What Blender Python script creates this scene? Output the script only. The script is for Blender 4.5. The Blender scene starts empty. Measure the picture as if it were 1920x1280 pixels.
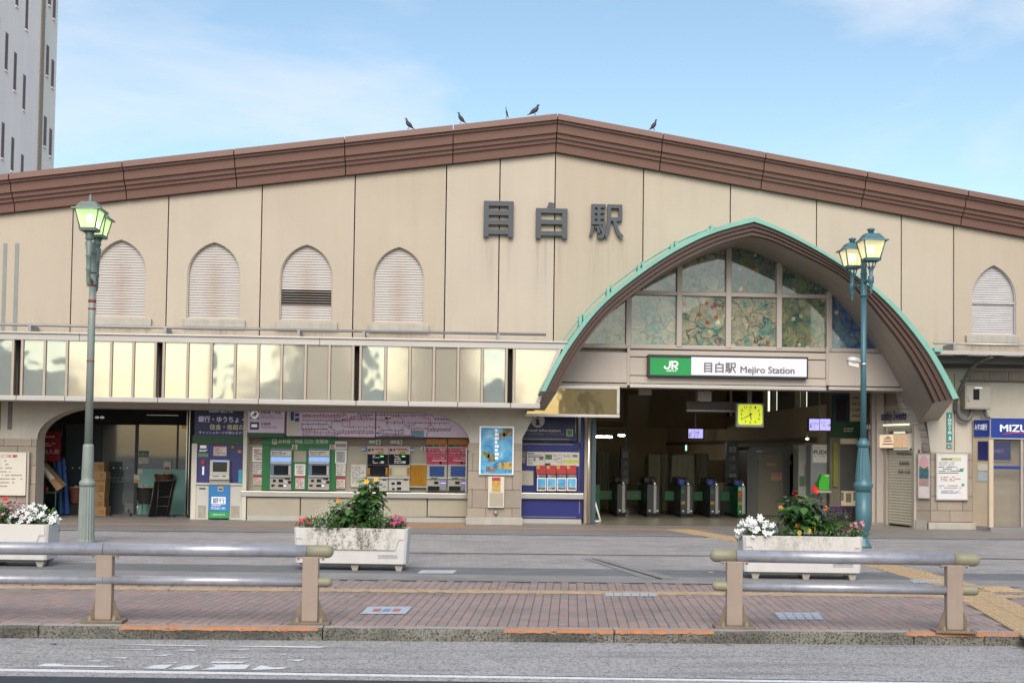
import bpy, math, random
from mathutils import Vector, Matrix
from mathutils.geometry import tessellate_polygon
RN = random.Random(11)
SC = bpy.context.scene
COL = SC.collection
# ------------------------------------------------------------------ camera
F, H, PSI, PIT, ROLL, SHY = 2200.0, 1.72, 0.05, 0.035, 0.0135, 128.0
CAM = Vector((0, 0, H))
_f = Vector((math.sin(PSI) * math.cos(PIT), math.cos(PSI) * math.cos(PIT), math.sin(PIT)))
_r0 = Vector((math.cos(PSI), -math.sin(PSI), 0))
_u0 = _r0.cross(_f)
_r = _r0 * math.cos(ROLL) + _u0 * math.sin(ROLL)
_u = _u0 * math.cos(ROLL) - _r0 * math.sin(ROLL)
cd = bpy.data.cameras.new('camera')
cam = bpy.data.objects.new('camera', cd)
COL.objects.link(cam)
m4 = Matrix((_r, _u, -_f)).transposed().to_4x4()
m4.translation = CAM
cam.matrix_world = m4
cd.sensor_width = 36.0
cd.lens = F / 1920 * 36
cd.shift_y = SHY / 1920
cd.clip_end = 2000
SC.camera = cam
# ------------------------------------------------------------------ world, sun, exposure
SUN_AZ = math.radians(-176)      # measured from +Y towards +X
SUN_EL = math.radians(40)
wd = bpy.data.worlds.new('World')
SC.world = wd
wd.use_nodes = True
nt = wd.node_tree
nt.nodes.clear()
out = nt.nodes.new('ShaderNodeOutputWorld')
bg = nt.nodes.new('ShaderNodeBackground')
sky = nt.nodes.new('ShaderNodeTexSky')
sky.sky_type = 'NISHITA'
sky.sun_disc = False
sky.sun_elevation = SUN_EL
sky.sun_rotation = SUN_AZ
sky.air_density = 1.0
sky.dust_density = 1.6
sky.ozone_density = 0.5
tc = nt.nodes.new('ShaderNodeTexCoord')
mp = nt.nodes.new('ShaderNodeMapping')
mp.inputs['Scale'].default_value = (1.0, 1.0, 2.3)
mp.inputs['Location'].default_value = (8.6533, 4.853, 6.1005)
nz = nt.nodes.new('ShaderNodeTexNoise')
nz.inputs['Scale'].default_value = 2.6
nz.inputs['Detail'].default_value = 7
nz.inputs['Roughness'].default_value = 0.55
nz.inputs['Distortion'].default_value = 0.5
rp = nt.nodes.new('ShaderNodeValToRGB')
rp.color_ramp.elements[0].position = 0.45
rp.color_ramp.elements[1].position = 0.74
rp.color_ramp.elements[1].color = (0.75, 0.75, 0.75, 1)
mx = nt.nodes.new('ShaderNodeMixRGB')
mx.inputs['Color2'].default_value = (4.7, 4.7, 4.95, 1)
L = nt.links.new
L(tc.outputs['Generated'], mp.inputs['Vector'])
L(mp.outputs[0], nz.inputs['Vector'])
L(nz.outputs['Fac'], rp.inputs['Fac'])
L(rp.outputs['Color'], mx.inputs['Fac'])
wb = nt.nodes.new('ShaderNodeMixRGB'); wb.blend_type = 'MULTIPLY'; wb.inputs[0].default_value = 1.0
wb.inputs['Color2'].default_value = (1.03, 1.07, 0.99, 1)
L(sky.outputs['Color'], wb.inputs['Color1'])
L(wb.outputs['Color'], mx.inputs['Color1'])
L(mx.outputs['Color'], bg.inputs['Color'])
bg.inputs['Strength'].default_value = 0.125
L(bg.outputs[0], out.inputs[0])
sl = bpy.data.lights.new('sun', 'SUN')
sl.energy = 1.5
sl.angle = math.radians(40)
sl.color = (1.0, 0.91, 0.8)
so = bpy.data.objects.new('sun', sl)
COL.objects.link(so)
sdir = Vector((math.sin(SUN_AZ) * math.cos(SUN_EL), math.cos(SUN_AZ) * math.cos(SUN_EL), math.sin(SUN_EL)))
so.rotation_euler = sdir.to_track_quat('Z', 'Y').to_euler()
so.location = sdir * 60
SC.view_settings.view_transform = 'Standard'
SC.view_settings.look = 'None'
SC.view_settings.exposure = 0.75
SC.view_settings.gamma = 1.0
SC.render.engine = 'CYCLES'
SC.cycles.use_denoising = True
SC.cycles.max_bounces = 8
SC.cycles.diffuse_bounces = 4
SC.cycles.sample_clamp_indirect = 6
SC.cycles.caustics_reflective = False
SC.cycles.caustics_refractive = False

# ------------------------------------------------------------------ pixel helpers (photo is 1920 x 1280)
def ray(px, py):
    return _f * F + _r * (px - 960) + _u * (640 + SHY - py)
def U(px, py, Y):
    d = ray(px, py)
    return CAM + d * (Y / d.y)
def G(px, py, z=0.0):
    d = ray(px, py)
    return CAM + d * ((z - H) / d.z)
def XZ(b, Y):
    x0, y0, x1, y1 = b
    xm, ym = (x0 + x1) / 2, (y0 + y1) / 2
    return U(x0, ym, Y).x, U(x1, ym, Y).x, U(xm, y1, Y).z, U(xm, y0, Y).z

# ------------------------------------------------------------------ materials
MATS = {}
def nod(t, k, **kw):
    n = t.nodes.new(k)
    for a, v in kw.items():
        n.inputs[a].default_value = v
    return n
def M(name, col, rough=0.6, metal=0.0, var=0.08, vs=2.5, bump=0.0, bs=80.0, spec=0.5, emit=0.0, ecol=None,
      streak=0.0, stc=(0.1, 0.09, 0.07), sts=3.0, speck=0.0, spc=(0.02, 0.02, 0.02), sps=160.0, coat=0.0, detail=5.0, alpha=1.0):
    if name in MATS:
        return MATS[name]
    m = bpy.data.materials.new(name)
    MATS[name] = m
    m.use_nodes = True
    t = m.node_tree
    b = t.nodes['Principled BSDF']
    b.inputs['Roughness'].default_value = rough
    b.inputs['Metallic'].default_value = metal
    b.inputs['Specular IOR Level'].default_value = spec
    b.inputs['Coat Weight'].default_value = coat
    c4 = (*col, 1)
    g = t.nodes.new('ShaderNodeNewGeometry')
    src = None
    n = nod(t, 'ShaderNodeTexNoise', Scale=vs, Detail=detail, Roughness=0.6)
    t.links.new(g.outputs['Position'], n.inputs['Vector'])
    mixn = t.nodes.new('ShaderNodeMixRGB')
    mixn.inputs['Color1'].default_value = (*[max(0, c * (1 - var * 2.2)) for c in col], 1)
    mixn.inputs['Color2'].default_value = (*[min(1, c * (1 + var * 2.2)) for c in col], 1)
    t.links.new(n.outputs['Fac'], mixn.inputs['Fac'])
    src = mixn.outputs[0]
    if streak > 0:
        mp_ = t.nodes.new('ShaderNodeMapping')
        mp_.inputs['Scale'].default_value = (sts, sts, sts * 0.07)
        t.links.new(g.outputs['Position'], mp_.inputs['Vector'])
        n2 = nod(t, 'ShaderNodeTexNoise', Scale=1.6, Detail=6, Roughness=0.65)
        t.links.new(mp_.outputs[0], n2.inputs['Vector'])
        r2 = t.nodes.new('ShaderNodeValToRGB')
        r2.color_ramp.elements[0].position = 0.45
        r2.color_ramp.elements[1].position = 0.8
        r2.color_ramp.elements[1].color = (streak, streak, streak, 1)
        t.links.new(n2.outputs['Fac'], r2.inputs['Fac'])
        m2 = t.nodes.new('ShaderNodeMixRGB')
        m2.inputs['Color2'].default_value = (*stc, 1)
        t.links.new(r2.outputs[0], m2.inputs['Fac'])
        t.links.new(src, m2.inputs['Color1'])
        src = m2.outputs[0]
    if speck > 0:
        n3 = nod(t, 'ShaderNodeTexNoise', Scale=sps, Detail=2, Roughness=0.6)
        t.links.new(g.outputs['Position'], n3.inputs['Vector'])
        r3 = t.nodes.new('ShaderNodeValToRGB')
        r3.color_ramp.elements[0].position = 0.48
        r3.color_ramp.elements[1].position = 0.62
        r3.color_ramp.elements[1].color = (speck, speck, speck, 1)
        t.links.new(n3.outputs['Fac'], r3.inputs['Fac'])
        m3 = t.nodes.new('ShaderNodeMixRGB')
        m3.inputs['Color2'].default_value = (*spc, 1)
        t.links.new(r3.outputs[0], m3.inputs['Fac'])
        t.links.new(src, m3.inputs['Color1'])
        src = m3.outputs[0]
    t.links.new(src, b.inputs['Base Color'])
    if bump > 0:
        n4 = nod(t, 'ShaderNodeTexNoise', Scale=bs, Detail=4, Roughness=0.6)
        t.links.new(g.outputs['Position'], n4.inputs['Vector'])
        bp = nod(t, 'ShaderNodeBump', Strength=bump, Distance=0.02)
        t.links.new(n4.outputs['Fac'], bp.inputs['Height'])
        t.links.new(bp.outputs[0], b.inputs['Normal'])
    if emit > 0:
        b.inputs['Emission Color'].default_value = (*(ecol or col), 1)
        b.inputs['Emission Strength'].default_value = emit
    if alpha < 1:
        b.inputs['Alpha'].default_value = alpha
    return m
def add_streak(m, scale, col, amt, lo=.5, hi=.7):
    t = m.node_tree; b = t.nodes['Principled BSDF']; k = t.links.new
    g = t.nodes.new('ShaderNodeNewGeometry'); mpn = t.nodes.new('ShaderNodeMapping'); mpn.inputs['Scale'].default_value = scale; k(g.outputs['Position'], mpn.inputs[0])
    n = nod(t, 'ShaderNodeTexNoise', Scale=1.0, Detail=7, Roughness=.65); k(mpn.outputs[0], n.inputs['Vector'])
    r = t.nodes.new('ShaderNodeMapRange'); r.inputs['From Min'].default_value = lo; r.inputs['From Max'].default_value = hi; r.inputs['To Max'].default_value = amt; k(n.outputs['Fac'], r.inputs[0])
    mx_ = t.nodes.new('ShaderNodeMixRGB'); mx_.inputs[2].default_value = (*col, 1); k(r.outputs[0], mx_.inputs[0]); k(b.inputs['Base Color'].links[0].from_socket, mx_.inputs[1]); k(mx_.outputs[0], b.inputs['Base Color'])
def glass_mat(name, col, rough=0.05, tint=0.5, wav=0.0, ws=1.2, spec=1.0, ior=1.5, refl=0.3, gcol=(1, 1, 1)):
    """reflective tinted pane: transparent tint plus a glossy layer"""
    if name in MATS:
        return MATS[name]
    m = bpy.data.materials.new(name); MATS[name] = m
    m.use_nodes = True
    t = m.node_tree
    t.nodes.clear()
    o = t.nodes.new('ShaderNodeOutputMaterial')
    d = t.nodes.new('ShaderNodeBsdfDiffuse'); d.inputs[0].default_value = (*col, 1)
    tr = t.nodes.new('ShaderNodeBsdfTransparent'); tr.inputs[0].default_value = (*[min(1, c * 1.4 + .2) for c in col], 1)
    a = t.nodes.new('ShaderNodeMixShader'); a.inputs[0].default_value = tint
    gl = t.nodes.new('ShaderNodeBsdfGlossy'); gl.inputs['Roughness'].default_value = rough; gl.inputs[0].default_value = (*gcol, 1)
    fr = t.nodes.new('ShaderNodeFresnel'); fr.inputs['IOR'].default_value = ior
    ad = t.nodes.new('ShaderNodeMath'); ad.operation = 'ADD'; ad.use_clamp = True; ad.inputs[1].default_value = refl
    mm = t.nodes.new('ShaderNodeMixShader')
    k = t.links.new
    k(tr.outputs[0], a.inputs[1]); k(d.outputs[0], a.inputs[2])
    k(fr.outputs[0], ad.inputs[0]); k(ad.outputs[0], mm.inputs[0])
    k(a.outputs[0], mm.inputs[1]); k(gl.outputs[0], mm.inputs[2])
    k(mm.outputs[0], o.inputs[0])
    if wav > 0:
        g = t.nodes.new('ShaderNodeNewGeometry')
        n4 = nod(t, 'ShaderNodeTexNoise', Scale=ws, Detail=2)
        k(g.outputs['Position'], n4.inputs['Vector'])
        bp = nod(t, 'ShaderNodeBump', Strength=wav, Distance=0.05)
        k(n4.outputs['Fac'], bp.inputs['Height'])
        k(bp.outputs[0], gl.inputs['Normal'])
    return m

# ------------------------------------------------------------------ mesh building
WL = {}      # world location of every object
class MB:
    def __init__(s):
        s.v = []; s.f = []; s.mi = []; s.sm = []
    def add(s, vs, fs, mi=0, smooth=False):
        n = len(s.v)
        s.v += [tuple(p) for p in vs]
        for f in fs:
            s.f.append([i + n for i in f]); s.mi.append(mi); s.sm.append(smooth)
        return s
    def box(s, x0, y0, z0, x1, y1, z1, mi=0, top=None):
        a, b = (x0, x1) if x0 < x1 else (x1, x0)
        c, d = (y0, y1) if y0 < y1 else (y1, y0)
        e, f = (z0, z1) if z0 < z1 else (z1, z0)
        vs = [(a, c, e), (b, c, e), (b, d, e), (a, d, e), (a, c, f), (b, c, f), (b, d, f), (a, d, f)]
        return s.add(vs, [(0, 3, 2, 1), (4, 5, 6, 7), (0, 1, 5, 4), (1, 2, 6, 5), (2, 3, 7, 6), (3, 0, 4, 7)], mi)
    def hexa(s, b4, t4, mi=0):
        return s.add(list(b4) + list(t4), [(0, 3, 2, 1), (4, 5, 6, 7), (0, 1, 5, 4), (1, 2, 6, 5), (2, 3, 7, 6), (3, 0, 4, 7)], mi)
    def prism(s, poly, y0, y1, holes=(), mi=0):
        """polygon in (x, z) extruded along Y from y0 (front) to y1"""
        loops = [list(poly)] + [list(h) for h in holes]
        fl = [p for l in loops for p in l]
        tris = tessellate_polygon([[Vector((p[0], p[1], 0)) for p in l] for l in loops])
        n = len(fl)
        vs = [(p[0], y0, p[1]) for p in fl] + [(p[0], y1, p[1]) for p in fl]
        fs = []
        for t in tris:
            a, b, c = [fl[i] for i in t]
            ar = (b[0] - a[0]) * (c[1] - a[1]) - (b[1] - a[1]) * (c[0] - a[0])
            t = t if ar > 0 else (t[0], t[2], t[1])
            fs.append(tuple(t)); fs.append((t[2] + n, t[1] + n, t[0] + n))
        k = 0
        for l in loops:
            ar = sum(l[i][0] * l[(i + 1) % len(l)][1] - l[(i + 1) % len(l)][0] * l[i][1] for i in range(len(l)))
            for i in range(len(l)):
                a, b = k + i, k + (i + 1) % len(l)
                if (ar > 0) == (l is loops[0]):
                    fs.append((a, a + n, b + n, b))
                else:
                    fs.append((a, b, b + n, a + n))
            k += len(l)
        return s.add(vs, fs, mi)
    def tube(s, pts, r, seg=8, mi=0, cap=True, smooth=True):
        pts = [Vector(p) for p in pts]
        rs = r if isinstance(r, (list, tuple)) else [r] * len(pts)
        vs = []; fs = []
        ref = None
        for i, p in enumerate(pts):
            d = (pts[min(i + 1, len(pts) - 1)] - pts[max(i - 1, 0)]).normalized()
            if ref is None:
                ref = Vector((0, 0, 1)) if abs(d.z) < 0.9 else Vector((1, 0, 0))
            u = d.cross(ref).normalized(); w = d.cross(u).normalized()
            ref = u.cross(d)
            for k in range(seg):
                a = 2 * math.pi * k / seg
                vs.append(p + (u * math.cos(a) + w * math.sin(a)) * rs[i])
        for i in range(len(pts) - 1):
            for k in range(seg):
                a, b = i * seg + k, i * seg + (k + 1) % seg
                fs.append((a, b, b + seg, a + seg))
        s.add(vs, fs, mi, smooth)
        if cap:
            n = len(s.v) - len(vs)
            s.f.append([n + k for k in range(seg)][::-1]); s.mi.append(mi); s.sm.append(False)
            e = n + (len(pts) - 1) * seg
            s.f.append([e + k for k in range(seg)]); s.mi.append(mi); s.sm.append(False)
        return s
    def lathe(s, prof, c, seg=16, mi=0, smooth=True, flute=0, fl_d=0.0):
        """prof: list of (radius, z); axis vertical at c"""
        vs = []; fs = []
        for r, z in prof:
            for k in range(seg):
                a = 2 * math.pi * k / seg
                rr = r
                if flute and k % 2:
                    rr = r - fl_d
                vs.append((c[0] + rr * math.cos(a), c[1] + rr * math.sin(a), c[2] + z))
        for i in range(len(prof) - 1):
            for k in range(seg):
                a, b = i * seg + k, i * seg + (k + 1) % seg
                fs.append((a, b, b + seg, a + seg))
        fs.append(tuple(range(seg))[::-1])
        e = (len(prof) - 1) * seg
        fs.append(tuple(e + k for k in range(seg)))
        return s.add(vs, fs, mi, smooth)
    def quad(s, a, b, c, d, mi=0):
        return s.add([a, b, c, d], [(0, 1, 2, 3)], mi)
    def build(s, name, mat, parent=None, bev=0.0, local=False, sharp=None, bseg=2):
        me = bpy.data.meshes.new(name)
        if local:
            base = Vector((0, 0, 0)); wl = None
        else:
            xs = [p[0] for p in s.v]; ys = [p[1] for p in s.v]; zs = [p[2] for p in s.v]
            base = Vector(((min(xs) + max(xs)) / 2, (min(ys) + max(ys)) / 2, min(zs)))
        me.from_pydata([(p[0] - base.x, p[1] - base.y, p[2] - base.z) for p in s.v], [], s.f)
        mats = mat if isinstance(mat, (list, tuple)) else [mat]
        for m in mats:
            me.materials.append(m)
        me.polygons.foreach_set('material_index', s.mi)
        me.polygons.foreach_set('use_smooth', s.sm)
        me.update()
        o = bpy.data.objects.new(name, me)
        COL.objects.link(o)
        if parent is not None:
            o.parent = parent
            if not local:
                o.location = base - WL[parent]
                WL[o] = base
            else:
                WL[o] = WL.get(parent, Vector((0, 0, 0)))
        else:
            o.location = base
            WL[o] = base.copy()
        if bev > 0:
            md = o.modifiers.new('bevel', 'BEVEL')
            md.width = bev; md.segments = bseg; md.limit_method = 'ANGLE'; md.angle_limit = math.radians(40)
        return o
def tag(o, label, cat, group=None, kind=None):
    if label: o['label'] = label
    if cat: o['category'] = cat
    if group: o['group'] = group
    if kind: o['kind'] = kind
    return o
def thing(name, label, cat, loc, group=None, rz=0.0):
    o = bpy.data.objects.new(name, None)
    o.empty_display_size = 0.2
    COL.objects.link(o)
    o.location = loc
    o.rotation_euler = (0, 0, rz)
    WL[o] = Vector(loc)
    return tag(o, label, cat, group)
def struct(o):
    o['kind'] = 'structure'
    return o
def copy_tree(o, parent=None):
    c = o.copy()
    COL.objects.link(c)
    c.parent = parent
    WL[c] = WL.get(o, Vector((0, 0, 0)))
    for ch in list(o.children):
        copy_tree(ch, c)
    return c
def pb(name, mat, parent, b, Y, d, bev=0.0):
    x0, x1, z0, z1 = XZ(b, Y)
    return MB().box(x0, Y, z0, x1, Y + d, z1).build(name, mat, parent, bev)
def pth(name, label, cat, b, Y, group=None):
    x0, x1, z0, z1 = XZ(b, Y)
    return thing(name, label, cat, ((x0 + x1) / 2, Y, z0), group)
_TX = {}
def textmesh(body, bold=0.0, sp=1.0):
    k = (body, bold, sp)
    if k in _TX: return _TX[k]
    c = bpy.data.curves.new('t', 'FONT')
    c.body = body; c.offset = 0.0; c.space_character = sp; c.resolution_u = 3
    o = bpy.data.objects.new('t', c)
    COL.objects.link(o)
    dg = bpy.context.evaluated_depsgraph_get()
    me = o.evaluated_get(dg).to_mesh()
    vs = [v.co.copy() for v in me.vertices]
    fs = [tuple(p.vertices) for p in me.polygons]
    o.evaluated_get(dg).to_mesh_clear()
    COL.objects.unlink(o)
    bpy.data.objects.remove(o); bpy.data.curves.remove(c)
    x0 = min(v.x for v in vs); x1 = max(v.x for v in vs); y0 = min(v.y for v in vs); y1 = max(v.y for v in vs)
    W_, H_ = max(1e-6, x1 - x0), max(1e-6, y1 - y0)
    base = [((v.x - x0) / W_, (v.y - y0) / H_) for v in vs]
    r = (base, fs)
    if bold > 0:      # thicken: overlay shifted copies, each lifted a hair so no faces coincide
        ks = ((0, 0), (-1, 0), (1, 0), (0, .8), (0, -.8))
        av, af = [], []
        for j, (dx, dy) in enumerate(ks):
            n0 = len(av)
            av += [(p[0] * (1 - 2 * bold / W_) + bold / W_ + dx * bold / W_, p[1] * (1 - 1.6 * bold / H_) + .8 * bold / H_ + dy * bold / H_, j) for p in base]
            af += [tuple(i + n0 for i in f) for f in fs]
        r = (av, af)
    _TX[k] = r
    return r
def text_on(mb, body, o, ux, uz, bold=0.0, mi=0, sp=1.0):
    """fit text into the parallelogram o, o+ux, o+uz"""
    vs, fs = textmesh(body, bold, sp)
    nn = ux.cross(uz).normalized()
    return mb.add([o + ux * p[0] + uz * p[1] + nn * (0.0005 * p[2] if len(p) > 2 else 0) for p in vs], fs, mi)
def txt(name, body, b, Y, mat, parent, bold=0.0, sp=1.0):
    x0, x1, z0, z1 = XZ(b, Y)
    mb = MB()
    text_on(mb, body, Vector((x0, Y, z0)), Vector((x1 - x0, 0, 0)), Vector((0, 0, z1 - z0)), bold, 0, sp)
    return mb.build(name, mat, parent)
def dashes(mb, b, Y, rows, mi=0, seed=1, fill=0.8, thick=0.45, mn=2.0, mxl=7.0):
    """rows of tiny illegible print"""
    r = random.Random(seed)
    x0, y0, x1, y1 = b
    rh = (y1 - y0) / rows
    for i in range(rows):
        x = x0
        end = x0 + (x1 - x0) * r.uniform(0.55, 1.0)
        yy = y0 + rh * (i + .5 - thick / 2)
        while x < end:
            w = r.uniform(mn, mxl)
            if r.random() < fill:
                X0, X1, Z0, Z1 = XZ((x, yy, min(x + w * .85, x1), yy + rh * thick), Y)
                mb.quad((X0, Y, Z0), (X1, Y, Z0), (X1, Y, Z1), (X0, Y, Z1), mi)
            x += w
    return mb
def prect(mb, b, Y, mi=0):
    X0, X1, Z0, Z1 = XZ(b, Y)
    return mb.quad((X0, Y, Z0), (X1, Y, Z0), (X1, Y, Z1), (X0, Y, Z1), mi)
def lerp(a, b, t):
    return a + (b - a) * t
def catmull(pts, n=8):
    P = [Vector(p) for p in pts]
    res = []
    for i in range(len(P) - 1):
        p0 = P[max(i - 1, 0)]; p1 = P[i]; p2 = P[i + 1]; p3 = P[min(i + 2, len(P) - 1)]
        for k in range(n):
            t = k / n
            res.append(0.5 * ((2 * p1) + (-p0 + p2) * t + (2 * p0 - 5 * p1 + 4 * p2 - p3) * t * t + (-p0 + 3 * p1 - 3 * p2 + p3) * t ** 3))
    res.append(P[-1])
    return res
# ================================================================== ground, road, kerb, paving
m_road = M('old_asphalt', (0.4, 0.39, 0.395), 0.9, var=0.1, vs=0.8, bump=0.5, bs=60, speck=0.8, spc=(0.1, 0.1, 0.105), sps=48, detail=9)
m_newroad = M('new_asphalt', (0.035, 0.043, 0.055), 0.85, var=0.2, vs=3, bump=0.4, bs=120, speck=0.4, spc=(0.09, 0.1, 0.11), sps=140)
m_white = M('road_paint', (0.74, 0.75, 0.78), 0.7, var=0.12, vs=12, speck=0.45, spc=(0.25, 0.25, 0.26), sps=70)
m_mortar = M('mortar', (0.14, 0.125, 0.125), 0.95, var=0.15)
m_conc = M('strip_concrete', (0.26, 0.25, 0.25), 0.85, var=0.16, vs=1.5, bump=0.3, speck=0.35, spc=(0.09, 0.09, 0.09), sps=60)
m_conc2 = M('strip_asphalt', (0.17, 0.178, 0.188), 0.9, var=0.18, vs=2, bump=0.4, speck=0.4, spc=(0.05, 0.05, 0.06), sps=90)
m_groove = M('drain_iron', (0.035, 0.033, 0.033), 0.7, var=0.2)
brick_m = [M('paver_red_%d' % i, c, 0.8, var=0.12, vs=14, bump=0.25, bs=150, speck=.4, spc=[v * .72 for v in c], sps=1.1) for i, c in enumerate(
    [(0.315, 0.232, 0.216), (0.285, 0.222, 0.214), (0.335, 0.24, 0.215), (0.265, 0.224, 0.218)])]
grey_m = [M('paver_grey_%d' % i, c, 0.8, var=0.12, vs=14, bump=0.25, bs=150, speck=.4, spc=[v * .72 for v in c], sps=.8) for i, c in enumerate(
    [(0.33, 0.305, 0.305), (0.3, 0.285, 0.29), (0.36, 0.33, 0.32), (0.28, 0.27, 0.28)])]
add_streak(m_road, (.3, 3.2, 1), (.13, .125, .125), .6)
add_streak(m_road, (.9, .9, 1), (.5, .48, .46), .4, .55, .75)
for _m in brick_m + grey_m + [m_conc, m_conc2]:
    add_streak(_m, (.35, 1.1, 1), (.11, .1, .1), .42, .5, .72)
for _m in brick_m:
    add_streak(_m, (2.2, 2.2, 1), (.12, .1, .1), .5, .6, .72)
RZ = -0.115      # road level below the pavement
def gline(pa, pb_, z):
    a, b = G(*pa, z), G(*pb_, z)
    return lambda x: a.y + (x - a.x) * (b.y - a.y) / (b.x - a.x)
KA, KB = G(100, 1173.5), G(1850, 1187.5)
KS = (KB.y - KA.y) / (KB.x - KA.x)
def yk(x, off=0.0):
    return KA.y + (x - KA.x) * KS + off
def skew_slab(name, x0, x1, f0, f1, z0, z1, mat, parent=None):
    b = [(x0, f0(x0), z0), (x1, f0(x1), z0), (x1, f1(x1), z0), (x0, f1(x0), z0)]
    t = [(p[0], p[1], z1) for p in b]
    return MB().hexa(b, t).build(name, mat, parent)
struct(MB().box(-300, -150, -0.36, 300, 600, RZ).build('road', m_road))
o = skew_slab('new_road_surface', -60, 60, lambda x: yk(x, -14), gline((0, 1267), (900, 1278), RZ), RZ + .001, RZ + .004, m_newroad); struct(o)
KW = 0.16
sidewalk = struct(skew_slab('sidewalk', -45, 45, lambda x: yk(x, KW), lambda x: 27.0, -0.3, -0.012, m_mortar))
# forecourt zone lines (functions of X)
Lg = lambda x: 15.55 - 0.03 * x           # iron groove behind the red paving
Ls0 = lambda x: 15.62 - 0.03 * x
Ls1 = lambda x: 17.35 - 0.03 * x
Ly = lambda x: yk(x, 3.02)                # yellow strip
def paver_set(host, name, mats, fa, fb, xr, head, su, sv, along_u, n_single, skip=None, gap=0.0055, ztop=0.0, seed=3):
    r = random.Random(seed)
    ca, sa = math.cos(head), math.sin(head)
    cells = []
    u0, u1 = xr
    vmin, vmax = 9.0, 26.0
    nu = int((u1 - u0) / su) + 2
    nv = int((vmax - vmin) / sv) + 2
    for j in range(nv):
        for i in range(nu):
            if along_u:
                u = u0 + (i + (0.5 if j % 2 else 0)) * su; v = vmin + j * sv
            else:
                u = u0 + i * su; v = vmin + (j + (0.5 if i % 2 else 0) + 0.13 * ((i * 7) % 3)) * sv
            c = ((u + su / 2), (v + sv / 2))
            X = ca * c[0] - sa * (c[1] - 13); Y = 13 + sa * c[0] + ca * (c[1] - 13)
            if not (fa(X) + sv * .12 < Y < fb(X) - sv * .3): continue
            if abs(X) > Y * 0.5 + 5.5: continue
            if skip and skip(X, Y): continue
            cells.append((Y - KS * X, X, Y, r.choice((0, 0, 1, 1, 2, 3)), r.uniform(-0.0018, 0.0012)))
    cells.sort()
    hx, hy = su / 2 - gap / 2, sv / 2 - gap / 2
    bvl = 0.004
    def verts(X, Y, dz):
        vs = []
        for q, zz, e in ((0, -0.03, 0), (1, ztop + dz - bvl, 0), (2, ztop + dz, bvl)):
            for sx, sy in ((-1, -1), (1, -1), (1, 1), (-1, 1)):
                a, b = sx * (hx - e), sy * (hy - e)
                vs.append((X + ca * a - sa * b, Y + sa * a + ca * b, zz))
        return vs
    FS = [(0, 1, 5, 4), (1, 2, 6, 5), (2, 3, 7, 6), (3, 0, 4, 7), (4, 5, 9, 8), (5, 6, 10, 9), (6, 7, 11, 10), (7, 4, 8, 11), (8, 9, 10, 11)]
    shared = {}
    for d, X, Y, k, dz in cells[:n_single]:
        if k not in shared:
            o = MB().add(verts(X, Y, 0.0), FS).build('brick', mats[k], host)
            shared[k] = (o, X, Y)
        else:
            s, X0, Y0 = shared[k]
            o = s.copy(); COL.objects.link(o)
            o.location = s.location + Vector((X - X0, Y - Y0, dz))
    mb = MB()
    for d, X, Y, k, dz in cells[n_single:]:
        mb.add(verts(X, Y, dz), FS, k)
    if mb.v:
        o = mb.build(name, mats, host)
        o['kind'] = 'stuff'
def skip_tact(X, Y):
    if abs(Y - (Ly(X) + 0.1)) < 0.2: return True
    return in_path(X, Y)
# tactile path towards the entrance, read off the photograph on the ground plane
PATH = [G(*p) for p in ((1268, 992), (1400, 1014), (1560, 1041), (1680, 1066), (1790, 1096), (1880, 1141), (1990, 1200))]
def seg_dist(X, Y):
    best = 9
    for a, b in zip(PATH[:-1], PATH[1:]):
        ab = b - a; t = ((X - a.x) * ab.x + (Y - a.y) * ab.y) / (ab.x ** 2 + ab.y ** 2)
        t = max(0, min(1, t))
        best = min(best, math.hypot(X - a.x - ab.x * t, Y - a.y - ab.y * t))
    return best
def in_path(X, Y):
    return seg_dist(X, Y) < 0.33
paver_set(sidewalk, 'brick_paving', brick_m, lambda x: yk(x, KW), Lg, (-17, 17), -0.10, 0.1, 0.2, False, 300, skip_tact)
forecourt = struct(skew_slab('forecourt', -40, 40, Ls0, lambda x: 24.3, -0.25, -0.011, m_mortar))
gm = lambda x: 19.62 - 0.012 * x
paver_set(forecourt, 'grey_paving', grey_m, Ls1, lambda x: gm(x) - .04, (-19, 20), -0.02, 0.2, 0.1, True, 0, in_path, seed=5)
paver_set(forecourt, 'grey_paving', grey_m, lambda x: gm(x) + .22, lambda x: 24.1, (-20, 22), 0.0, 0.2, 0.1, True, 0, in_path, seed=6)
struct(skew_slab('asphalt_strip', -40, 40, Ls0, lambda x: Ls0(x) + .75, -0.2, 0.001, m_conc))
struct(skew_slab('asphalt_strip', -40, 40, lambda x: Ls0(x) + .79, Ls1, -0.2, 0.001, m_conc2))
struct(skew_slab('drain_groove', -40, 40, Lg, lambda x: Lg(x) + .05, -0.2, -0.003, m_groove))
struct(skew_slab('drain_channel', -40, 40, lambda x: gm(x), lambda x: gm(x) + .17, -0.2, 0.0, m_conc2))
struct(skew_slab('drain_channel', -40, 40, lambda x: gm(x) + .06, lambda x: gm(x) + .11, -0.19, 0.004, m_groove))
struct(skew_slab('drain_groove', -40, 40, lambda x: 24.16, lambda x: 24.28, -0.2, -0.002, m_groove))
m_apron = M('apron_tile', (0.24, 0.215, 0.205), 0.55, var=0.15, vs=2, bump=0.15, streak=0.0)
struct(MB().box(-40, 24.3, -0.2, 40, 60, 0.0).build('station_apron', m_apron))
struct(MB().box(-40, 24.29, -0.2, 40, 24.62, 0.004).build('apron_edge', m_conc))
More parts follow.
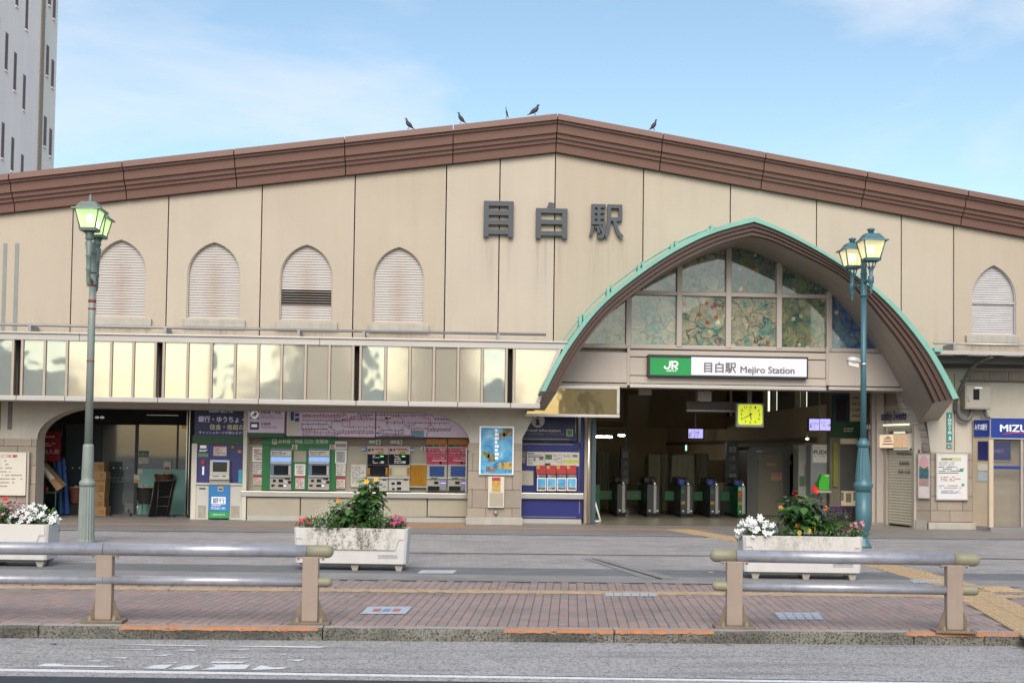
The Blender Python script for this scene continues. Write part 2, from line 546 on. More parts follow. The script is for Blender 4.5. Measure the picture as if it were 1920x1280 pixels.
# diagonal joint strip across the forecourt
a, b, c, d = G(1092, 1047), G(1128, 1047), G(1275, 1085), G(1210, 1085)
MBJ = MB().quad((a.x, a.y, .006), (d.x, d.y, .006), (c.x, c.y, .006), (b.x, b.y, .006))
struct(MBJ.build('joint_strip', m_conc))
a, b, c, d = G(1109, 1047.4), G(1112.5, 1047.4), G(1243, 1085.6), G(1236, 1085.6)
struct(MB().quad((a.x, a.y, .010), (d.x, d.y, .010), (c.x, c.y, .010), (b.x, b.y, .010)).build('joint_gap', m_groove))
# tactile tiles
m_tact = M('tactile_yellow', (0.5, 0.35, 0.2), 0.75, var=0.14, vs=7, bump=0.2, streak=0.0, speck=0.35, spc=(0.22, 0.17, 0.12), sps=40)
m_tact2 = M('tactile_ochre', (0.45, 0.32, 0.2), 0.75, var=0.14, vs=5, bump=0.2)
tp = struct(thing('tactile_path', None, None, (PATH[2].x, PATH[2].y, 0)))
def tile_mb(bars=True):
    mb = MB().box(-.146, -.146, -.02, .146, .146, .004)
    if bars:
        for k in range(4):
            yy = -.108 + k * .072
            mb.hexa([(-.13, yy - .014, .004), (.13, yy - .014, .004), (.13, yy + .014, .004), (-.13, yy + .014, .004)],
                    [(-.125, yy - .008, .0095), (.125, yy - .008, .0095), (.125, yy + .008, .0095), (-.125, yy + .008, .0095)])
    else:
        for i in range(5):
            for j in range(5):
                x, y = -.116 + i * .058, -.116 + j * .058
                mb.hexa([(x - .014, y - .014, .004), (x + .014, y - .014, .004), (x + .014, y + .014, .004), (x - .014, y + .014, .004)],
                        [(x - .008, y - .008, .0095), (x + .008, y - .008, .0095), (x + .008, y + .008, .0095), (x - .008, y + .008, .0095)])
    return mb
tproto = {}
def tile(X, Y, a, kind, mat, host):
    key = (kind, mat.name)
    if key not in tproto:
        o = tile_mb(kind).build('tactile_tile', mat, host, local=True)
        tproto[key] = o
    else:
        o = tproto[key].copy(); COL.objects.link(o); o.parent = host
    o.location = (X - WL[host].x, Y - WL[host].y, 0)
    o.rotation_euler = (0, 0, a)
cum = 0.0
for a, b in zip(PATH[:-1], PATH[1:]):
    dv = b - a; ln = dv.length; ang = math.atan2(dv.y, dv.x); n = max(1, int(round(ln / 0.3)))
    px_, py_ = -math.sin(ang), math.cos(ang)
    for i in range(n):
        q = a + dv * ((i + .5) / n)
        for s in (-.15, .15):
            tile(q.x + px_ * s, q.y + py_ * s, ang, True, m_tact if RN.random() < .8 else m_tact2, tp)
for i in range(3):
    for j in range(2):
        q = G(1860, 1108); tile(q.x - .3 + i * .3, q.y + j * .3 + .1, -.05, False, m_tact, tp)
ys = struct(thing('yellow_strip', None, None, (0, 14.4, 0)))
x = -13.0
while x < 13:
    yy = Ly(x)
    if not in_path(x + .15, yy + .1):
        mbx = MB().hexa([(x, yy, -.02), (x + .296, yy + .296 * KS, -.02), (x + .296, yy + .296 * KS + .2, -.02), (x, yy + .2, -.02)],
                        [(x, yy, .003), (x + .296, yy + .296 * KS, .003), (x + .296, yy + .296 * KS + .2, .003), (x, yy + .2, .003)])
        mbx.build('strip_tile', m_tact2, ys)
    x += .3
m_edge = M('edge_strip_orange', (0.36, 0.21, 0.11), 0.7, var=0.15, vs=6, bump=0.2)
es = struct(thing('platform_edge_strip', None, None, (0, 26.3, 0)))
x = -14.0
while x < 5.5:
    if abs(x - 4.6) > .2 or True:
        MB().box(x, 26.2, -.02, x + .595, 26.5, .005).build('strip_tile', m_edge, es)
    x += .6
for i in range(5):
    for j in range(3):
        q = G(810, 985); tile(q.x - .6 + i * .3, q.y + j * .3 - .1, 0, False, m_edge, es)
# kerb stones
m_kerb = M('kerb_concrete', (0.235, 0.222, 0.19), 0.95, var=0.42, vs=2.2, bump=0.9, bs=75, speck=0.9, spc=(0.03, 0.03, 0.026), sps=55, detail=8)
add_streak(m_kerb, (1.2, 1, 3), (.05, .047, .04), .75, .45, .68)
m_kerbtop = M('kerb_top', (0.36, 0.33, 0.31), 0.9, var=0.15, vs=3, bump=0.4, bs=60, speck=.3, spc=(.1, .1, .1), sps=50)
m_orange = M('orange_paint', (0.42, 0.16, 0.065), 0.75, var=0.25, vs=9, speck=0.85, spc=(0.24, 0.2, 0.17), sps=34)
kerb = struct(thing('kerb', None, None, (0, 11.4, RZ)))
jx = [G(p, 1177).x for p in (-500, 63, 605, 1147, 1690, 2230)]
jx = [-12] + jx + [12]
for a, b in zip(jx[:-1], jx[1:]):
    a += .006; b -= .006
    n = max(2, int((b - a) / .12))
    mb = MB()
    prof = [(0.0, RZ - .01), (0.004, -.016), (0.022, .004), (KW - .004, .006), (KW - .004, -.2)]
    vs = []; fs = []; rr = random.Random(int(a * 100))
    for i in range(n + 1):
        x = lerp(a, b, i / n)
        for q, (dy, z) in enumerate(prof):
            j = rr.uniform(-.004, .004) if q in (1, 2) else 0
            vs.append((x, yk(x, dy + j), z + (j * .6 if q == 2 else 0)))
    k = len(prof)
    mi = []
    for i in range(n):
        for q in range(k - 1):
            mb.f.append([i * k + q, (i + 1) * k + q, (i + 1) * k + q + 1, i * k + q + 1]); mb.mi.append(1 if q == 2 else 0); mb.sm.append(False)
    mb.v = vs
    mb.f.append([q for q in range(k)][::-1]); mb.mi.append(0); mb.sm.append(False)
    mb.f.append([n * k + q for q in range(k)]); mb.mi.append(0); mb.sm.append(False)
    mb.build('kerb_stone', [m_kerb, m_kerbtop], kerb)
# orange paint on the kerb edge: ragged sheets
for pa, pbx in ((218, 596), (944, 1146), (1150, 1330), (1676, 2000)):
    xa, xb = G(pa, 1177).x, G(pbx, 1177).x
    n = int((xb - xa) / .03)
    mb = MB(); rr = random.Random(pa)
    top = []; mid = []; low = []
    for i in range(n + 1):
        x = lerp(xa, xb, i / n)
        top.append((x, yk(x, .042 + rr.uniform(-.006, .006)), .0095))
        mid.append((x, yk(x, .017), .009)); low.append((x, yk(x, -.0055 + .0), -.022 - abs(rr.gauss(0, .006))))
    for i in range(n):
        mb.quad(mid[i], mid[i + 1], top[i + 1], top[i])
        mb.quad(low[i], low[i + 1], mid[i + 1], mid[i])
    mb.build('orange_paint_patch', m_orange, kerb)
# road markings (worn)
mk = struct(skew_slab('lane_line', -30, 30, gline((0, 1257.5), (1200, 1274.5), RZ), gline((0, 1253), (1200, 1271), RZ), RZ + .002, RZ + .0045, m_white))
rr = random.Random(4)
def worn(pts, nm='worn_marking'):
    mb = MB()
    P = [G(*p, RZ + .005) for p in pts]
    mb.add([(p.x, p.y, RZ + .005) for p in P], [tuple(range(len(P)))])
    struct(mb.build(nm, m_white))
for poly in ([(65, 1248), (85, 1243), (112, 1243), (122, 1246), (225, 1247.5), (200, 1249.5)], [(268, 1252), (290, 1246), (325, 1244.5), (308, 1253)],
             [(315, 1253.5), (345, 1247), (376, 1246), (356, 1254)], [(376, 1254.5), (405, 1248), (398, 1245), (470, 1245), (460, 1253.5)],
             [(470, 1255), (490, 1246), (510, 1250), (540, 1250), (530, 1253)], [(395, 1239), (458, 1239.5), (455, 1242), (398, 1242)],
             [(275, 1228), (325, 1225.5), (310, 1228.5)], [(318, 1218), (365, 1216.5), (368, 1219)], [(200, 1232), (240, 1231), (235, 1233.5)],
             [(205, 1206), (270, 1207), (390, 1209), (385, 1210.5), (280, 1209)], [(400, 1210), (520, 1210), (615, 1211), (600, 1213.5), (470, 1211.5)],
             [(150, 1232), (172, 1232), (168, 1234)], [(155, 1238), (195, 1237), (185, 1239.5)], [(535, 1236), (570, 1235), (560, 1239)],
             [(520, 1225), (540, 1224), (535, 1226.5)], [(190, 1217), (290, 1216), (285, 1217.6)], [(400, 1216.5), (470, 1216), (460, 1217.4)],
             [(410, 1232), (468, 1231.5), (455, 1233)], [(310, 1241), (335, 1240.5), (330, 1242)]):
    worn(poly)
# stickers and chalk on the paving
m_stick = M('sticker_blue', (0.42, 0.47, 0.55), 0.6, var=0.1, vs=10)
m_stickw = M('sticker_white', (0.5, 0.5, 0.52), 0.6, var=0.1, vs=10)
m_stickb = M('sticker_print', (0.2, 0.26, 0.42), 0.6)
m_stickr = M('sticker_red', (0.42, 0.14, 0.14), 0.6)
def sticker(b, skew, label, mats, z=.006, pr=True):
    x0, y0, x1, y1 = b
    P = [G(x0, y1), G(x1 - skew, y1), G(x1, y0), G(x0 + skew, y0)]
    mb = MB().add([(p.x, p.y, z) for p in P], [(0, 1, 2, 3)])
    if pr:
        rr = random.Random(int(x0))
        for k in range(3):
            a = .2 + .22 * k; c = a + .17
            for (t0, t1, mi) in ((.3, .7, 2 if k != 1 else 1),):
                q = []
                for uu, vv in ((a, t0), (c, t0), (c, t1), (a, t1)):
                    lo = P[0].lerp(P[1], uu); hi = P[3].lerp(P[2], uu)
                    p = lo.lerp(hi, vv); q.append((p.x, p.y, z + .002))
                mb.add(q, [(0, 1, 2, 3)], mi)
    o = mb.build('ground_sticker', mats)
    tag(o, label, 'sticker')
sticker((676, 1137.5, 773, 1151), 13, 'pale blue sticker with red and blue print on the brick paving', [m_stick, m_stickb, m_stickr])
sticker((782, 1069, 857, 1075), 8, 'white rectangular sticker on the dark strip beside a planter', [m_stickw, m_stick, m_stick])
def grid_sticker(b, cols, rows, skew, label):
    x0, y0, x1, y1 = b
    P = [G(x0, y1), G(x1, y1), G(x1 - skew, y0), G(x0 - skew, y0)]
    t = thing('ground_sticker', label, 'sticker', (P[0].lerp(P[2], .5).x, P[0].lerp(P[2], .5).y, 0))
    for i in range(cols):
        for j in range(rows):
            q = []
            for uu, vv in ((i, j), (i + .9, j), (i + .9, j + .9), (i, j + .9)):
                p = P[0].lerp(P[1], uu / cols).lerp(P[3].lerp(P[2], uu / cols), vv / rows); q.append((p.x, p.y, .006))
            MB().add(q, [(0, 1, 2, 3)]).build('sticker_piece', m_stick, t)
grid_sticker((1462, 1148, 1546, 1161.5), 5, 3, 10, 'pale grid sticker on red bricks before the right guardrail')
grid_sticker((1135, 1112, 1233, 1118), 6, 2, 0, 'row of pale sticker squares on the yellow strip in mid pavement')
grid_sticker((1713, 1086, 1772, 1092.5), 5, 2, 8, 'worn pale sticker beside the tactile path behind the guardrail')
# litter
m_pap = M('paper_white', (0.7, 0.7, 0.74), 0.7)
def litter(px, py, w, h, label, z=0.0, mat=None, nm='paper_scrap'):
    c = G(px, py, z); r = random.Random(int(px))
    mb = MB(); n = 7; vs = [(c.x, c.y, z + h)]
    for k in range(n):
        a = 2 * math.pi * k / n; q = w * r.uniform(.6, 1.1)
        vs.append((c.x + q * math.cos(a), c.y + q * .6 * math.sin(a), z + .004 + h * r.uniform(0, .5)))
    mb.add(vs, [(0, 1 + k, 1 + (k + 1) % n) for k in range(n)])
    tag(mb.build(nm, mat or m_pap), label, 'litter')
litter(86, 1194, .075, .07, 'crumpled white paper lying against the kerb', RZ)
litter(1333, 1073, .05, .012, 'small white scrap on the forecourt near the right planter')
m_leaf = M('dead_leaf', (0.16, 0.075, 0.035), 0.8, var=.3)
for i, (px, py) in enumerate(((40, 1196), (422, 1198), (348, 1197), (1018, 1203), (1182, 1209), (1110, 1205), (1365, 1209), (100, 1208))):
    litter(px, py, .035, .012, 'dry brown leaf in the gutter below the kerb', RZ, m_leaf, 'dry_leaf')
for o in list(COL.objects):
    if o.name.startswith('dry_leaf'):
        o['group'] = 'dry leaves in the gutter'; o['label'] = 'dry brown leaf lying in the gutter below the kerb'
# ================================================================== station building
YW = 27.5
m_wall = M('wall_beige', (0.465, 0.395, 0.32), 0.75, var=0.05, vs=0.5, bump=0.06, bs=50, streak=0.14, stc=(0.3, 0.23, 0.16), sts=2.2)
m_wallgap = M('wall_gap', (0.15, 0.115, 0.085), 0.9, var=0.4, vs=6)
m_lower = M('lower_wall_grey', (0.54, 0.49, 0.415), 0.8, var=0.07, vs=1.5, bump=0.1, streak=0.15, stc=(0.2, 0.17, 0.13))
m_trim = M('arch_trim', (0.5, 0.46, 0.4), 0.75, var=0.06, vs=2)
m_brown = M('fascia_brown', (0.19, 0.1, 0.08), 0.5, var=0.06, vs=0.6, streak=0.06, stc=(0.3, 0.2, 0.17))
m_brown2 = M('arch_brown', (0.075, 0.04, 0.031), 0.5, var=0.08, vs=1.5)
m_dark = M('dark_void', (0.018, 0.017, 0.015), 0.8)
m_tile = [M('stone_tile_%d' % i, c, 0.65, var=0.07, vs=3, bump=0.1, streak=0.25, stc=(0.25, 0.2, 0.15)) for i, c in enumerate(
    [(0.31, 0.255, 0.21), (0.29, 0.245, 0.205), (0.335, 0.275, 0.225)])]
m_plinth = M('plinth_stone', (0.42, 0.39, 0.345), 0.8, var=0.12, vs=3, bump=0.2, streak=0.4, stc=(0.2, 0.17, 0.13), sts=5)
m_alu = M('aluminium', (0.56, 0.52, 0.49), 0.35, 0.55, var=0.05, vs=1.5)
m_alu2 = M('aluminium_pinkish', (0.46, 0.4, 0.36), 0.4, 0.35, var=0.05)
m_louv = M('louvre_white', (0.47, 0.45, 0.46), 0.5, 0.1, var=0.08, vs=3)
m_slate = M('letter_slate', (0.055, 0.062, 0.075), 0.45, 0.2, var=0.1)
m_copper = M('copper_green', (0.2, 0.43, 0.36), 0.65, var=0.09, vs=2.5, bump=0.05, streak=0.25, stc=(0.18, 0.36, 0.32), sts=4)
def rust_louvre():
    m = bpy.data.materials.new('louvre_rusty'); MATS['louvre_rusty'] = m
    m.use_nodes = True; t = m.node_tree; b = t.nodes['Principled BSDF']; b.inputs['Roughness'].default_value = .5
    tcn = t.nodes.new('ShaderNodeTexCoord')
    sp = t.nodes.new('ShaderNodeSeparateXYZ'); t.links.new(tcn.outputs['Object'], sp.inputs[0])
    nzx = nod(t, 'ShaderNodeTexNoise', Scale=3.0, Detail=5); t.links.new(tcn.outputs['Object'], nzx.inputs['Vector'])
    a = t.nodes.new('ShaderNodeMath'); a.operation = 'ABSOLUTE'; t.links.new(sp.outputs['X'], a.inputs[0])
    r = t.nodes.new('ShaderNodeMapRange'); r.inputs['From Min'].default_value = .0; r.inputs['From Max'].default_value = .3
    r.inputs['To Min'].default_value = .75; r.inputs['To Max'].default_value = 0
    t.links.new(a.outputs[0], r.inputs['Value'])
    z = t.nodes.new('ShaderNodeMapRange'); z.inputs['From Min'].default_value = 1.7; z.inputs['From Max'].default_value = .9
    t.links.new(sp.outputs['Z'], z.inputs['Value'])
    p = t.nodes.new('ShaderNodeMath'); p.operation = 'MULTIPLY'; t.links.new(r.outputs[0], p.inputs[0]); t.links.new(nzx.outputs['Fac'], p.inputs[1])
    p2 = t.nodes.new('ShaderNodeMath'); p2.operation = 'MULTIPLY'; t.links.new(p.outputs[0], p2.inputs[0]); t.links.new(z.outputs[0], p2.inputs[1])
    mixr = t.nodes.new('ShaderNodeMixRGB'); mixr.inputs[1].default_value = (.44, .405, .39, 1); mixr.inputs[2].default_value = (.3, .16, .08, 1)
    t.links.new(p2.outputs[0], mixr.inputs[0]); t.links.new(mixr.outputs[0], b.inputs['Base Color'])
    return m
m_rust = rust_louvre()

def wall_stains():
    t = m_wall.node_tree; b = t.nodes['Principled BSDF']; k = t.links.new
    g = t.nodes.new('ShaderNodeNewGeometry'); sp = t.nodes.new('ShaderNodeSeparateXYZ'); k(g.outputs['Position'], sp.inputs[0])
    mpn = t.nodes.new('ShaderNodeMapping'); mpn.inputs['Scale'].default_value = (9, 1, .35); k(g.outputs['Position'], mpn.inputs[0])
    n = nod(t, 'ShaderNodeTexNoise', Scale=1.0, Detail=5, Roughness=.7); k(mpn.outputs[0], n.inputs['Vector'])
    nr = t.nodes.new('ShaderNodeMapRange'); nr.inputs['From Min'].default_value = .46; nr.inputs['From Max'].default_value = .66; k(n.outputs['Fac'], nr.inputs[0])
    def mr(src, a, b_, c=0.0, d=1.0):
        r = t.nodes.new('ShaderNodeMapRange'); r.inputs['From Min'].default_value = a; r.inputs['From Max'].default_value = b_
        r.inputs['To Min'].default_value = c; r.inputs['To Max'].default_value = d; k(src, r.inputs[0]); return r.outputs[0]
    def mul(a, b_):
        m_ = t.nodes.new('ShaderNodeMath'); m_.operation = 'MULTIPLY'; k(a, m_.inputs[0])
        if isinstance(b_, float): m_.inputs[1].default_value = b_
        else: k(b_, m_.inputs[1])
        return m_.outputs[0]
    tot = None
    for bx_, top, ln, am in (((903, 967), 446, 1.6, .32), ((1000, 1068), 449, 1.8, .36), ((1100, 1175), 450, 1.8, .32), ((168, 283), 611, 1.0, .3), ((343, 459), 613, 1.0, .3), ((517, 632), 617, 1.0, .3), ((690, 805), 621, 1.0, .3), ((1815, 1915), 644, 1.0, .35)):
        x0, x1 = U(bx_[0], top, YW).x, U(bx_[1], top, YW).x; z1 = U(sum(bx_) / 2, top, YW).z
        m_ = mul(mul(mr(sp.outputs['X'], x0 - .05, x0 + .08), mr(sp.outputs['X'], x1 + .05, x1 - .08)), mul(mr(sp.outputs['Z'], z1 - ln, z1, 0.0, 1.0), mr(sp.outputs['Z'], z1 + .02, z1 - .02)))
        m_ = mul(m_, am)
        if tot is None: tot = m_
        else:
            a_ = t.nodes.new('ShaderNodeMath'); a_.operation = 'ADD'; k(tot, a_.inputs[0]); k(m_, a_.inputs[1]); tot = a_.outputs[0]
    low = mul(mr(sp.outputs['Z'], 4.95, 4.2), .25)
    a_ = t.nodes.new('ShaderNodeMath'); a_.operation = 'ADD'; k(tot, a_.inputs[0]); k(low, a_.inputs[1])
    fac = mul(a_.outputs[0], nr.outputs[0])
    old = b.inputs['Base Color'].links[0].from_socket
    mx_ = t.nodes.new('ShaderNodeMixRGB'); mx_.inputs[2].default_value = (.2, .155, .12, 1); k(fac, mx_.inputs[0]); k(old, mx_.inputs[1])
    oi = t.nodes.new('ShaderNodeObjectInfo'); hv = t.nodes.new('ShaderNodeHueSaturation'); k(mr(oi.outputs['Random'], 0.0, 1.0, .945, 1.045), hv.inputs['Value']); k(mr(oi.outputs['Random'], 0.0, 1.0, 1.1, .9), hv.inputs['Saturation'])
    k(mx_.outputs[0], hv.inputs['Color']); k(hv.outputs[0], b.inputs['Base Color'])
wall_stains()
station = thing('station_building', 'beige railway station building with gabled brown roof edge and arched windows', 'station', (4, YW, 0))
# ---- roofline
A_ = U(1042, 287, YW); Lb = U(0, 402, YW); Rb = U(1920, 446, YW)
YT = 26.95
A2 = U(1046, 213, YT); L2 = U(0, 327, YT); R2 = U(1920, 376, YT)
def zroof(x):
    return A_.z + (x - A_.x) * ((Lb.z - A_.z) / (Lb.x - A_.x) if x < A_.x else (Rb.z - A_.z) / (Rb.x - A_.x))
def ztop(x):
    return A2.z + (x - A2.x) * ((L2.z - A2.z) / (L2.x - A2.x) if x < A2.x else (R2.z - A2.z) / (R2.x - A2.x))
XL, XR = -36.0, 24.0
# ---- arch curves (front plane of the porch)
YF = 25.9
outer_px = [(1014, 733), (1036, 690), (1066, 640.6), (1126, 565), (1219, 491), (1301, 443), (1358, 422), (1414, 407),
            (1450, 422), (1502, 447), (1566, 485), (1637, 536), (1690, 584), (1742, 648), (1772, 697), (1797, 746)]
inner_px = [(1045, 735), (1062, 700), (1085, 661), (1126, 606), (1177, 558), (1260, 500), (1335, 462), (1375, 448), (1413, 439),
            (1445, 446), (1487, 464), (1577, 510), (1625, 553), (1660, 595), (1701, 649), (1735, 706), (1758, 754)]
def arc(px):
    k = max(range(len(px)), key=lambda i: -px[i][1])
    P = [(U(x, y, YF).x, U(x, y, YF).z) for x, y in px]
    l = catmull(P[:k + 1], 6); r = catmull(P[k:], 6)
    return [(p.x, p.y) for p in l] + [(p.x, p.y) for p in r[1:]]
OUT, INN = arc(outer_px), arc(inner_px)
def curve_z(C, x):
    for a, b in zip(C[:-1], C[1:]):
        if a[0] <= x <= b[0]:
            return a[1] + (b[1] - a[1]) * (x - a[0]) / max(1e-6, b[0] - a[0])
    return None
# ---- wall panels
jp = [(-330, 500), (-40, 480), (134.5, 500), (313.5, 500), (489, 490), (663.5, 480), (835, 480), (935.5, 480), (1039.5, 470), (1206, 400),
      (1369.5, 370), (1531, 400), (1690, 480), (1788, 530), (1950, 540), (2150, 540)]
JX = [XL] + [U(x, y, YW).x for x, y in jp] + [XR]
ZLOW = U(500, 770, YW).z
def pointed(px0, px1, py_b, py_s, py_a, Y, n=8):
    x0, x1 = U(px0, py_s, Y).x, U(px1, py_s, Y).x
    xm = (x0 + x1) / 2; pm = (px0 + px1) / 2
    zb, zs, za = U(pm, py_b, Y).z, U(pm, py_s, Y).z, U(pm, py_a, Y).z
    hw = (x1 - x0) / 2; h = za - zs
    rr = (hw * hw + h * h) / (2 * hw)
    pts = [(x0, zb), (x1, zb)]
    amax = math.asin(min(1, h / rr))
    for k in range(n + 1):
        a = amax * k / n; pts.append((x1 - rr + rr * math.cos(a), zs + rr * math.sin(a)))
    for k in range(n - 1, -1, -1):
        a = amax * k / n; pts.append((x0 + rr - rr * math.cos(a), zs + rr * math.sin(a)))
    return pts
WIN = [(176, 275, 595, 512, 449), (351, 451, 598, 516, 454), (525, 624, 602, 520, 458.5), (699, 796, 606, 524, 463), (1822, 1905, 628, 560, 497)]
wpolys = [pointed(*w, YW) for w in WIN]
MB().prism([(XL, 0.0)] and [(XL, ZLOW), (OUT[0][0] - .2, ZLOW)] + [(OUT[0][0] - .2, zroof(OUT[0][0]) - .05), (XL, zroof(XL) - .05)], YW + .34, YW + .4).build('wall_core', m_wallgap, station)
MB().prism([(OUT[0][0] - .2, OUT[-1][1] + 3.7), (XR, OUT[-1][1] + 3.7), (XR, zroof(XR) - .05), (A_.x, zroof(A_.x) - .05), (OUT[0][0] - .2, zroof(OUT[0][0] - .2) - .05)], YW + .341, YW + .401).build('wall_core', m_wallgap, station)
for i in range(len(JX) - 1):
    g = .014
    x0, x1 = JX[i] + g, JX[i + 1] - g
    n = 14
    bot = []
    for k in range(n + 1):
        x = lerp(x0, x1, k / n)
        z = curve_z(OUT, x)
        bot.append((x, (z - .06) if z is not None else ZLOW if x < 10 else U(1800, 690, YW).z))
    # keep exact joints where the arch begins or ends
    top = [(x1, zroof(x1) - .01)]
    if x0 < A_.x < x1: top.append((A_.x, zroof(A_.x) - .01))
    top.append((x0, zroof(x0) - .01))
    holes = []
    for w in wpolys:
        if w[0][0] > x0 and w[1][0] < x1: holes.append(w)
    o = MB().prism(bot + top, YW, YW + .33, holes).build('wall_panel', m_wall, station)
# thin slit windows at the far left
m_slit = M('slit_glass', (0.23, 0.24, 0.235), 0.4, var=.1)
for b in ((4, 456, 11, 622), (26, 456, 33.5, 622)):
    pb('slit_window', m_slit, station, b, YW - .01, .1)
# ---- louvred pointed windows
for i, (w, pol) in enumerate(zip(WIN, wpolys)):
    cx = (pol[0][0] + pol[1][0]) / 2
    t = MB().prism(pol, YW + .2, YW + .22).build('window', m_dark, station)
    zb = pol[0][1]
    nsl = 26
    za = max(p[1] for p in pol)
    mb = MB()
    hw0 = (pol[1][0] - pol[0][0]) / 2 - .02
    pitch = (za - zb) / 30.0
    for k in range(30):
        z = zb + .03 + k * pitch
        # half width at this height
        def span(zz):
            xs = [a[0] + (b[0] - a[0]) * (zz - a[1]) / (b[1] - a[1]) for a, b in zip(pol, pol[1:] + pol[:1]) if (a[1] - zz) * (b[1] - zz) < 0]
            return (min(xs) + .006, max(xs) - .006) if len(xs) > 1 else None
        s0 = span(z + .001); s1 = span(z + pitch * .93) or (s0 and ((s0[0] + s0[1]) / 2,) * 2)
        if not s0: continue
        xa, xb = s0; xc, xd = s1
        op = i == 2 and 6 <= k <= 11
        y0 = YW + (.06 if op else .086); y1 = YW + (.15 if op else .105)
        mb.add([(xa, y0, z), (xb, y0, z), (xd, y1, z + pitch * (.55 if op else .93)), (xc, y1, z + pitch * (.55 if op else .93)),
                (xa, y0 + .008, z - .003), (xb, y0 + .008, z - .003)], [(0, 1, 2, 3), (4, 5, 1, 0)])
    mm = m_rust if i < 4 else m_louv
    mb.build('slats', mm, t)
    # frame ring
    inner = [(cx + (p[0] - cx) * .955, zb + .03 + (p[1] - zb) * .975) for p in pol]
    MB().prism(pol, YW + .03, YW + .2, [inner]).build('frame', m_louv if i == 4 else m_wall, t)
    bx = (w[0] - 9, w[2] + 1, w[1] + 8, w[2] + 15)
    pb('sill', m_plinth, t, bx, YW - .1, .28, .012)
    if i == 4:
        pb('frame_bar', m_louv, t, (1822, 566, 1905, 570), YW + .05, .08)
# ---- brown fascia in segments
fj = [-190, 17, 229, 438, 645, 849, 1046, 1243, 1436, 1627, 1816, 2003]
FX = [XL] + [U(p, 300, YT).x for p in fj] + [XR]
FX[7] = A2.x
prof = [(0.0, 27.3), (0.0, YT), (0.17, YT), (0.175, YT + .07), (0.24, YT + .075), (0.245, YT + .13), (0.5, YT + .17), (0.505, YT + .23), (0.63, YT + .25),
        (0.635, YT + .3), (0.74, YT + .32), (0.745, YT + .37), (1.0, YT + .42), (1.0, YW + .02)]
for a, b in zip(FX[:-1], FX[1:]):
    vs = []
    for x in (a + .012, b - .012):
        zt, zb_ = ztop(x), zroof(x)
        for s, y in prof:
            vs.append((x, y, lerp(zt, zb_, s)))
    k = len(prof)
    fs = [(i, k + i, k + i + 1, i + 1) for i in range(k - 1)] + [tuple(range(k))[::-1], tuple(range(k, 2 * k))]
    fs = [tuple(reversed(f)) for f in fs]
    MB().add(vs, fs).build('fascia_segment', m_brown, station)
# roof deck
for a, b in ((XL, A2.x), (A2.x, XR)):
    za, zb_ = ztop(a) - .03, ztop(b) - .03
    MB().hexa([(a, 27.25, za - .25), (b, 27.25, zb_ - .25), (b, 58, zb_ - .25), (a, 58, za - .25)],
              [(a, 27.25, za), (b, 27.25, zb_), (b, 58, zb_), (a, 58, za)]).build('roof', m_brown2, station)
MB().box(XL, 57.5, 0, XL + 30, 57.9, 7).build('rear_wall', m_wall, station)
MB().box(XL, 27.9, 0, XL + .3, 57.5, 5.0).build('side_wall', m_wall, station)
# ---- raised letters
def solid_glyph(ch, off):
    c = bpy.data.curves.new('t', 'FONT'); c.body = ch; c.offset = off; c.resolution_u = 3
    o = bpy.data.objects.new('t', c); COL.objects.link(o)
    ev = o.evaluated_get(bpy.context.evaluated_depsgraph_get()); me = ev.to_mesh()
    vs = [v.co.copy() for v in me.vertices]; fs = [tuple(p.vertices) for p in me.polygons]
    ev.to_mesh_clear(); COL.objects.unlink(o); bpy.data.objects.remove(o)
    x0 = min(v.x for v in vs); x1 = max(v.x for v in vs); y0 = min(v.y for v in vs); y1 = max(v.y for v in vs)
    return [((v.x - x0) / (x1 - x0), (v.y - y0) / (y1 - y0)) for v in vs], fs
for ch, b in (('目', (907, 377, 963, 444)), ('白', (1005, 379, 1064, 447)), ('駅', (1105, 383, 1170, 448))):
    x0, x1, z0, z1 = XZ(b, YW - .12)
    vs, fs = solid_glyph(ch, 0.024 if ch != '駅' else .015)
    n = len(vs)
    mb = MB()
    fr = [(x0 + a * (x1 - x0), YW - .12, z0 + c * (z1 - z0)) for a, c in vs]
    bk = [(p[0], YW - .04, p[2]) for p in fr]
    ed = {}
    for f in fs:
        for i in range(len(f)):
            e = (f[i], f[(i + 1) % len(f)])
            if (e[1], e[0]) in ed: ed.pop((e[1], e[0]))
            else: ed[e] = 1
    mb.add(fr + bk, list(fs) + [(a, a + n, c + n, c) for a, c in ed])
    mb.build('letter', m_slate, station)
# ---- lower wall of the left bay with one wide arched opening
YL = YW - .06
def PX(px, py, Y=YL):
    p = U(px, py, Y); return (p.x, p.z)
ztopL = U(500, 740, YL).z
xl = PX(68, 900)[0]; xr_ = PX(880, 900)[0]
zsL = PX(68, 822)[1]; zsR = PX(880, 832)[1]; zcr = PX(470, 768)[1]
xa0 = PX(185, 768)[0]; xa1 = PX(785, 768)[0]
arcL = [(xa0 + (xl - xa0) * math.sin(a), zsL + (zcr - zsL) * math.cos(a)) for a in [math.pi / 2 * k / 10 for k in range(10, -1, -1)]]
arcR = [(xa1 + (xr_ - xa1) * math.sin(a), zsR + (zcr - zsR) * math.cos(a)) for a in [math.pi / 2 * k / 10 for k in range(0, 11)]]
xpier = PX(978, 900)[0]
arch_edge = arcL + arcR
wl = [(-20, 0), (xl, 0)] + arch_edge + [(xr_, 0), (xpier, 0), (xpier, PX(978, 822)[1]), (PX(1000, 782)[0], PX(1000, 782)[1]), (PX(1016, 762)[0], PX(1016, 762)[1]), (PX(1016, 740)[0], ztopL), (-20, ztopL)]
MB().prism(wl, YL, YL + .5).build('arcade_wall', m_lower, station)
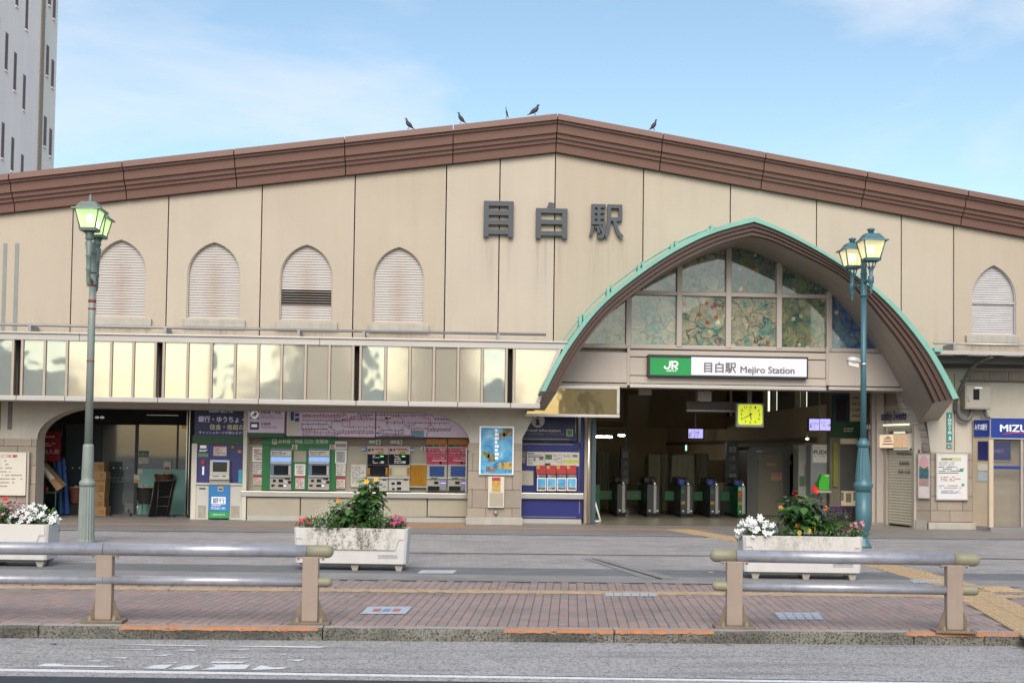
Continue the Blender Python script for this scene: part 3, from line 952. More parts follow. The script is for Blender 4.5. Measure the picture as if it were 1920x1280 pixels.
def offs(C, d):
    r = []
    for i, p in enumerate(C):
        a = C[max(i - 1, 0)]; b = C[min(i + 1, len(C) - 1)]
        tx, tz = b[0] - a[0], b[1] - a[1]; l = math.hypot(tx, tz) or 1
        r.append((p[0] - tz / l * d, p[1] + tx / l * d))
    return r
for C in (arcL, arcR):
    o2 = offs(C, .3)
    n = 3 if C is arcL else 4
    m_ = len(C) - 1
    for k in range(n):
        i0, i1 = m_ * k // n, m_ * (k + 1) // n
        MB().prism(C[i0:i1 + 1] + o2[i0:i1 + 1][::-1], YL - .012, YL + .1).build('arch_stone', m_trim, station)
for k in range(6):
    x0, x1 = lerp(xa0, xa1, k / 6) + .006, lerp(xa0, xa1, (k + 1) / 6) - .006
    MB().box(x0, YL - .012, zcr, x1, YL + .1, zcr + .22).build('arch_stone', m_trim, station)
for b in ((-1.5, 748, 1.5, 805), (14.5, 748, 23, 805)):
    pb('wall_slot', M('slot_grey', (.16, .155, .14), .7), station, b, YL - .008, .05)
# ---- stone tiles on the piers, each its own piece
def tile_wall(px0, px1, rows, Y, off, parent, zpx, w=.62):
    """rows: list of py boundaries, drawn at column zpx"""
    r = random.Random(int(px0))
    x0, x1 = U(px0, 900, Y).x, U(px1, 900, Y).x
    for j in range(len(rows) - 1):
        z1 = U(zpx, rows[j], Y).z; z0 = U(zpx, rows[j + 1], Y).z
        x = x0 - (w * .5 if j % 2 else 0) - off
        while x < x1:
            a, b = max(x, x0), min(x + w, x1)
            if b - a > .04:
                MB().box(a + .004, Y, z0 + .004, b - .004, Y + .04, z1 - .004).build('stone_tile', r.choice(m_tile), parent, .004, bseg=1)
            x += w
pierL = thing('stone_pier', 'tan stone-tiled pier at the left end of the shop arch', 'pier', (U(30, 985, YL).x, YL, 0))
tile_wall(-300, 67, [822, 836, 872, 907, 943, 977], YL - .05, .1, pierL, 30)
pierC = thing('stone_pier', 'tan stone-tiled pier with a blue poster between ticket hall and travel counter', 'pier', (U(930, 985, YL).x, YL, 0))
tile_wall(877, 977, [830, 847, 883, 918, 952, 970], YL - .05, .2, pierC, 930)
MB().prism([PX(883, 848), PX(977, 848), PX(977, 833), PX(883, 832)], YL - .045, YL - .01).build('top_band', m_lower, pierC)
x0, x1, z0, z1 = XZ((873, 969, 980, 989), YL - .2)
MB().box(x0, YL - .22, 0, x1, YL + .4, U(930, 970, YL - .2).z).build('plinth', m_plinth, pierC, .015)
x0, x1, z0, z1 = XZ((-300, 976, 70, 989), YL - .12)
MB().box(x0, YL - .14, 0, x1, YL + .3, U(30, 977, YL - .1).z).build('plinth', m_plinth, pierL, .015)
# ================================================================== arched entrance porch
m_soff = M('soffit_bronze', (0.37, 0.315, 0.27), 0.45, 0.25, var=0.05, vs=1.2)
m_clad = M('header_cladding', (0.5, 0.435, 0.385), 0.5, 0.15, var=0.035, vs=0.9, streak=.08, stc=(.3, .25, .2))
m_mull = M('mullion', (0.44, 0.385, 0.35), 0.45, 0.3, var=0.05)
porch = thing('entrance_porch', 'arched entrance porch with verdigris copper edge and brown fascia', 'porch', ((OUT[0][0] + OUT[-1][0]) / 2, YF, 0))
def band(C0, C1, y0a, y1a, name, mat, parent, i0=0, i1=None, foot=0.0):
    """closed strip between two curves, from depth y0a to y1a; foot lengthens the rear end"""
    n = min(len(C0), len(C1))
    # resample by parameter
    def rs(C, t):
        q = t * (len(C) - 1); i = min(int(q), len(C) - 2); f = q - i
        return (lerp(C[i][0], C[i + 1][0], f), lerp(C[i][1], C[i + 1][1], f))
    N = 72
    i1 = N if i1 is None else i1
    mb = MB(); ring = []
    for k in range(i0, i1 + 1):
        t = k / N
        a, b = rs(C0, t), rs(C1, t)
        ring.append([(a[0], y0a, a[1]), (b[0], y0a, b[1]), (b[0], y1a, b[1]), (a[0], y1a, a[1])])
    vs = [p for r in ring for p in r]; fs = []
    for k in range(len(ring) - 1):
        q = k * 4
        for e in range(4):
            fs.append((q + e, q + 4 + e, q + 4 + (e + 1) % 4, q + (e + 1) % 4))
    fs.append((0, 1, 2, 3)); e = (len(ring) - 1) * 4; fs.append((e + 3, e + 2, e + 1, e))
    return mb.add(vs, fs).build(name, mat, parent)
# resample both curves so the apex falls at the same parameter
def resamp(C, N=36):
    k = max(range(len(C)), key=lambda i: C[i][1])
    def half(P):
        L_ = [0]
        for a, b in zip(P[:-1], P[1:]): L_.append(L_[-1] + math.dist(a, b))
        r = []
        for j in range(N + 1):
            d = L_[-1] * j / N
            i = 0
            while i < len(P) - 2 and L_[i + 1] < d: i += 1
            f = (d - L_[i]) / max(1e-9, L_[i + 1] - L_[i])
            r.append((lerp(P[i][0], P[i + 1][0], f), lerp(P[i][1], P[i + 1][1], f)))
        return r
    return half(C[:k + 1]) + half(C[k:])[1:]
OUT, INN = resamp(OUT), resamp(INN)
def mixc(t):
    return [(lerp(a[0], b[0], t), lerp(a[1], b[1], t)) for a, b in zip(OUT, INN)]
cuts = [0, 9, 20, 36, 53, 72]
for a, b in zip(cuts[:-1], cuts[1:]):
    band(OUT, mixc(.28), YF - .03, YF + .12, 'copper_edge', m_copper, porch, a, b)
    up = [(p[0], p[1] - .004) for p in OUT]
    band([(p[0], p[1]) for p in mixc(.02)], mixc(.2), YF + .12, YW + .0, 'copper_roof', m_copper, porch, a, b)
band(mixc(.28), mixc(.52), YF + .03, YF + .2, 'brown_moulding', m_brown2, porch)
band(mixc(.52), mixc(.76), YF + .08, YF + .25, 'brown_moulding', m_brown2, porch)
band(mixc(.76), mixc(1.0), YF + .13, YF + .3, 'brown_moulding', m_brown2, porch)
# soffit panels, with feet that run further down behind the front edge
scut = [0, 12, 24, 36, 48, 60, 72]
dep = [YF + .3, (YF + .3 + YW) / 2, YW + .3]
for a, b in zip(scut[:-1], scut[1:]):
    for y0, y1 in zip(dep[:-1], dep[1:]):
        band(mixc(.93), mixc(.99), y0 + .006, y1 - .006, 'soffit_panel', m_soff, porch, a, b)
for C, s in ((INN, 0), (INN, -1)):
    i = s; j = 3 if s == 0 else -4
    p = INN[i]; q = OUT[i]; p2 = INN[j]
    tx, tz = p[0] - p2[0], p[1] - p2[1]; l = math.hypot(tx, tz); tx /= l; tz /= l
    e = .5
    fr = [(p[0], YF + .2, p[1]), (q[0], YF + .2, q[1])]
    bk = [(p[0] + tx * e, YW - .02, p[1] + tz * e), (q[0] + tx * e, YW - .02, q[1] + tz * e)]
    bt = [(p[0], YW - .02, p[1]), (q[0], YW - .02, q[1])]
    mb = MB().add([fr[0], fr[1], bk[0], bk[1], bt[0], bt[1]], [(0, 1, 3, 2), (0, 2, 4), (1, 5, 3), (2, 3, 5, 4), (0, 4, 5, 1)])
    mb.build('arch_foot', m_soff, porch)
# ladder-like pipe rail on the left flank of the copper roof
rail = []
for k in range(4, 33):
    p = OUT[k]; a = OUT[k - 1]; b = OUT[k + 1]
    tx, tz = b[0] - a[0], b[1] - a[1]; l = math.hypot(tx, tz)
    rail.append((p[0] - tz / l * .1, YF + .75, p[1] + tx / l * .1))
MB().tube(rail, .016, 6).build('roof_rail', m_copper, porch)
MB().tube([(p[0], p[1] + .22, p[2]) for p in rail], .016, 6).build('roof_rail', m_copper, porch)
for k in range(2, 28, 5):
    r_ = rail[k]; p = OUT[k + 4]
    MB().box(r_[0] - .03, r_[1] - .03, r_[2] - .2, r_[0] + .03, r_[1] + .25, r_[2] + .02).build('rail_bracket', m_copper, porch)
    MB().box(r_[0] + .07, r_[1] - .03, r_[2] - .16, r_[0] + .12, r_[1] + .25, r_[2] + .1).build('rail_bracket', m_copper, porch)
# ---- stained glass
def stained(name, tone):
    m = bpy.data.materials.new(name); MATS[name] = m
    m.use_nodes = True; t = m.node_tree; b = t.nodes['Principled BSDF']; k = t.links.new
    b.inputs['Roughness'].default_value = .08; b.inputs['Coat Weight'].default_value = 1.0; b.inputs['Coat IOR'].default_value = 1.6; b.inputs['Coat Roughness'].default_value = .02
    g = t.nodes.new('ShaderNodeNewGeometry')
    n0 = nod(t, 'ShaderNodeTexNoise', Scale=2.6, Detail=5); k(g.outputs['Position'], n0.inputs['Vector'])
    ad = t.nodes.new('ShaderNodeMixRGB'); ad.blend_type = 'ADD'; ad.inputs[0].default_value = .55; k(g.outputs['Position'], ad.inputs[1]); k(n0.outputs['Color'], ad.inputs[2])
    v = nod(t, 'ShaderNodeTexVoronoi', Scale=6.5); k(ad.outputs[0], v.inputs['Vector'])
    ve = nod(t, 'ShaderNodeTexVoronoi', Scale=6.5); ve.feature = 'DISTANCE_TO_EDGE'; k(ad.outputs[0], ve.inputs['Vector'])
    vb = nod(t, 'ShaderNodeTexVoronoi', Scale=2.1); vb.feature = 'DISTANCE_TO_EDGE'; k(ad.outputs[0], vb.inputs['Vector'])
    n1 = nod(t, 'ShaderNodeTexNoise', Scale=2.3, Detail=9, Roughness=.78); k(g.outputs['Position'], n1.inputs['Vector'])
    sx = t.nodes.new('ShaderNodeSeparateColor'); k(v.outputs['Color'], sx.inputs[0])
    am = t.nodes.new('ShaderNodeMath'); am.operation = 'MULTIPLY_ADD'; am.inputs[1].default_value = .22; k(sx.outputs[0], am.inputs[0])
    sm = t.nodes.new('ShaderNodeMath'); sm.operation = 'MULTIPLY_ADD'; sm.inputs[1].default_value = 1.5; sm.inputs[2].default_value = -.36; k(n1.outputs['Fac'], sm.inputs[0]); k(sm.outputs[0], am.inputs[2])
    rpn = t.nodes.new('ShaderNodeValToRGB'); rpn.color_ramp.elements.remove(rpn.color_ramp.elements[0])
    els = tone
    rpn.color_ramp.elements[0].position = els[0][0]; rpn.color_ramp.elements[0].color = (*els[0][1], 1)
    for p_, c_ in els[1:]:
        e = rpn.color_ramp.elements.new(p_); e.color = (*c_, 1)
    k(am.outputs[0], rpn.inputs[0])
    ln = t.nodes.new('ShaderNodeMapRange'); ln.inputs['From Min'].default_value = .0; ln.inputs['From Max'].default_value = .05; ln.inputs['To Min'].default_value = .45; k(ve.outputs['Distance'], ln.inputs[0])
    ln2 = t.nodes.new('ShaderNodeMapRange'); ln2.inputs['From Min'].default_value = .004; ln2.inputs['From Max'].default_value = .035; ln2.inputs['To Min'].default_value = .1; k(vb.outputs['Distance'], ln2.inputs[0])
    mn = t.nodes.new('ShaderNodeMath'); mn.operation = 'MINIMUM'; k(ln.outputs[0], mn.inputs[0]); k(ln2.outputs[0], mn.inputs[1])
    mixd = t.nodes.new('ShaderNodeMixRGB'); mixd.inputs[1].default_value = (.03, .028, .022, 1); k(mn.outputs[0], mixd.inputs[0]); k(rpn.outputs[0], mixd.inputs[2])
    # blossoms
    vf = nod(t, 'ShaderNodeTexVoronoi', Scale=5.5); k(g.outputs['Position'], vf.inputs['Vector'])
    fl = t.nodes.new('ShaderNodeMapRange'); fl.inputs['From Min'].default_value = .36; fl.inputs['From Max'].default_value = .26; k(vf.outputs['Distance'], fl.inputs[0])
    n2 = nod(t, 'ShaderNodeTexNoise', Scale=1.7, Detail=3); k(g.outputs['Position'], n2.inputs['Vector'])
    fm = t.nodes.new('ShaderNodeMapRange'); fm.inputs['From Min'].default_value = .5; fm.inputs['From Max'].default_value = .58; k(n2.outputs['Fac'], fm.inputs[0])
    fx = t.nodes.new('ShaderNodeMath'); fx.operation = 'MULTIPLY'; k(fl.outputs[0], fx.inputs[0]); k(fm.outputs[0], fx.inputs[1])
    fc = t.nodes.new('ShaderNodeValToRGB'); sf = t.nodes.new('ShaderNodeSeparateColor'); k(vf.outputs['Color'], sf.inputs[0]); k(sf.outputs[0], fc.inputs[0])
    fc.color_ramp.interpolation = 'CONSTANT'
    fc.color_ramp.elements[0].color = (.26, .07, .05, 1); fc.color_ramp.elements[1].position = .4; fc.color_ramp.elements[1].color = (.5, .45, .32, 1)
    e = fc.color_ramp.elements.new(.75); e.color = (.24, .1, .28, 1)
    mf = t.nodes.new('ShaderNodeMixRGB'); k(fx.outputs[0], mf.inputs[0]); k(mixd.outputs[0], mf.inputs[1]); k(fc.outputs[0], mf.inputs[2])
    k(mf.outputs[0], b.inputs['Base Color'])
    return m
tone_mid = [(0, (.02, .07, .03)), (.25, (.06, .15, .07)), (.38, (.12, .27, .26)), (.5, (.29, .28, .19)), (.64, (.4, .37, .27)), (.78, (.18, .28, .2)), (1, (.26, .1, .07))]
tone_dark = [(0, (.012, .03, .03)), (.3, (.03, .09, .07)), (.45, (.07, .16, .14)), (.6, (.18, .2, .09)), (.75, (.09, .15, .1)), (1, (.3, .22, .09))]
tone_green = [(0, (.02, .06, .04)), (.3, (.05, .14, .11)), (.5, (.18, .2, .1)), (.65, (.28, .27, .16)), (.8, (.12, .24, .2)), (1, (.4, .37, .2))]
tone_blue = [(0, (.015, .03, .11)), (.3, (.03, .07, .2)), (.5, (.06, .14, .26)), (.65, (.12, .2, .17)), (.8, (.04, .08, .24)), (1, (.22, .24, .14))]
sg = {'mid': stained('stained_glass_cream', tone_mid), 'dark': stained('stained_glass_dark', tone_dark), 'green': stained('stained_glass_green', tone_green), 'blue': stained('stained_glass_blue', tone_blue)}
win = thing('stained_glass_window', 'large stained glass window of flowers and trees filling the entrance arch', 'window', (U(1370, 655, YW).x, YW, U(1370, 655, YW).z))
colx = [1072, 1178, 1272.5, 1364.5, 1459.5, 1553, 1662]
tones_lo = ['mid', 'mid', 'mid', 'mid', 'green', 'blue']
tones_hi = ['mid', 'mid', 'mid', 'dark', 'dark', 'dark']
YG = YW + .2
zb_, zm, zt = U(1365, 653, YG).z, U(1365, 553, YG).z, U(1365, 440, YG).z
def inner_z(x):
    return curve_z(INN, x) or 0
def pane(x0, x1, z0, z1, mat):
    pts = []
    n = 10
    for k in range(n + 1):
        x = lerp(x0, x1, k / n)
        pts.append((x, min(z1, max(z0 + .005, inner_z(x) + .03))))
    if max(p[1] for p in pts) < z0 + .03: return
    MB().prism([(x0, z0), (x1, z0)] + pts[::-1], YG, YG + .03).build('pane', mat, win)
for i in range(6):
    a, b = U(colx[i], 600, YG).x + .045, U(colx[i + 1], 600, YG).x - .045
    pane(a, b, zb_ + .05, zm - .05, sg[tones_lo[i]])
    pane(a, b, zm + .05, zt, sg[tones_hi[i]])
for i in range(1, 6):
    x = U(colx[i], 600, YG).x
    MB().box(x - .065, YW + .1, zb_, x + .065, YG + .06, min(zt + .2, inner_z(x) + .02)).build('mullion', m_mull, win, .01)
for z, xa, xb in ((zm, colx[1] - 30, colx[5] + 5), (zb_, 1078, 1652)):
    MB().box(U(xa, 600, YG).x, YW + .115, z - .05, U(xb, 600, YG).x, YG + .05, z + .05).build('transom', m_mull, win, .01)
# ---- header beam below the glass
hd = thing('header_beam', 'beige clad header beam over the station entrance', 'beam', (U(1370, 727, YW).x, YW, U(1370, 727, YW).z))
def hpan(b, dy=0.0, mat=m_clad):
    pb('cladding_panel', mat, hd, b, YW + .08 + dy, .2, .006)
hpan((1010, 659, 1176, 716)); hpan((1181, 659, 1549.5, 671)); hpan((1181, 672.5, 1549.5, 706), .03); hpan((1181, 707.5, 1549.5, 721)); hpan((1554, 662, 1700, 724))
hpan((1010, 718, 1176, 725), -.03, m_mull); hpan((1181, 722.5, 1549.5, 729), -.04, m_alu); hpan((1554, 726, 1712, 732), -.04, m_alu); hpan((1010, 654.5, 1700, 658), .1, m_mull)
for x in (1178.5, 1551.5):
    pb('cladding_strip', m_mull, hd, (x - 2.5, 650, x + 2.5, 722), YW + .06, .2)
x0, x1 = U(1000, 700, YW).x, U(1712, 700, YW).x
z0 = U(1365, 729, YW).z
MB().box(x0, YW + .3, z0 + .02, x1, YW + 1.0, z0 + 1.0).build('beam_core', m_soff, hd)
# ---- station name sign
m_frame = M('sign_frame', (0.03, 0.033, 0.035), 0.4, .2)
m_jrg = M('sign_green', (0.008, 0.24, 0.06), 0.4, var=.02, emit=.15, ecol=(0.004, .3, .07))
m_lit = M('sign_white_lit', (0.55, 0.54, 0.6), 0.4, var=.01, emit=.22, ecol=(.8, .76, .98))
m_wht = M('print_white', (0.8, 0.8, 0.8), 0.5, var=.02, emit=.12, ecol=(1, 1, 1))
m_gry = M('print_grey', (0.16, 0.155, 0.15), 0.5, var=.02)
m_black = M('print_black', (0.02, 0.02, 0.022), 0.5, var=.02)
sg_ = pth('station_sign', 'backlit green and white station name sign over the entrance', 'sign', (1215, 666, 1515, 708), YW - .05)
YS = YW - .08
def sbox(n, m, b, y, d, bev=0):
    """box that follows the slight slant of the picture by staying level in the world"""
    return pb(n, m, sg_, b, y, d, bev)
pb('frame', m_frame, sg_, (1215, 666.5, 1515.5, 708), YS, .2, .01)
pb('green_panel', m_jrg, sg_, (1219, 671, 1296, 703), YS - .006, .01)
pb('white_panel', m_lit, sg_, (1296.2, 671, 1512.5, 704.5), YS - .006, .01)
YP = YS - .009
def stroke(mb, pts, w, Y):
    """flat lettering stroke in pixel coordinates"""
    P = [Vector(p) for p in pts]
    l = []; r = []
    for i, p in enumerate(P):
        d = (P[min(i + 1, len(P) - 1)] - P[max(i - 1, 0)]).normalized(); nn = Vector((-d.y, d.x)) * w / 2
        l.append(p + nn); r.append(p - nn)
    for i in range(len(P) - 1):
        q = [U(a.x, a.y, Y) for a in (l[i], l[i + 1], r[i + 1], r[i])]
        mb.add(q, [(0, 1, 2, 3)])
mb = MB()
stroke(mb, [(1246.5, 686), (1246.5, 688.6), (1248.5, 690.4), (1252, 690.4), (1255, 688.5), (1256, 685), (1256, 677)], 3.2, YP)
stroke(mb, [(1254.4, 678), (1267, 678), (1270, 679.5), (1270.5, 682.5), (1269, 685), (1266, 685.8), (1260.5, 685.8)], 3.2, YP)
stroke(mb, [(1264, 685), (1267, 689), (1270.5, 692)], 3.4, YP)
stroke(mb, [(1260.6, 678), (1260.6, 692)], 3.2, YP)
mb.build('logo', m_wht, sg_)
txt('lettering', 'JR東日本', (1249.5, 693, 1269, 697), YP, m_wht, sg_, .02)
txt('lettering', '目白駅', (1320, 678.5, 1380.5, 699), YP, m_gry, sg_, .03)
txt('lettering', 'Mejiro Station', (1388, 687, 1490, 704), YP, m_gry, sg_, .032)
# ---- hanging glass smoke screen at the left of the opening
m_smoke = glass_mat('smoke_screen_glass', (.2, .165, .09), .04, .8, .12, 1.5, refl=.25, gcol=(1, .85, .55))
ss = pth('glass_screen', 'white framed hanging glass screen under the left arch foot', 'screen', (985, 722, 1162, 781), YW - .25)
YS2 = YW - .3
pb('pane', m_smoke, ss, (988, 728, 1157, 777), YS2 + .02, .02)
for b in ((985, 722.5, 1162, 728.5), (985, 776.5, 1162, 781.5), (1156.5, 728.5, 1162, 776.5)):
    pb('frame', m_alu, ss, b, YS2, .06, .006)
# ================================================================== glass canopy along the left facade
YC = 26.35
m_cglass = glass_mat('canopy_glass', (.4, .365, .3), .09, .97, .14, .8, refl=.27, gcol=(1, .95, .87))
m_cgl = [m_cglass, glass_mat('canopy_glass_grey', (.33, .33, .295), .07, .97, .2, .9, refl=.3, gcol=(1, .95, .87)), glass_mat('canopy_glass_teal', (.27, .31, .295), .05, .97, .25, 1.1, refl=.24, gcol=(.95, .97, .92))]
R5 = random.Random(8)
m_cream = M('canopy_frame', (0.42, 0.35, 0.285), 0.45, .25, var=.05)
m_cwhite = M('canopy_fascia', (0.47, 0.435, 0.415), 0.45, .2, var=.06, vs=1.2)
can = thing('glass_canopy', 'long glazed canopy front with frosted panes above the ticket hall', 'canopy', (U(500, 765, YC).x, YC, U(500, 765, YC).z))
zt0 = U(500, 633, YC).z; zt1 = U(500, 645.5, YC).z; zb0 = U(500, 748.5, YC).z; zb1 = U(500, 757.5, YC).z
XLc = -20.0
xe_top, xe_bot = U(1049, 652, YC).x, U(1004, 762, YC).x
def xe(z): return lerp(xe_bot, xe_top, (z - zb1) / (zt1 - zb1))
rj = [XLc, U(150, 640, YC).x, U(600, 640, YC).x, U(1063, 650, YC).x]
for a, b in zip(rj[:-1], rj[1:]):
    MB().box(a + .003, YC - .05, zt1, b - .003, YW - .01, zt0).build('top_fascia', m_cwhite, can, .01)
    MB().box(a + .003, YC - .09, zt0 + .001, b - .003, YC + .1, zt0 + .035).build('top_flashing', m_alu, can)
rj2 = [XLc] + [U(p, 755, YC).x for p in (32, 123, 297, 393, 485, 668, 766, 858, 957, 1013)]
for a, b in zip(rj2[:-1], rj2[1:]):
    MB().box(a + .006, YC - .07, zb1, b - .006, YC + .1, zb0).build('bottom_fascia', m_cwhite, can, .008)
MB().box(XLc, YC + .1, zb1 + .01, U(1000, 760, YC).x, YW - .1, zb1 + .05).build('soffit', m_lower, can)
mull = [(-290, 0), (-210, 0), (-130, 0), (-70, 0), (-20, 0), (24.5, 1), (41.5, 0), (84, 0), (125.6, 0), (208.5, 0), (250, 0), (291.5, 1), (307, 0), (352, 0), (396.5, 0), (441, 0), (484.6, 0),
        (528, 0), (573, 0), (617.6, 0), (662, 1), (676, 0), (723, 0), (768.5, 0), (813.6, 0), (859, 0), (904, 0), (949.5, 1), (963.5, 0)]
mull.insert(9, (167, 0))
for (p, s), (q, _) in zip(mull[:-1], mull[1:]):
    x0, x1 = U(p, 695, YC).x, U(q, 695, YC).x
    MB().box(x0 - .028, YC - .04, zb0, x0 + .028, YC + .05, zt1).build('mullion', m_cream, can, .006)
    if s:
        MB().box(x0 + .036, YC + .2, zb0, x1 - .036, YC + .22, zt1).build('open_gap', m_dark, can)
    else:
        MB().box(x0 + .036, YC + .0, zb0 + .001, x1 - .036, YC + .02, zt1 - .001).build('pane', m_cgl[2] if p < 100 or 390 < p < 440 else m_cglass if p < 390 else R5.choice(m_cgl), can)
x0 = U(963.5, 695, YC).x
MB().box(x0 - .028, YC - .04, zb0, x0 + .028, YC + .05, zt1).build('mullion', m_cream, can, .006)
MB().prism([(x0 + .036, zb0), (xe(zb0) - .05, zb0), (xe(zt1) - .05, zt1), (x0 + .036, zt1)], YC, YC + .02).build('pane', m_cglass, can)
MB().prism([(xe(zb0) - .05, zb0), (xe(zb0) + .04, zb0), (xe(zt1) + .04, zt1), (xe(zt1) - .05, zt1)], YC - .04, YC + .05).build('end_frame', m_cwhite, can)
# backing inside the canopy so it is not see-through
MB().box(XLc, YC + .45, zb1 + .06, U(985, 700, YC).x, YC + .5, zt1 - .02).build('back_panel', m_lower, can)
# rail above the canopy
YR = 26.95
rl = thing('pipe_rail', 'thin grey pipe rail running above the glazed canopy', 'rail', (U(500, 620, YR).x, YR, zt0))
m_pipe = M('pipe_grey', (.3, .29, .29), .5, .4, var=.1)
pz = U(500, 617.5, YR).z
MB().tube([(-20, YR, pz), (U(1024, 631, YR).x, YR, pz)], .032, 8).build('pipe', m_pipe, rl)
for p in (-200, 56, 310, 560, 662 + 20, 935):
    x = U(p, 620, YR).x
    MB().box(x - .03, YR - .03, zt0 + .03, x + .03, YR + .5, pz).build('bracket', m_pipe, rl)
# ================================================================== ticket hall recess (left bay)
YT_ = 28.4
m_tw = M('ticket_wall', (0.4, 0.355, 0.28), 0.5, .1, var=.05, vs=1.5, streak=.12, stc=(.25, .2, .15))
m_tw2 = M('ticket_wall_brown', (0.2, 0.15, 0.115), 0.5, var=.05)
m_tgreen = M('ticket_green', (0.016, 0.17, 0.045), 0.4, var=.05)
m_tdgreen = M('ticket_dark_green', (0.008, 0.07, 0.022), 0.4, var=.05)
m_steel = M('stainless', (0.62, 0.6, 0.57), 0.28, 0.85, var=.06, vs=2)
m_mach = M('machine_grey', (0.4, 0.37, 0.33), 0.45, 0.2, var=.04)
m_mach2 = M('machine_silver', (0.5, 0.48, 0.45), 0.35, 0.4, var=.04)
m_scr = M('screen_dark', (0.012, 0.014, 0.018), 0.12, var=.05, coat=.5)
m_scrb = M('screen_blue', (0.02, 0.04, 0.12), 0.15, var=.3, vs=9, emit=.14, ecol=(.06, .14, .4), coat=.5)
m_scrl = M('screen_light_blue', (0.1, 0.2, 0.4), 0.2, var=.3, vs=14, emit=.55, ecol=(.25, .42, .85))
m_pink = M('charge_pink', (0.42, 0.016, 0.09), 0.45, var=.05)
m_orange2 = M('amber_panel', (0.42, 0.19, 0.012), 0.25, 0.3, var=.12, vs=6, streak=.4, stc=(.7, .42, .08), sts=14)
m_cream2 = M('cream_print', (0.62, 0.58, 0.5), 0.5, var=.03)
m_paper = M('paper', (0.66, 0.62, 0.58), 0.7, var=.04)
m_redp = M('print_red', (0.42, 0.03, 0.035), 0.5, var=.03)
m_bluep = M('print_blue', (0.03, 0.06, 0.3), 0.5, var=.03)
m_lav = M('map_lavender', (0.56, 0.47, 0.56), 0.45, var=.02, emit=.05, ecol=(.8, .6, .8))
m_purple = M('atm_purple', (0.032, 0.035, 0.17), 0.4, var=.05)
m_navy = M('sign_navy', (0.012, 0.012, 0.115), 0.35, var=.05)
m_skyb = M('atm_blue', (0.03, 0.2, 0.5), 0.35, var=.12, vs=2)
m_atmw = M('atm_white', (0.55, 0.53, 0.49), 0.45, var=.05)
m_txtlil = M('print_lilac', (0.62, 0.58, 0.75), 0.5, var=.02, emit=.1)
m_txtcrm = M('print_cream', (0.6, 0.54, 0.36), 0.5, var=.02, emit=.06)
m_greytxt = M('print_faint', (0.26, 0.22, 0.22), 0.6)
hall = thing('ticket_hall_wall', 'recessed beige ticket hall wall holding the ticket machines', 'wall', (U(670, 978, YT_).x, YT_, 0))
x0, x1 = U(456, 900, YT_).x, U(905, 900, YT_).x
zc = U(670, 765, YT_).z
MB().box(x0, YT_ + .06, 0, x1, YT_ + .3, zc + .3).build('wall_back', m_tw, hall)
MB().box(U(355, 900, YT_).x - 6.5, YW + .3, zc + .08, x1, YT_ + 3, zc + .2).build('ceiling', m_dark, hall)
MB().box(xr_ + .0, YW + .4, 0, xr_ + .3, YT_ + .1, zc + .1).build('side_wall', m_lower, hall)
pb('upper_band', m_tw2, hall, (463, 816, 878, 836), YT_ + .04, .04)
MB().box(x0, YT_ - .28, U(670, 932.5, YT_ - .28).z, x1, YT_ + .06, U(670, 922.5, YT_ - .28).z).build('counter_edge', m_steel, hall, .008)
for a, b in ((463, 562), (564, 680), (682, 800), (802, 905)):
    pb('counter_front', m_tw, hall, (a, 932, b, 968), YT_ - .2, .05, .004)
pb('counter_plinth', m_steel, hall, (463, 968, 905, 978), YT_ - .21, .1)
pb('pillar_strip', m_cream2, hall, (455, 768, 462.5, 978), YT_ - .26, .4, .005)
# green ticket bay
bay = pth('ticket_bay', 'green ticket bay surround with white shinkansen and commuter pass heading', 'ticket bay', (491, 820, 632, 918), YT_)
pb('green_panel', m_tgreen, bay, (491, 820, 632, 833.5), YT_ - .0, .06)
for b in ((491, 834, 506.5, 918), (546.5, 834, 577.5, 918), (618, 834, 631, 918), (506.5, 834, 546.5, 840), (577.5, 834, 618, 840)):
    pb('green_panel', m_tgreen, bay, b, YT_ - .0, .06)
txt('lettering', '新幹線・特急', (522, 823.5, 568, 831), YT_ - .004, m_cream2, bay, .015)
txt('lettering', '・定期券', (586, 823.5, 616, 831), YT_ - .004, m_cream2, bay, .015)
txt('lettering', '(自由席)', (570, 824, 587, 827.3), YT_ - .004, m_cream2, bay, .005)
txt('lettering', '(指定席)', (570, 828, 587, 831.3), YT_ - .004, m_cream2, bay, .005)
mb = MB(); prect(mb, (510, 822.5, 519.5, 832), YT_ - .004)
mb.build('icon', m_cream2, bay)
mb = MB(); stroke(mb, [(512, 829.5), (513.5, 826), (516, 824.5), (517, 826.5), (514.5, 829)], 1.6, YT_ - .007); mb.build('icon_mark', m_tgreen, bay)
for n, b in (('6', (549, 834, 556, 842)), ('5', (619.5, 834, 626.5, 842))):
    pb('number_plate', m_cream2, bay, (b[0] - 1.5, b[1] - .5, b[2] + 1.5, b[3] + .5), YT_ - .01, .01)
    txt('number', n, b, YT_ - .013, m_redp, bay, .02)
pb('service_panel', m_tw, bay, (551, 845, 574, 866), YT_ - .012, .02, .004)
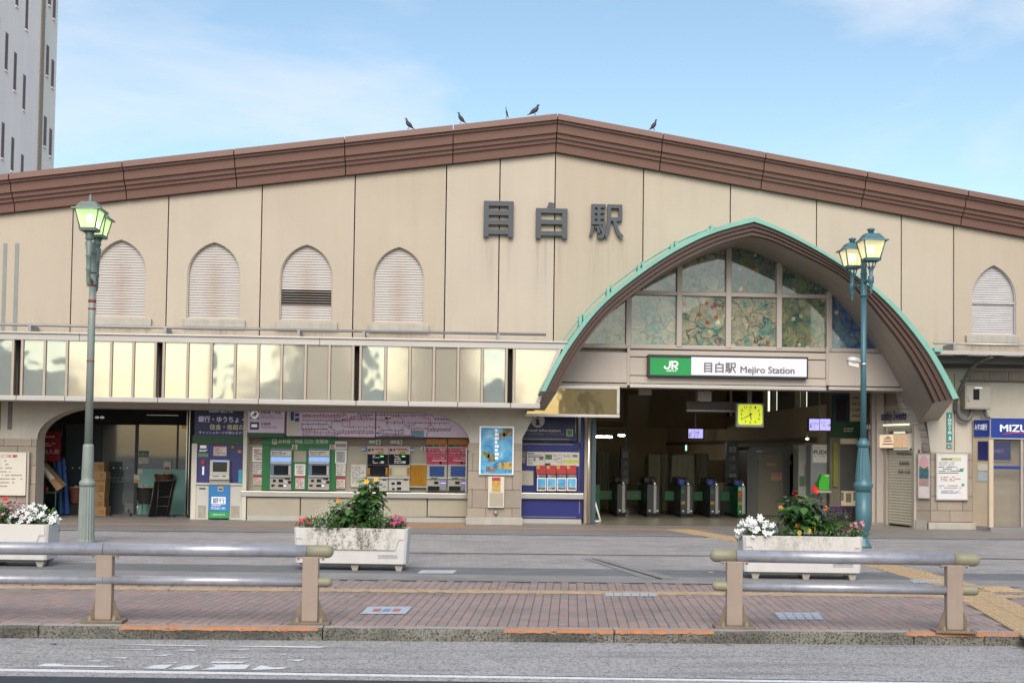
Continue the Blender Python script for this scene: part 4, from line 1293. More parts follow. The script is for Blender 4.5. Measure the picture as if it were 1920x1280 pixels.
def green_machine(px, n, lab):
    t = pth('ticket_machine', lab, 'ticket machine', (px, 840, px + 40, 918), YT_ - .1, 'green bay ticket machines')
    def q(nm, m, b, dy=0.0, d=.04, bev=0.0): return pb(nm, m, t, (px + b[0], b[1], px + b[2], b[3]), YT_ - .1 + dy, d, bev)
    q('body', m_mach, (0, 840, 40, 918), .03, .14, .006)
    q('header', M('header_teal', (.12, .2, .25), .4), (1, 840.5, 39, 844), .015, .02)
    q('panel', m_paper, (1, 844.5, 39, 854), .012, .02)
    q('display', m_scrl, (1, 857, 39, 865), .012, .02)
    q('camera_strip', m_mach2, (1, 866, 39, 869), .0, .03)
    q('screen_bezel', M('bezel_blue', (.14, .2, .32), .35), (0.5, 870, 39.5, 891), .012, .02)
    s = q('screen', m_scr, (7, 872, 34, 889.5), .006, .012)
    q('keypad', m_mach2, (34.5, 873, 38.5, 890), .0, .02)
    q('shelf', m_mach2, (0, 891.5, 40, 894), -.03, .07, .004)
    for b in ((5, 898.5, 10.5, 903), (16, 898, 24, 903.5), (2, 908, 8, 911.5), (15, 908, 24, 912), (34, 901, 39, 906), (27, 896, 37, 899)):
        q('slot', m_scr, b, .018, .015)
    q('coin_tray', m_mach2, (25, 899, 33, 907), .0, .03, .003)
    q('card_light', M('card_light', (.7, .75, .85), .3, emit=.6), (25.5, 909, 29.5, 911), .015, .015)
    mb = MB(); dashes(mb, (px + 3, 846, px + 37, 853), YT_ - .1 + .01, 3, seed=n); mb.build('print', m_black, t)
    return t
green_machine(506.5, 1, 'left ticket machine of the pair in the green bay')
green_machine(578, 2, 'right ticket machine of the pair in the green bay')
def notice(b, Y, label, mats, rows=6, nm='notice', cat='notice', frame=None, band=None, seed=3, print_mat=None, group=None):
    t = pth(nm, label, cat, b, Y, group)
    pb('sheet', mats, t, b, Y, .012)
    w = b[2] - b[0]; h = b[3] - b[1]
    if frame:
        fw = frame[1]
        for c in ((b[0] - fw, b[1] - fw, b[2] + fw, b[1]), (b[0] - fw, b[3], b[2] + fw, b[3] + fw), (b[0] - fw, b[1], b[0], b[3]), (b[2], b[1], b[2] + fw, b[3])):
            pb('frame', frame[0], t, c, Y - .012, .03)
    if band:
        pb('band', band[0], t, (b[0], b[1] + h * band[1], b[2], b[1] + h * band[2]), Y - .003, .004)
    mb = MB(); dashes(mb, (b[0] + w * .08, b[1] + h * (band[2] + .05 if band and band[1] < .3 else .08), b[2] - w * .08, b[3] - h * .06), Y - .004, rows, seed=seed, mn=w * .05, mxl=w * .2)
    mb.build('print', print_mat or m_greytxt, t)
    return t
notice((475, 840, 493, 864), YT_ + .02, 'white framed pink print notice left of machine 6', m_paper, 6, frame=(m_wht, 1.2), seed=1, print_mat=m_redp)
notice((474, 868, 492, 889), YT_ + .02, 'plain paper notice with flower corners at the bay edge', m_paper, 5, seed=2)
notice((475, 891, 491, 909), YT_ + .02, 'small notice with red top band left of machine 6', m_paper, 4, band=(m_redp, 0, .2), seed=3, print_mat=m_redp)
notice((554, 871, 571, 890), YT_ - .03, 'framed notice between the two green bay machines', m_paper, 4, frame=(m_wht, 1.2), seed=4)
notice((554, 892, 571, 916), YT_ - .03, 'notice with red band under the framed one between machines', m_paper, 6, band=(m_redp, 0, .16), seed=5, print_mat=m_redp)
notice((628, 827, 651, 842), YT_ - .03, 'blank paper sheet right of number 5', m_paper, 1, seed=6)
notice((630, 845, 648, 867), YT_ - .02, 'white framed chart notice right of number 5', M('chart_grey', (.42, .43, .42), .5, var=.3, vs=30), 5, frame=(m_wht, 1.2), seed=7)
notice((630, 869, 648, 892), YT_ - .02, 'plain notice with yellow corners right of machine 5', m_paper, 5, seed=8)
notice((631, 894, 647, 915), YT_ - .02, 'small notice with red top band right of machine 5', m_paper, 5, band=(m_redp, 0, .2), seed=9, print_mat=m_redp)
notice((658, 870, 686, 912), YT_ + .02, 'large two column fare table left of machine 4', m_paper, 12, frame=(m_tw, 1), seed=10)
# signs above
s1 = pth('hanging_sign', 'lilac sign for express tickets and commuter pass above the green bay', 'sign', (464, 768, 534, 820), YT_ - .3)
YH = YT_ - .3
pb('panel', m_lav, s1, (464.5, 762, 533, 811), YH, .05)
pb('green_band', m_tdgreen, s1, (464.5, 811, 533, 819.5), YH, .05)
pb('icon', M('icon_green', (.05, .12, .1), .5), s1, (469, 766, 485.5, 785), YH - .004, .004)
mb = MB()
cc = U(477.2, 777, YH - .01)
mb.add([(cc.x + .1 * math.cos(a), YH - .008, cc.z + .1 * math.sin(a)) for a in [2 * math.pi * k / 20 for k in range(20)]], [tuple(range(20))])
mb.build('icon_disc', m_wht, s1)
mb = MB(); stroke(mb, [(472.5, 780), (476, 777), (479, 772.5), (481, 774), (477.5, 780)], 2.4, YH - .011); mb.build('icon_mark', M('icon_green', (.05, .12, .1)), s1)
pb('icon', m_navy, s1, (469, 791, 485.5, 805), YH - .004, .004)
pb('icon_mark', m_wht, s1, (471.5, 795, 482, 800.5), YH - .006, .002)
txt('lettering', '新幹線・特急', (488.5, 768, 527, 776), YH - .004, m_navy, s1, .015)
txt('lettering', '(指定席 自由席)', (488.5, 777.5, 513, 780), YH - .004, m_navy, s1)
txt('lettering', 'Shinkansen & Express Tickets', (488.5, 781, 530, 785), YH - .004, m_navy, s1)
txt('lettering', '定期券', (488.5, 791.5, 508, 797.5), YH - .004, m_navy, s1, .015)
txt('lettering', 'Commuter Pass', (488.5, 798.5, 519, 802.5), YH - .004, m_navy, s1)
# route map
mpb = pth('route_map', 'wide lilac railway fare map above the ticket machines', 'map', (538, 765, 880, 818), YT_ - .3)
pb('board', m_lav, mpb, (538, 762, 703, 818), YH, .05)
pb('board', m_lav, mpb, (705.5, 763, 880, 819), YH, .05)
pb('legend', m_paper, mpb, (540, 768, 562, 816), YH - .003, .003)
pb('legend_block', m_bluep, mpb, (545, 768, 551, 788), YH - .005, .002); pb('legend_block', m_bluep, mpb, (553, 775, 561, 780), YH - .005, .002); pb('legend_block', m_bluep, mpb, (553, 783, 561, 790), YH - .005, .002)
pb('map_water', M('map_blue', (.2, .32, .48), .5), mpb, (770, 806.5, 795, 819), YH - .003, .003)
cols = {'r': m_redp, 'b': m_bluep, 'o': M('map_orange', (.5, .22, .08), .5), 'k': M('map_ink', (.05, .05, .09), .5), 't': M('map_teal', (.1, .25, .3), .5)}
lines = [('r', [(566, 773), (568, 778), (640, 778), (642, 774), (648, 776), (652, 784), (640, 787)]), ('r', [(566, 781), (640, 781), (648, 778)]), ('b', [(566, 788), (620, 788), (650, 788)]),
         ('r', [(622, 788.5), (655, 788), (660, 785.5), (702, 785.5)]), ('k', [(565, 803), (565, 795), (615, 795), (616, 800), (622, 801)]), ('k', [(565, 804), (614, 804), (616, 810)]),
         ('o', [(566, 807), (590, 808), (594, 811)]), ('r', [(566, 811), (610, 811), (702, 811.5)]), ('b', [(566, 816), (630, 816.5), (636, 811)]), ('t', [(622, 788), (622, 806), (636, 808), (690, 808), (700, 808)]),
         ('o', [(642, 787), (642, 798), (645, 800), (690, 800), (714, 800.5), (717, 805)]), ('r', [(656, 800), (656, 783), (662, 781), (690, 781), (694, 776)]), ('k', [(671, 773), (672, 777), (700, 778)]),
         ('r', [(706, 787), (720, 787), (723, 791), (730, 791), (732, 792), (757, 792)]), ('k', [(705.5, 777.5), (730, 777.5), (735, 778), (755, 779), (790, 778.5), (812, 778.5)]),
         ('r', [(762, 800), (764, 803), (845, 804)]), ('r', [(799, 803), (807, 796), (814, 803)]), ('r', [(807, 796), (807, 786), (793, 783), (792, 777)]), ('t', [(762, 792), (776, 793), (842, 793)]),
         ('b', [(705, 812), (716, 806), (745, 807), (757, 806), (757, 811), (750, 813), (706, 812)]), ('k', [(709, 812), (710, 817), (778, 818)]), ('b', [(800, 820), (801, 811), (806, 807), (845, 807), (846, 798)]),
         ('k', [(812, 778), (814, 785), (845, 786)]), ('t', [(760, 797), (775, 798), (777, 793)]), ('o', [(720, 816), (740, 815), (770, 817)])]
for key, pts in lines:
    mb = MB(); stroke(mb, pts, 1.1, YH - .004); mb.build('map_line', cols[key], mpb)
    mb2 = MB(); rr = random.Random(len(pts) * 7 + int(pts[0][0]))
    for (ax, ay), (bx, by) in zip(pts[:-1], pts[1:]):
        n = int(abs(bx - ax) / 5)
        for k in range(n):
            xx = lerp(ax, bx, (k + .5) / n); yy = lerp(ay, by, (k + .5) / n)
            prect(mb2, (xx - .4, yy + (.3 if rr.random() < .5 else -3.6), xx + .4, yy + (3.8 if rr.random() < .5 else -.3)), YH - .0045)
    if mb2.v: mb2.build('map_ticks', cols['k'], mpb)
mb = MB()
ring = [(742 + 17 * math.cos(a), 794 + 13.5 * math.sin(a)) for a in [2 * math.pi * k / 24 for k in range(25)]]
stroke(mb, ring, 1.0, YH - .0052); mb.build('map_loop', cols['t'], mpb)
mb = MB(); prect(mb, (721.5, 782.5, 727.5, 785.5), YH - .006); prect(mb, (723.4, 781.3, 725.6, 786.7), YH - .006); prect(mb, (729, 783, 733, 785), YH - .006); mb.build('map_marker', m_redp, mpb)
# machines 4 and 3
def dark_machine(px, num, lab, lit):
    t = pth('ticket_machine', lab, 'ticket machine', (px, 835, px + 40, 920), YT_ - .1, 'dark ticket machines')
    def q(nm, m, b, dy=0.0, d=.04, bev=0.0): return pb(nm, m, t, (px + b[0], b[1], px + b[2], b[3]), YT_ - .1 + dy, d, bev)
    q('body', m_mach2, (0, 836, 39.5, 920), .03, .14, .006)
    q('header', M('header_pinkish', (.5, .36, .33), .5), (.5, 836, 38, 851), .015, .02)
    q('header_icon', m_black, (2, 841, 6.5, 845.5), .011, .004); q('header_icon', m_tdgreen, (8.5, 841, 12, 845), .011, .004); q('header_tag', m_orange2, (20, 846.5, 31, 850.5), .011, .004)
    q('glass_panel', m_scr, (.5, 851.5, 39, 871), .012, .02)
    q('lamp', M('lamp_green', (.05, .5, .15), .4, emit=.8, ecol=(.1, 1, .3)), (24.5, 854, 30.5, 856), .008, .004)
    q('coin_mouth', m_steel, (25, 864, 31.5, 868.5), .0, .02, .004)
    q('recess', m_mach if lit else m_scr, (0.5, 871.5, 39.5, 893), .02, .02)
    q('screen', M('screen_warm', (.42, .4, .28), .2, var=.1, emit=.1, ecol=(.6, .55, .35)) if lit else m_scr, (10, 877, 33, 892), .006, .015)
    q('side_light', m_orange2, (34.5, 876, 38.5, 891), .01, .015); q('side_light', m_orange2, (1, 877, 5, 890), .01, .015)
    q('shelf', m_steel, (0, 893.5, 39.5, 897), -.02, .06, .003)
    for b in ((5, 904, 11, 908), (15, 902.5, 23, 908), (6, 914.5, 11, 918), (15, 913, 23, 918), (28, 898, 36, 900)):
        q('slot', m_scr, b, .018, .015)
    mb = MB(); dashes(mb, (px + 10, 852.5, px + 24, 869), YT_ - .1 + .009, 5, seed=num); mb.build('print', m_paper, t)
    mb = MB(); dashes(mb, (px + 14, 840, px + 36, 845), YT_ - .1 + .013, 2, seed=num + 3); mb.build('print', m_black, t)
    txt('number', str(num), (px + 17.5, 825.5, px + 23, 832), YT_ - .006, m_black, t, .02)
    pb('number_plate', m_cream2, t, (px + 16, 824.5, px + 25, 833), YT_ - .004, .05)
    pb('small_plate', M('pale_green', (.4, .48, .42), .5), t, (px + 3, 825, px + 14.5, 831.5), YT_ - .004, .05)
dark_machine(688.5, 4, 'dark faced ticket machine under number 4', False)
dark_machine(729, 3, 'dark faced ticket machine under number 3 with pale screen', True)
notice((678.5, 839, 688, 844.5), YT_ + .02, 'tiny light blue sticker left of machine 4', m_skyb, 1, seed=21, nm='sticker', cat='sticker', print_mat=m_wht)
notice((769, 840.5, 778, 846), YT_ + .02, 'tiny light blue sticker right of machine 3', m_skyb, 1, seed=22, nm='sticker', cat='sticker', print_mat=m_wht)
nb = pth('number_plate', 'cream number 2 plate left of the pink machines', 'plate', (789, 837, 798, 845), YT_ - .01)
pb('plate', m_cream2, nb, (789, 836.5, 798, 845), YT_ - .01, .04); txt('number', '2', (790.5, 837.5, 796, 844), YT_ - .013, m_black, nb, .02)
am = pth('shutter_panel', 'amber slatted closed panel between the ticket machines', 'panel', (769, 870, 800, 913), YT_ - .08)
for k in range(9):
    pb('slat', m_orange2, am, (769.5 + k * 3.35, 871, 769.5 + k * 3.35 + 3.1, 911), YT_ - .08 + (k % 2) * .006, .03)
pb('frame', m_steel, am, (768.5, 911.2, 800, 913.5), YT_ - .09, .06); pb('frame', m_steel, am, (768.5, 869, 800, 870.8), YT_ - .09, .06)
def charge_machine(px, i, lab):
    t = pth('charge_machine', lab, 'ticket machine', (px, 822, px + 38, 920), YT_ - .1, 'pink charge machines')
    def q(nm, m, b, dy=0.0, d=.04, bev=0.0): return pb(nm, m, t, (px + b[0], b[1], px + b[2], b[3]), YT_ - .1 + dy, d, bev)
    q('body', m_mach, (0, 833, 38, 920), .03, .14, .006)
    q('amber_header', M('amber_header', (.4, .17, .03), .5, var=.2, vs=20), (0, 822, 38, 833), .012, .03)
    for k in range(3): q('tag', (m_black, m_tdgreen, m_redp)[k], (1 + k * 12, 833.5, 12 + k * 12, 837), .014, .01)
    q('pink_panel', m_pink, (0.3, 840, 37.7, 853), .012, .03); q('pink_panel', m_pink, (0.3, 854, 37.7, 870), .02, .03)
    txt('lettering', 'チャージ専用', (px + 3.5, 841, px + 35, 845.5), YT_ - .09, m_cream2, t, .01)
    txt('lettering', 'Charge 충전 充値', (px + 3.5, 846.8, px + 35, 850.5), YT_ - .09, m_cream2, t, .0)
    txt('lettering', 'チャージ専用', (px + 12, 856.5, px + 33, 860.5), YT_ - .083, m_cream2, t, .005)
    q('bar', m_cream2, (10, 862.5, 37, 864), .012, .01); q('slot', m_scr, (24, 865, 28, 869.5), .014, .01)
    q('screen', m_scrb, (5.5, 873.5, 33, 892.5), .012, .03)
    q('shelf', m_mach2, (0, 895, 38, 897.5), -.02, .06, .003)
    for b in ((14, 902, 22, 907), (2, 911, 24, 919), (8, 895.3, 20, 896.8)):
        q('slot', m_scr, b, .012 if b[1] != 895.3 else -.025, .02)
    q('reader', M('reader_grey', (.25, .25, .3), .4), (25, 900, 37, 918), .0, .05, .006)
    q('reader_light', M('reader_blue', (.15, .15, .9), .3, emit=1.6, ecol=(.25, .22, 1)), (26.5, 904.5, 36, 906), -.003, .01)
charge_machine(800, 1, 'left pink topped charge machine at the end of the ticket hall')
charge_machine(839.5, 2, 'right pink topped charge machine beside the stone pier')
gd = pth('glass_door', 'steel framed glass leaf at the right end of the ticket hall', 'door', (873, 840, 882, 927), YW + .25)
for b in ((873, 840, 875, 927), (880.5, 840, 882.5, 927), (875, 840, 880.5, 842), (875, 924.5, 880.5, 927)):
    pb('frame', m_steel, gd, b, YW + .25, .04)
pb('pane', glass_mat('clear_glass', (.3, .33, .33), .02, .25, refl=.06), gd, (875, 842, 880.5, 924.5), YW + .265, .01)
# ================================================================== cash machine
YA = 28.3
atm = pth('cash_machine', 'purple and white cash machine with blue bank panel beside the shop', 'cash machine', (358, 768, 462, 975), YA)
def q(nm, m, b, dy=0.0, d=.05, bev=0.0): return pb(nm, m, atm, b, YA + dy, d, bev)
q('surround', m_tdgreen, (361, 816, 463, 832), -.03, .3)
q('side_post', m_cream2, (358, 831, 368, 977), -.06, .4, .006); q('side_post', m_cream2, (455.5, 831, 461.5, 977), -.06, .4, .006)
q('sign_board', m_navy, (365, 772, 461, 816), -.04, .1); q('sign_top', m_tdgreen, (365, 765, 461, 774.5), -.045, .1)
q('back_panel', m_purple, (368, 832, 455, 906), .0, .2)
for x in (392.5, 430): q('panel_joint', m_dark, (x - .3, 832, x + .3, 906), -.002, .01)
q('ledge', m_atmw, (367, 905, 455, 909), -.1, .3, .004)
q('door', m_atmw, (367.5, 909.5, 391, 974), -.06, .2, .006); q('door', m_atmw, (430, 909.5, 455, 974), -.06, .2, .006)
q('vent', M('vent_beige', (.36, .32, .27), .6, var=.2, vs=8), (371, 947, 386, 970), -.066, .02); q('vent', M('vent_beige', (.36, .32, .27)), (433, 948, 449, 970), -.066, .02)
q('plate', m_tdgreen, (373.5, 914, 385.5, 917), -.065, .02)
q('body', m_mach2, (393, 862, 430, 907), -.12, .2, .01)
q('screen', m_scr, (399, 865.5, 425.5, 884), -.127, .02); q('screen_top', m_scrl, (400, 862.8, 425, 865), -.125, .01)
q('key_ledge', m_mach2, (392.5, 893, 430, 899), -.2, .1, .006); q('card_slot', m_scr, (398, 891.5, 411, 892.8), -.125, .02); q('card_slot', m_scr, (417, 891, 423, 892.8), -.125, .02)
q('tray', m_mach, (392.5, 899, 430, 909), -.13, .1, .006)
q('blue_panel', m_skyb, (391.5, 910, 430, 958), -.12, .1, .004); q('green_panel', M('atm_green', (.03, .3, .09), .4), (391.5, 958.2, 429, 971), -.12, .1)
q('white_box', m_wht, (396.5, 931, 423, 944.5), -.126, .004); q('reader', m_mach, (408, 912, 419, 921), -.135, .03, .003); q('reader_slot', m_scr, (410.5, 915.5, 416.5, 918), -.138, .01)
q('phone', m_redp, (377, 862, 384, 871), -.04, .05, .004); q('handset', m_wht, (379, 874, 382.5, 890), -.05, .04, .006)
q('notice_sheet', m_paper, (400.5, 836, 424.5, 854), -.01, .02); q('notice_band', m_redp, (400.5, 835, 424.5, 837.5), -.013, .005)
q('sticker', m_steel, (375, 834.5, 387, 840), -.01, .02); q('sticker', M('grass_print', (.16, .28, .14), .6, var=.4, vs=40), (371.5, 849.5, 390.5, 856), -.01, .02); q('sticker', m_orange2, (446, 843.5, 452.5, 849), -.01, .02)
q('leaflet', M('leaflet_teal', (.03, .3, .42), .5, var=.2, vs=20), (447, 880, 454, 905), -.12, .04)
mb = MB(); c = U(436.5, 838, YA - .02); mb.lathe([(.0, 0), (.05, 0), (.05, .03)], (0, 0, 0), 12)
mb.v = [(c.x + p[0], YA - .0 - p[2], c.z + p[1]) for p in mb.v]; mb.build('camera_dome', m_orange2, atm)
for s, b, mm, bo in (('VIEW ALTTE', (391, 768.5, 437, 773.2), m_txtlil, .012), ('銀行・ゆうちょ・', (372, 780, 457, 791.5), m_txtlil, .02), ('信金・信組の', (393, 795, 457, 805.5), m_txtcrm, .018), ('キャッシュカードが使えます！', (373, 808, 455, 813.5), m_txtlil, .004)):
    txt('lettering', s, b, YA - .044 if 'VIEW' not in s else YA - .05, mm, atm, bo)
txt('lettering', '銀行', (398.5, 932.5, 421.5, 943), YA - .13, m_bluep, atm, .01)
txt('lettering', '引き出しOK', (396, 949.5, 422.5, 954.5), YA - .125, m_wht, atm, .015)
txt('lettering', 'VIEW ALTTE', (398.5, 963, 421.5, 965.5), YA - .125, m_wht, atm, .01)
mb = MB(); dashes(mb, (397, 945.5, 424, 948.5), YA - .125, 1, seed=3, mn=3, mxl=6); dashes(mb, (374, 842, 389, 847), YA - .004, 2, seed=5); mb.build('print', m_wht, atm)
mb = MB(); dashes(mb, (402, 839, 423, 853), YA - .014, 5, seed=8); mb.build('print', m_redp, atm)
# ================================================================== convenience shop front in the left arch
YSH = 30.1
m_sglass = glass_mat('shop_glass', (.1, .125, .13), .03, .8, .0, 2.0, refl=.05)
m_sframe = M('shop_frame', (.02, .021, .022), .4, .2)
m_teal = M('teal_film', (.2, .42, .38), .4, var=.05)
shop = pth('convenience_store', 'dark glazed store entrance inside the left arch', 'store', (75, 770, 355, 968), YSH)
def q(nm, m, b, dy=0.0, d=.05, bev=0.0): return pb(nm, m, shop, b, YSH + dy, d, bev)
q('head_panel', m_dark, (60, 745, 360, 795), -.02, .2)
q('pane', m_sglass, (122, 795, 187, 965), .02, .02); q('pane', m_sglass, (191, 796, 252, 965), .02, .02); q('pane', m_sglass, (258, 791, 331, 879), .02, .02); q('pane', m_sglass, (334, 791, 348, 965), .03, .02)
q('teal_panel', m_teal, (258, 879, 347, 966), .01, .03)
for b in ((116, 795, 122, 968), (187, 795, 191, 968), (252, 791, 258, 968), (331, 791, 334, 879), (60, 964.5, 360, 969.5)):
    q('frame', m_sframe, b, .0, .07)
q('steel_strip', m_steel, (348.5, 770, 349.8, 968), -.15, .03); q('steel_strip', m_steel, (353, 770, 354.2, 968), -.15, .03)
q('door_edge', m_dark, (355, 768, 360, 972), -1.2, 1.2)
MB().box(U(60, 900, YSH).x, YSH + 2.5, 0, U(365, 900, YSH).x, YSH + 2.6, 4).build('inner_wall', M('shop_inside', (.12, .13, .13), .8), shop)
for x in (181.5, 191):
    c = U(x + .5, 783, YSH - .1)
    MB().lathe([(.0, -.02), (.05, -.01), (.055, .02), (.03, .04)], c, 10).build('downlight', M('downlight', (.5, .48, .44), .4, emit=.3), shop)
q('tube_light', M('faint_tube', (.4, .4, .36), .4, emit=.3), (275, 777.6, 334, 778.6), -.03, .02)
mb = MB()
for k in range(10):
    prect(mb, (122.5 + k * 12.8, 876, 124.2 + k * 12.8, 877.6), YSH + .014)
mb.build('door_dots', m_wht, shop)
txt('lettering', '7:00-21:30', (207, 893.5, 233, 897.5), YSH + .014, M('print_dim', (.3, .33, .34), .5), shop)
txt('lettering', '8:00-20:00', (205, 900, 232, 903.5), YSH + .014, M('print_dim', (.3, .33, .34)), shop)
q('green_notice', M('notice_green', (.03, .12, .07), .6), (260.5, 845, 278, 856), -.0, .015); q('white_notice', m_paper, (259.5, 857, 278.5, 869), .0, .015)
q('orange_sticker', m_orange2, (340, 794, 349, 803), .0, .02); q('price_card', m_paper, (307, 865, 321, 881), -.02, .012); q('price_card', m_paper, (251, 889, 262, 904.5), -.02, .012); q('price_card', m_paper, (256, 878, 268, 888), -.0, .012)
q('price_print', m_redp, (308, 875, 318, 880), -.023, .004); q('price_print', m_orange2, (252, 898, 261, 904), -.023, .004)
mb = MB(); dashes(mb, (262, 847, 277, 855), YSH - .004, 3, seed=3); mb.build('print', m_paper, shop)
mb = MB(); dashes(mb, (262, 859, 277, 867), YSH - .004, 3, seed=4); mb.build('print', m_greytxt, shop)
# red banner
bn = pth('banner', 'red hanging banner with white lettering inside the left arch', 'banner', (80, 810, 113, 862), 29.2)
pb('cloth', M('banner_red', (.3, .012, .016), .7, var=.1), bn, (80, 809, 113.5, 864), 29.2, .015)
txt('lettering', '数入荷', (80, 842, 111, 851), 29.19, M('banner_white', (.6, .5, .5), .6), bn, .015)
mb = MB(); dashes(mb, (82, 815, 112, 822), 29.19, 1, seed=7, mn=4, mxl=9); dashes(mb, (82, 829, 105, 837), 29.19, 2, seed=9); mb.build('print', M('banner_white', (.6, .5, .5)), bn)
# cartons
m_card = [M('cardboard_%d' % i, c, .85, var=.07, vs=5) for i, c in enumerate([(.36, .2, .085), (.4, .235, .11), (.33, .19, .085)])]
m_cprint = M('carton_print', (.13, .07, .04), .8)
YB = 29.3
for i, (b, l) in enumerate((((172, 866, 195, 884), 'top carton of the tall stack of cardboard boxes'), ((170, 884, 198.5, 896.5), 'second carton from the top of the box stack'), ((171, 896.5, 198, 902.5), 'thinnest flat carton in the box stack'),
                            ((170, 903, 197, 923), 'pale carton in the middle of the box stack'), ((171, 923, 195.5, 936), 'third carton from the bottom of the box stack'), ((170.5, 936.3, 195.5, 949.5), 'second carton from the bottom of the box stack'), ((172, 950, 198, 970), 'bottom carton of the box stack on the floor'))):
    t = pth('cardboard_box', l, 'box', b, YB, 'stacked cartons outside the shop')
    o = pb('carton', m_card[i % 3], t, b, YB + (i % 3) * .02, .42, .006)
    mb = MB(); dashes(mb, (b[2] - 11, b[1] + (b[3] - b[1]) * .3, b[2] - 2, b[3] - 2), YB + (i % 3) * .02 - .003, 3, seed=i, mn=1.5, mxl=4); mb.build('print', m_cprint, t)
    pb('tape', M('packing_tape', (.42, .28, .14), .4), t, (b[0] + 1, b[1] + .3, b[2] - 1, b[1] + 1.6), YB + (i % 3) * .02 - .004, .006)
cr = pth('roll_trolley', 'low black wheeled trolley under the box stack', 'trolley', (118, 968, 208, 976), YB - .05)
pb('deck', m_sframe, cr, (118, 969.5, 208, 973), YB - .1, .6)
for x in (124, 160, 203):
    c = G(x, 975.5); MB().tube([(c.x - .02, YB, .04), (c.x + .02, YB, .04)], .04, 10).build('wheel', m_dark, cr)
# baskets
def basket(b, Y, lab, mat, seed):
    t = pth('basket', lab, 'basket', b, Y)
    x0, x1, z0, z1 = XZ(b, Y); cx = (x0 + x1) / 2; w = (x1 - x0) / 2
    mb = MB()
    prof = [(w * .75, 0), (w * .8, .02)] + [(w * (.8 + .2 * k / 6) + (.006 if k % 2 else 0), (z1 - z0) * (.1 + .85 * k / 6)) for k in range(7)] + [(w * 1.03, (z1 - z0) * .96), (w * 1.03, z1 - z0), (w * .97, z1 - z0), (w * .9, (z1 - z0) * .8)]
    mb.lathe(prof, (cx, Y + w, z0), 22); mb.build('weave', mat, t)
    r = random.Random(seed); mb = MB()
    for k in range(14):
        a = r.uniform(0, 6.28); q_ = r.uniform(0, .7) * w
        p = Vector((cx + q_ * math.cos(a), Y + w + q_ * math.sin(a), z1 - .06 + r.uniform(0, .05)))
        mb.hexa([p + Vector(v) for v in ((-.04, -.03, 0), (.04, -.02, 0), (.045, .03, 0), (-.03, .03, 0))], [p + Vector(v) for v in ((-.035, -.02, .05), (.03, -.02, .06), (.04, .025, .06), (-.03, .02, .05))])
    mb.build('goods', M('goods_mix', (.35, .28, .2), .5, var=.6, vs=18), t)
m_wick = M('wicker_red', (.16, .05, .03), .7, var=.25, vs=40, bump=.5)
basket((125, 914, 152, 944), 29.4, 'reddish wicker basket on a dark crate behind the lamp post', m_wick, 1)
pbx_ = pth('crate', 'dark grey crate under the red basket by the lamp post', 'crate', (126, 944, 152, 969), 29.4); pb('body', m_sframe, pbx_, (127, 945, 152, 969), 29.4, .45, .01)
basket((285, 889, 321, 903), 29.6, 'small brown basket of goods on the shop shelf', M('wicker_brown', (.1, .045, .03), .7, var=.3, vs=40), 2)
basket((251, 914, 288, 945), 29.35, 'black plastic basket on the chrome stand', m_dark, 3)
st = pth('chrome_stand', 'chrome legged stand holding the black basket', 'stand', (252, 944, 290, 976), 29.3)
xa, xb, za, zb2 = XZ((257, 945, 283, 976), 29.4)
for xx in (xa, xb):
    MB().tube([(xx, 29.4, .0), (xx, 29.4, zb2 - .06), (xx + .02, 29.43, zb2), (xx + .02, 29.8, zb2), (xx, 29.84, .0)], .011, 8).build('leg', m_steel, st)
MB().box(xa, 29.4, za + .06, xb, 29.85, za + .08).build('shelf', m_sframe, st)
# small shelf unit and leaning things at the far left of the arch
sh = pth('display_shelf', 'green framed glass display shelf at the left jamb of the arch', 'shelf', (73, 838, 108, 972), 28.6)
xa, xb, za, zb2 = XZ((73, 842, 105, 976), 28.6)
m_dgreen = M('shelf_green', (.05, .12, .1), .4)
for xx in (xa, xb):
    for yy in (28.6, 29.0): MB().box(xx - .012, yy - .012, 0, xx + .012, yy + .012, zb2 if xx == xa else zb2 * .5).build('post', m_dgreen, sh)
for b in ((73, 922, 105, 924), (73, 966, 105, 968)):
    x0, x1, z0, z1 = XZ(b, 28.6); MB().box(x0, 28.6, z0, x1, 29.0, z1).build('shelf_board', m_dgreen, sh)
tr_ = pth('leaning_board', 'tilted tray of papers leaning over the display shelf', 'tray', (75, 872, 115, 922), 28.55)
P = [U(76, 880, 28.55), U(107, 920, 28.55), U(117, 913, 28.6), U(80, 872, 28.6)]
MB().hexa([(p.x, p.y, p.z) for p in P], [(p.x, p.y + .3, p.z + .05) for p in P]).build('board', m_card[1], tr_)
P2 = [U(79, 878, 28.53), U(95, 900, 28.53), U(103, 896, 28.53), U(84, 874, 28.53)]
MB().add([tuple(p) for p in P2], [(0, 1, 2, 3)]).build('paper', m_paper, tr_)
cn = pth('drink_can', 'small red drink can on the display shelf', 'can', (85, 912, 91, 922), 28.75)
c = U(88, 922, 28.75); MB().lathe([(.03, 0), (.034, .01), (.034, .11), (.026, .125)], c, 14).build('can_body', M('can_red', (.5, .02, .015), .3), cn)
bt = pth('blue_tarp', 'blue folded sheet hanging behind the display shelf', 'sheet', (100, 858, 125, 970), 29.3)
mb = MB(); vs = []; fs = []
for j in range(8):
    for i in range(7):
        p = U(100 + i * 3.6 + j * 1.2, 858 + j * 15, 29.3); vs.append((p.x, 29.3 + .05 * math.sin(i * 2.1 + j * .3), p.z))
for j in range(7):
    for i in range(6): fs.append((j * 7 + i, (j + 1) * 7 + i, (j + 1) * 7 + i + 1, j * 7 + i + 1))
mb.add(vs, fs, 0, True).build('sheet', M('tarp_blue', (.015, .07, .25), .5, var=.1), bt)
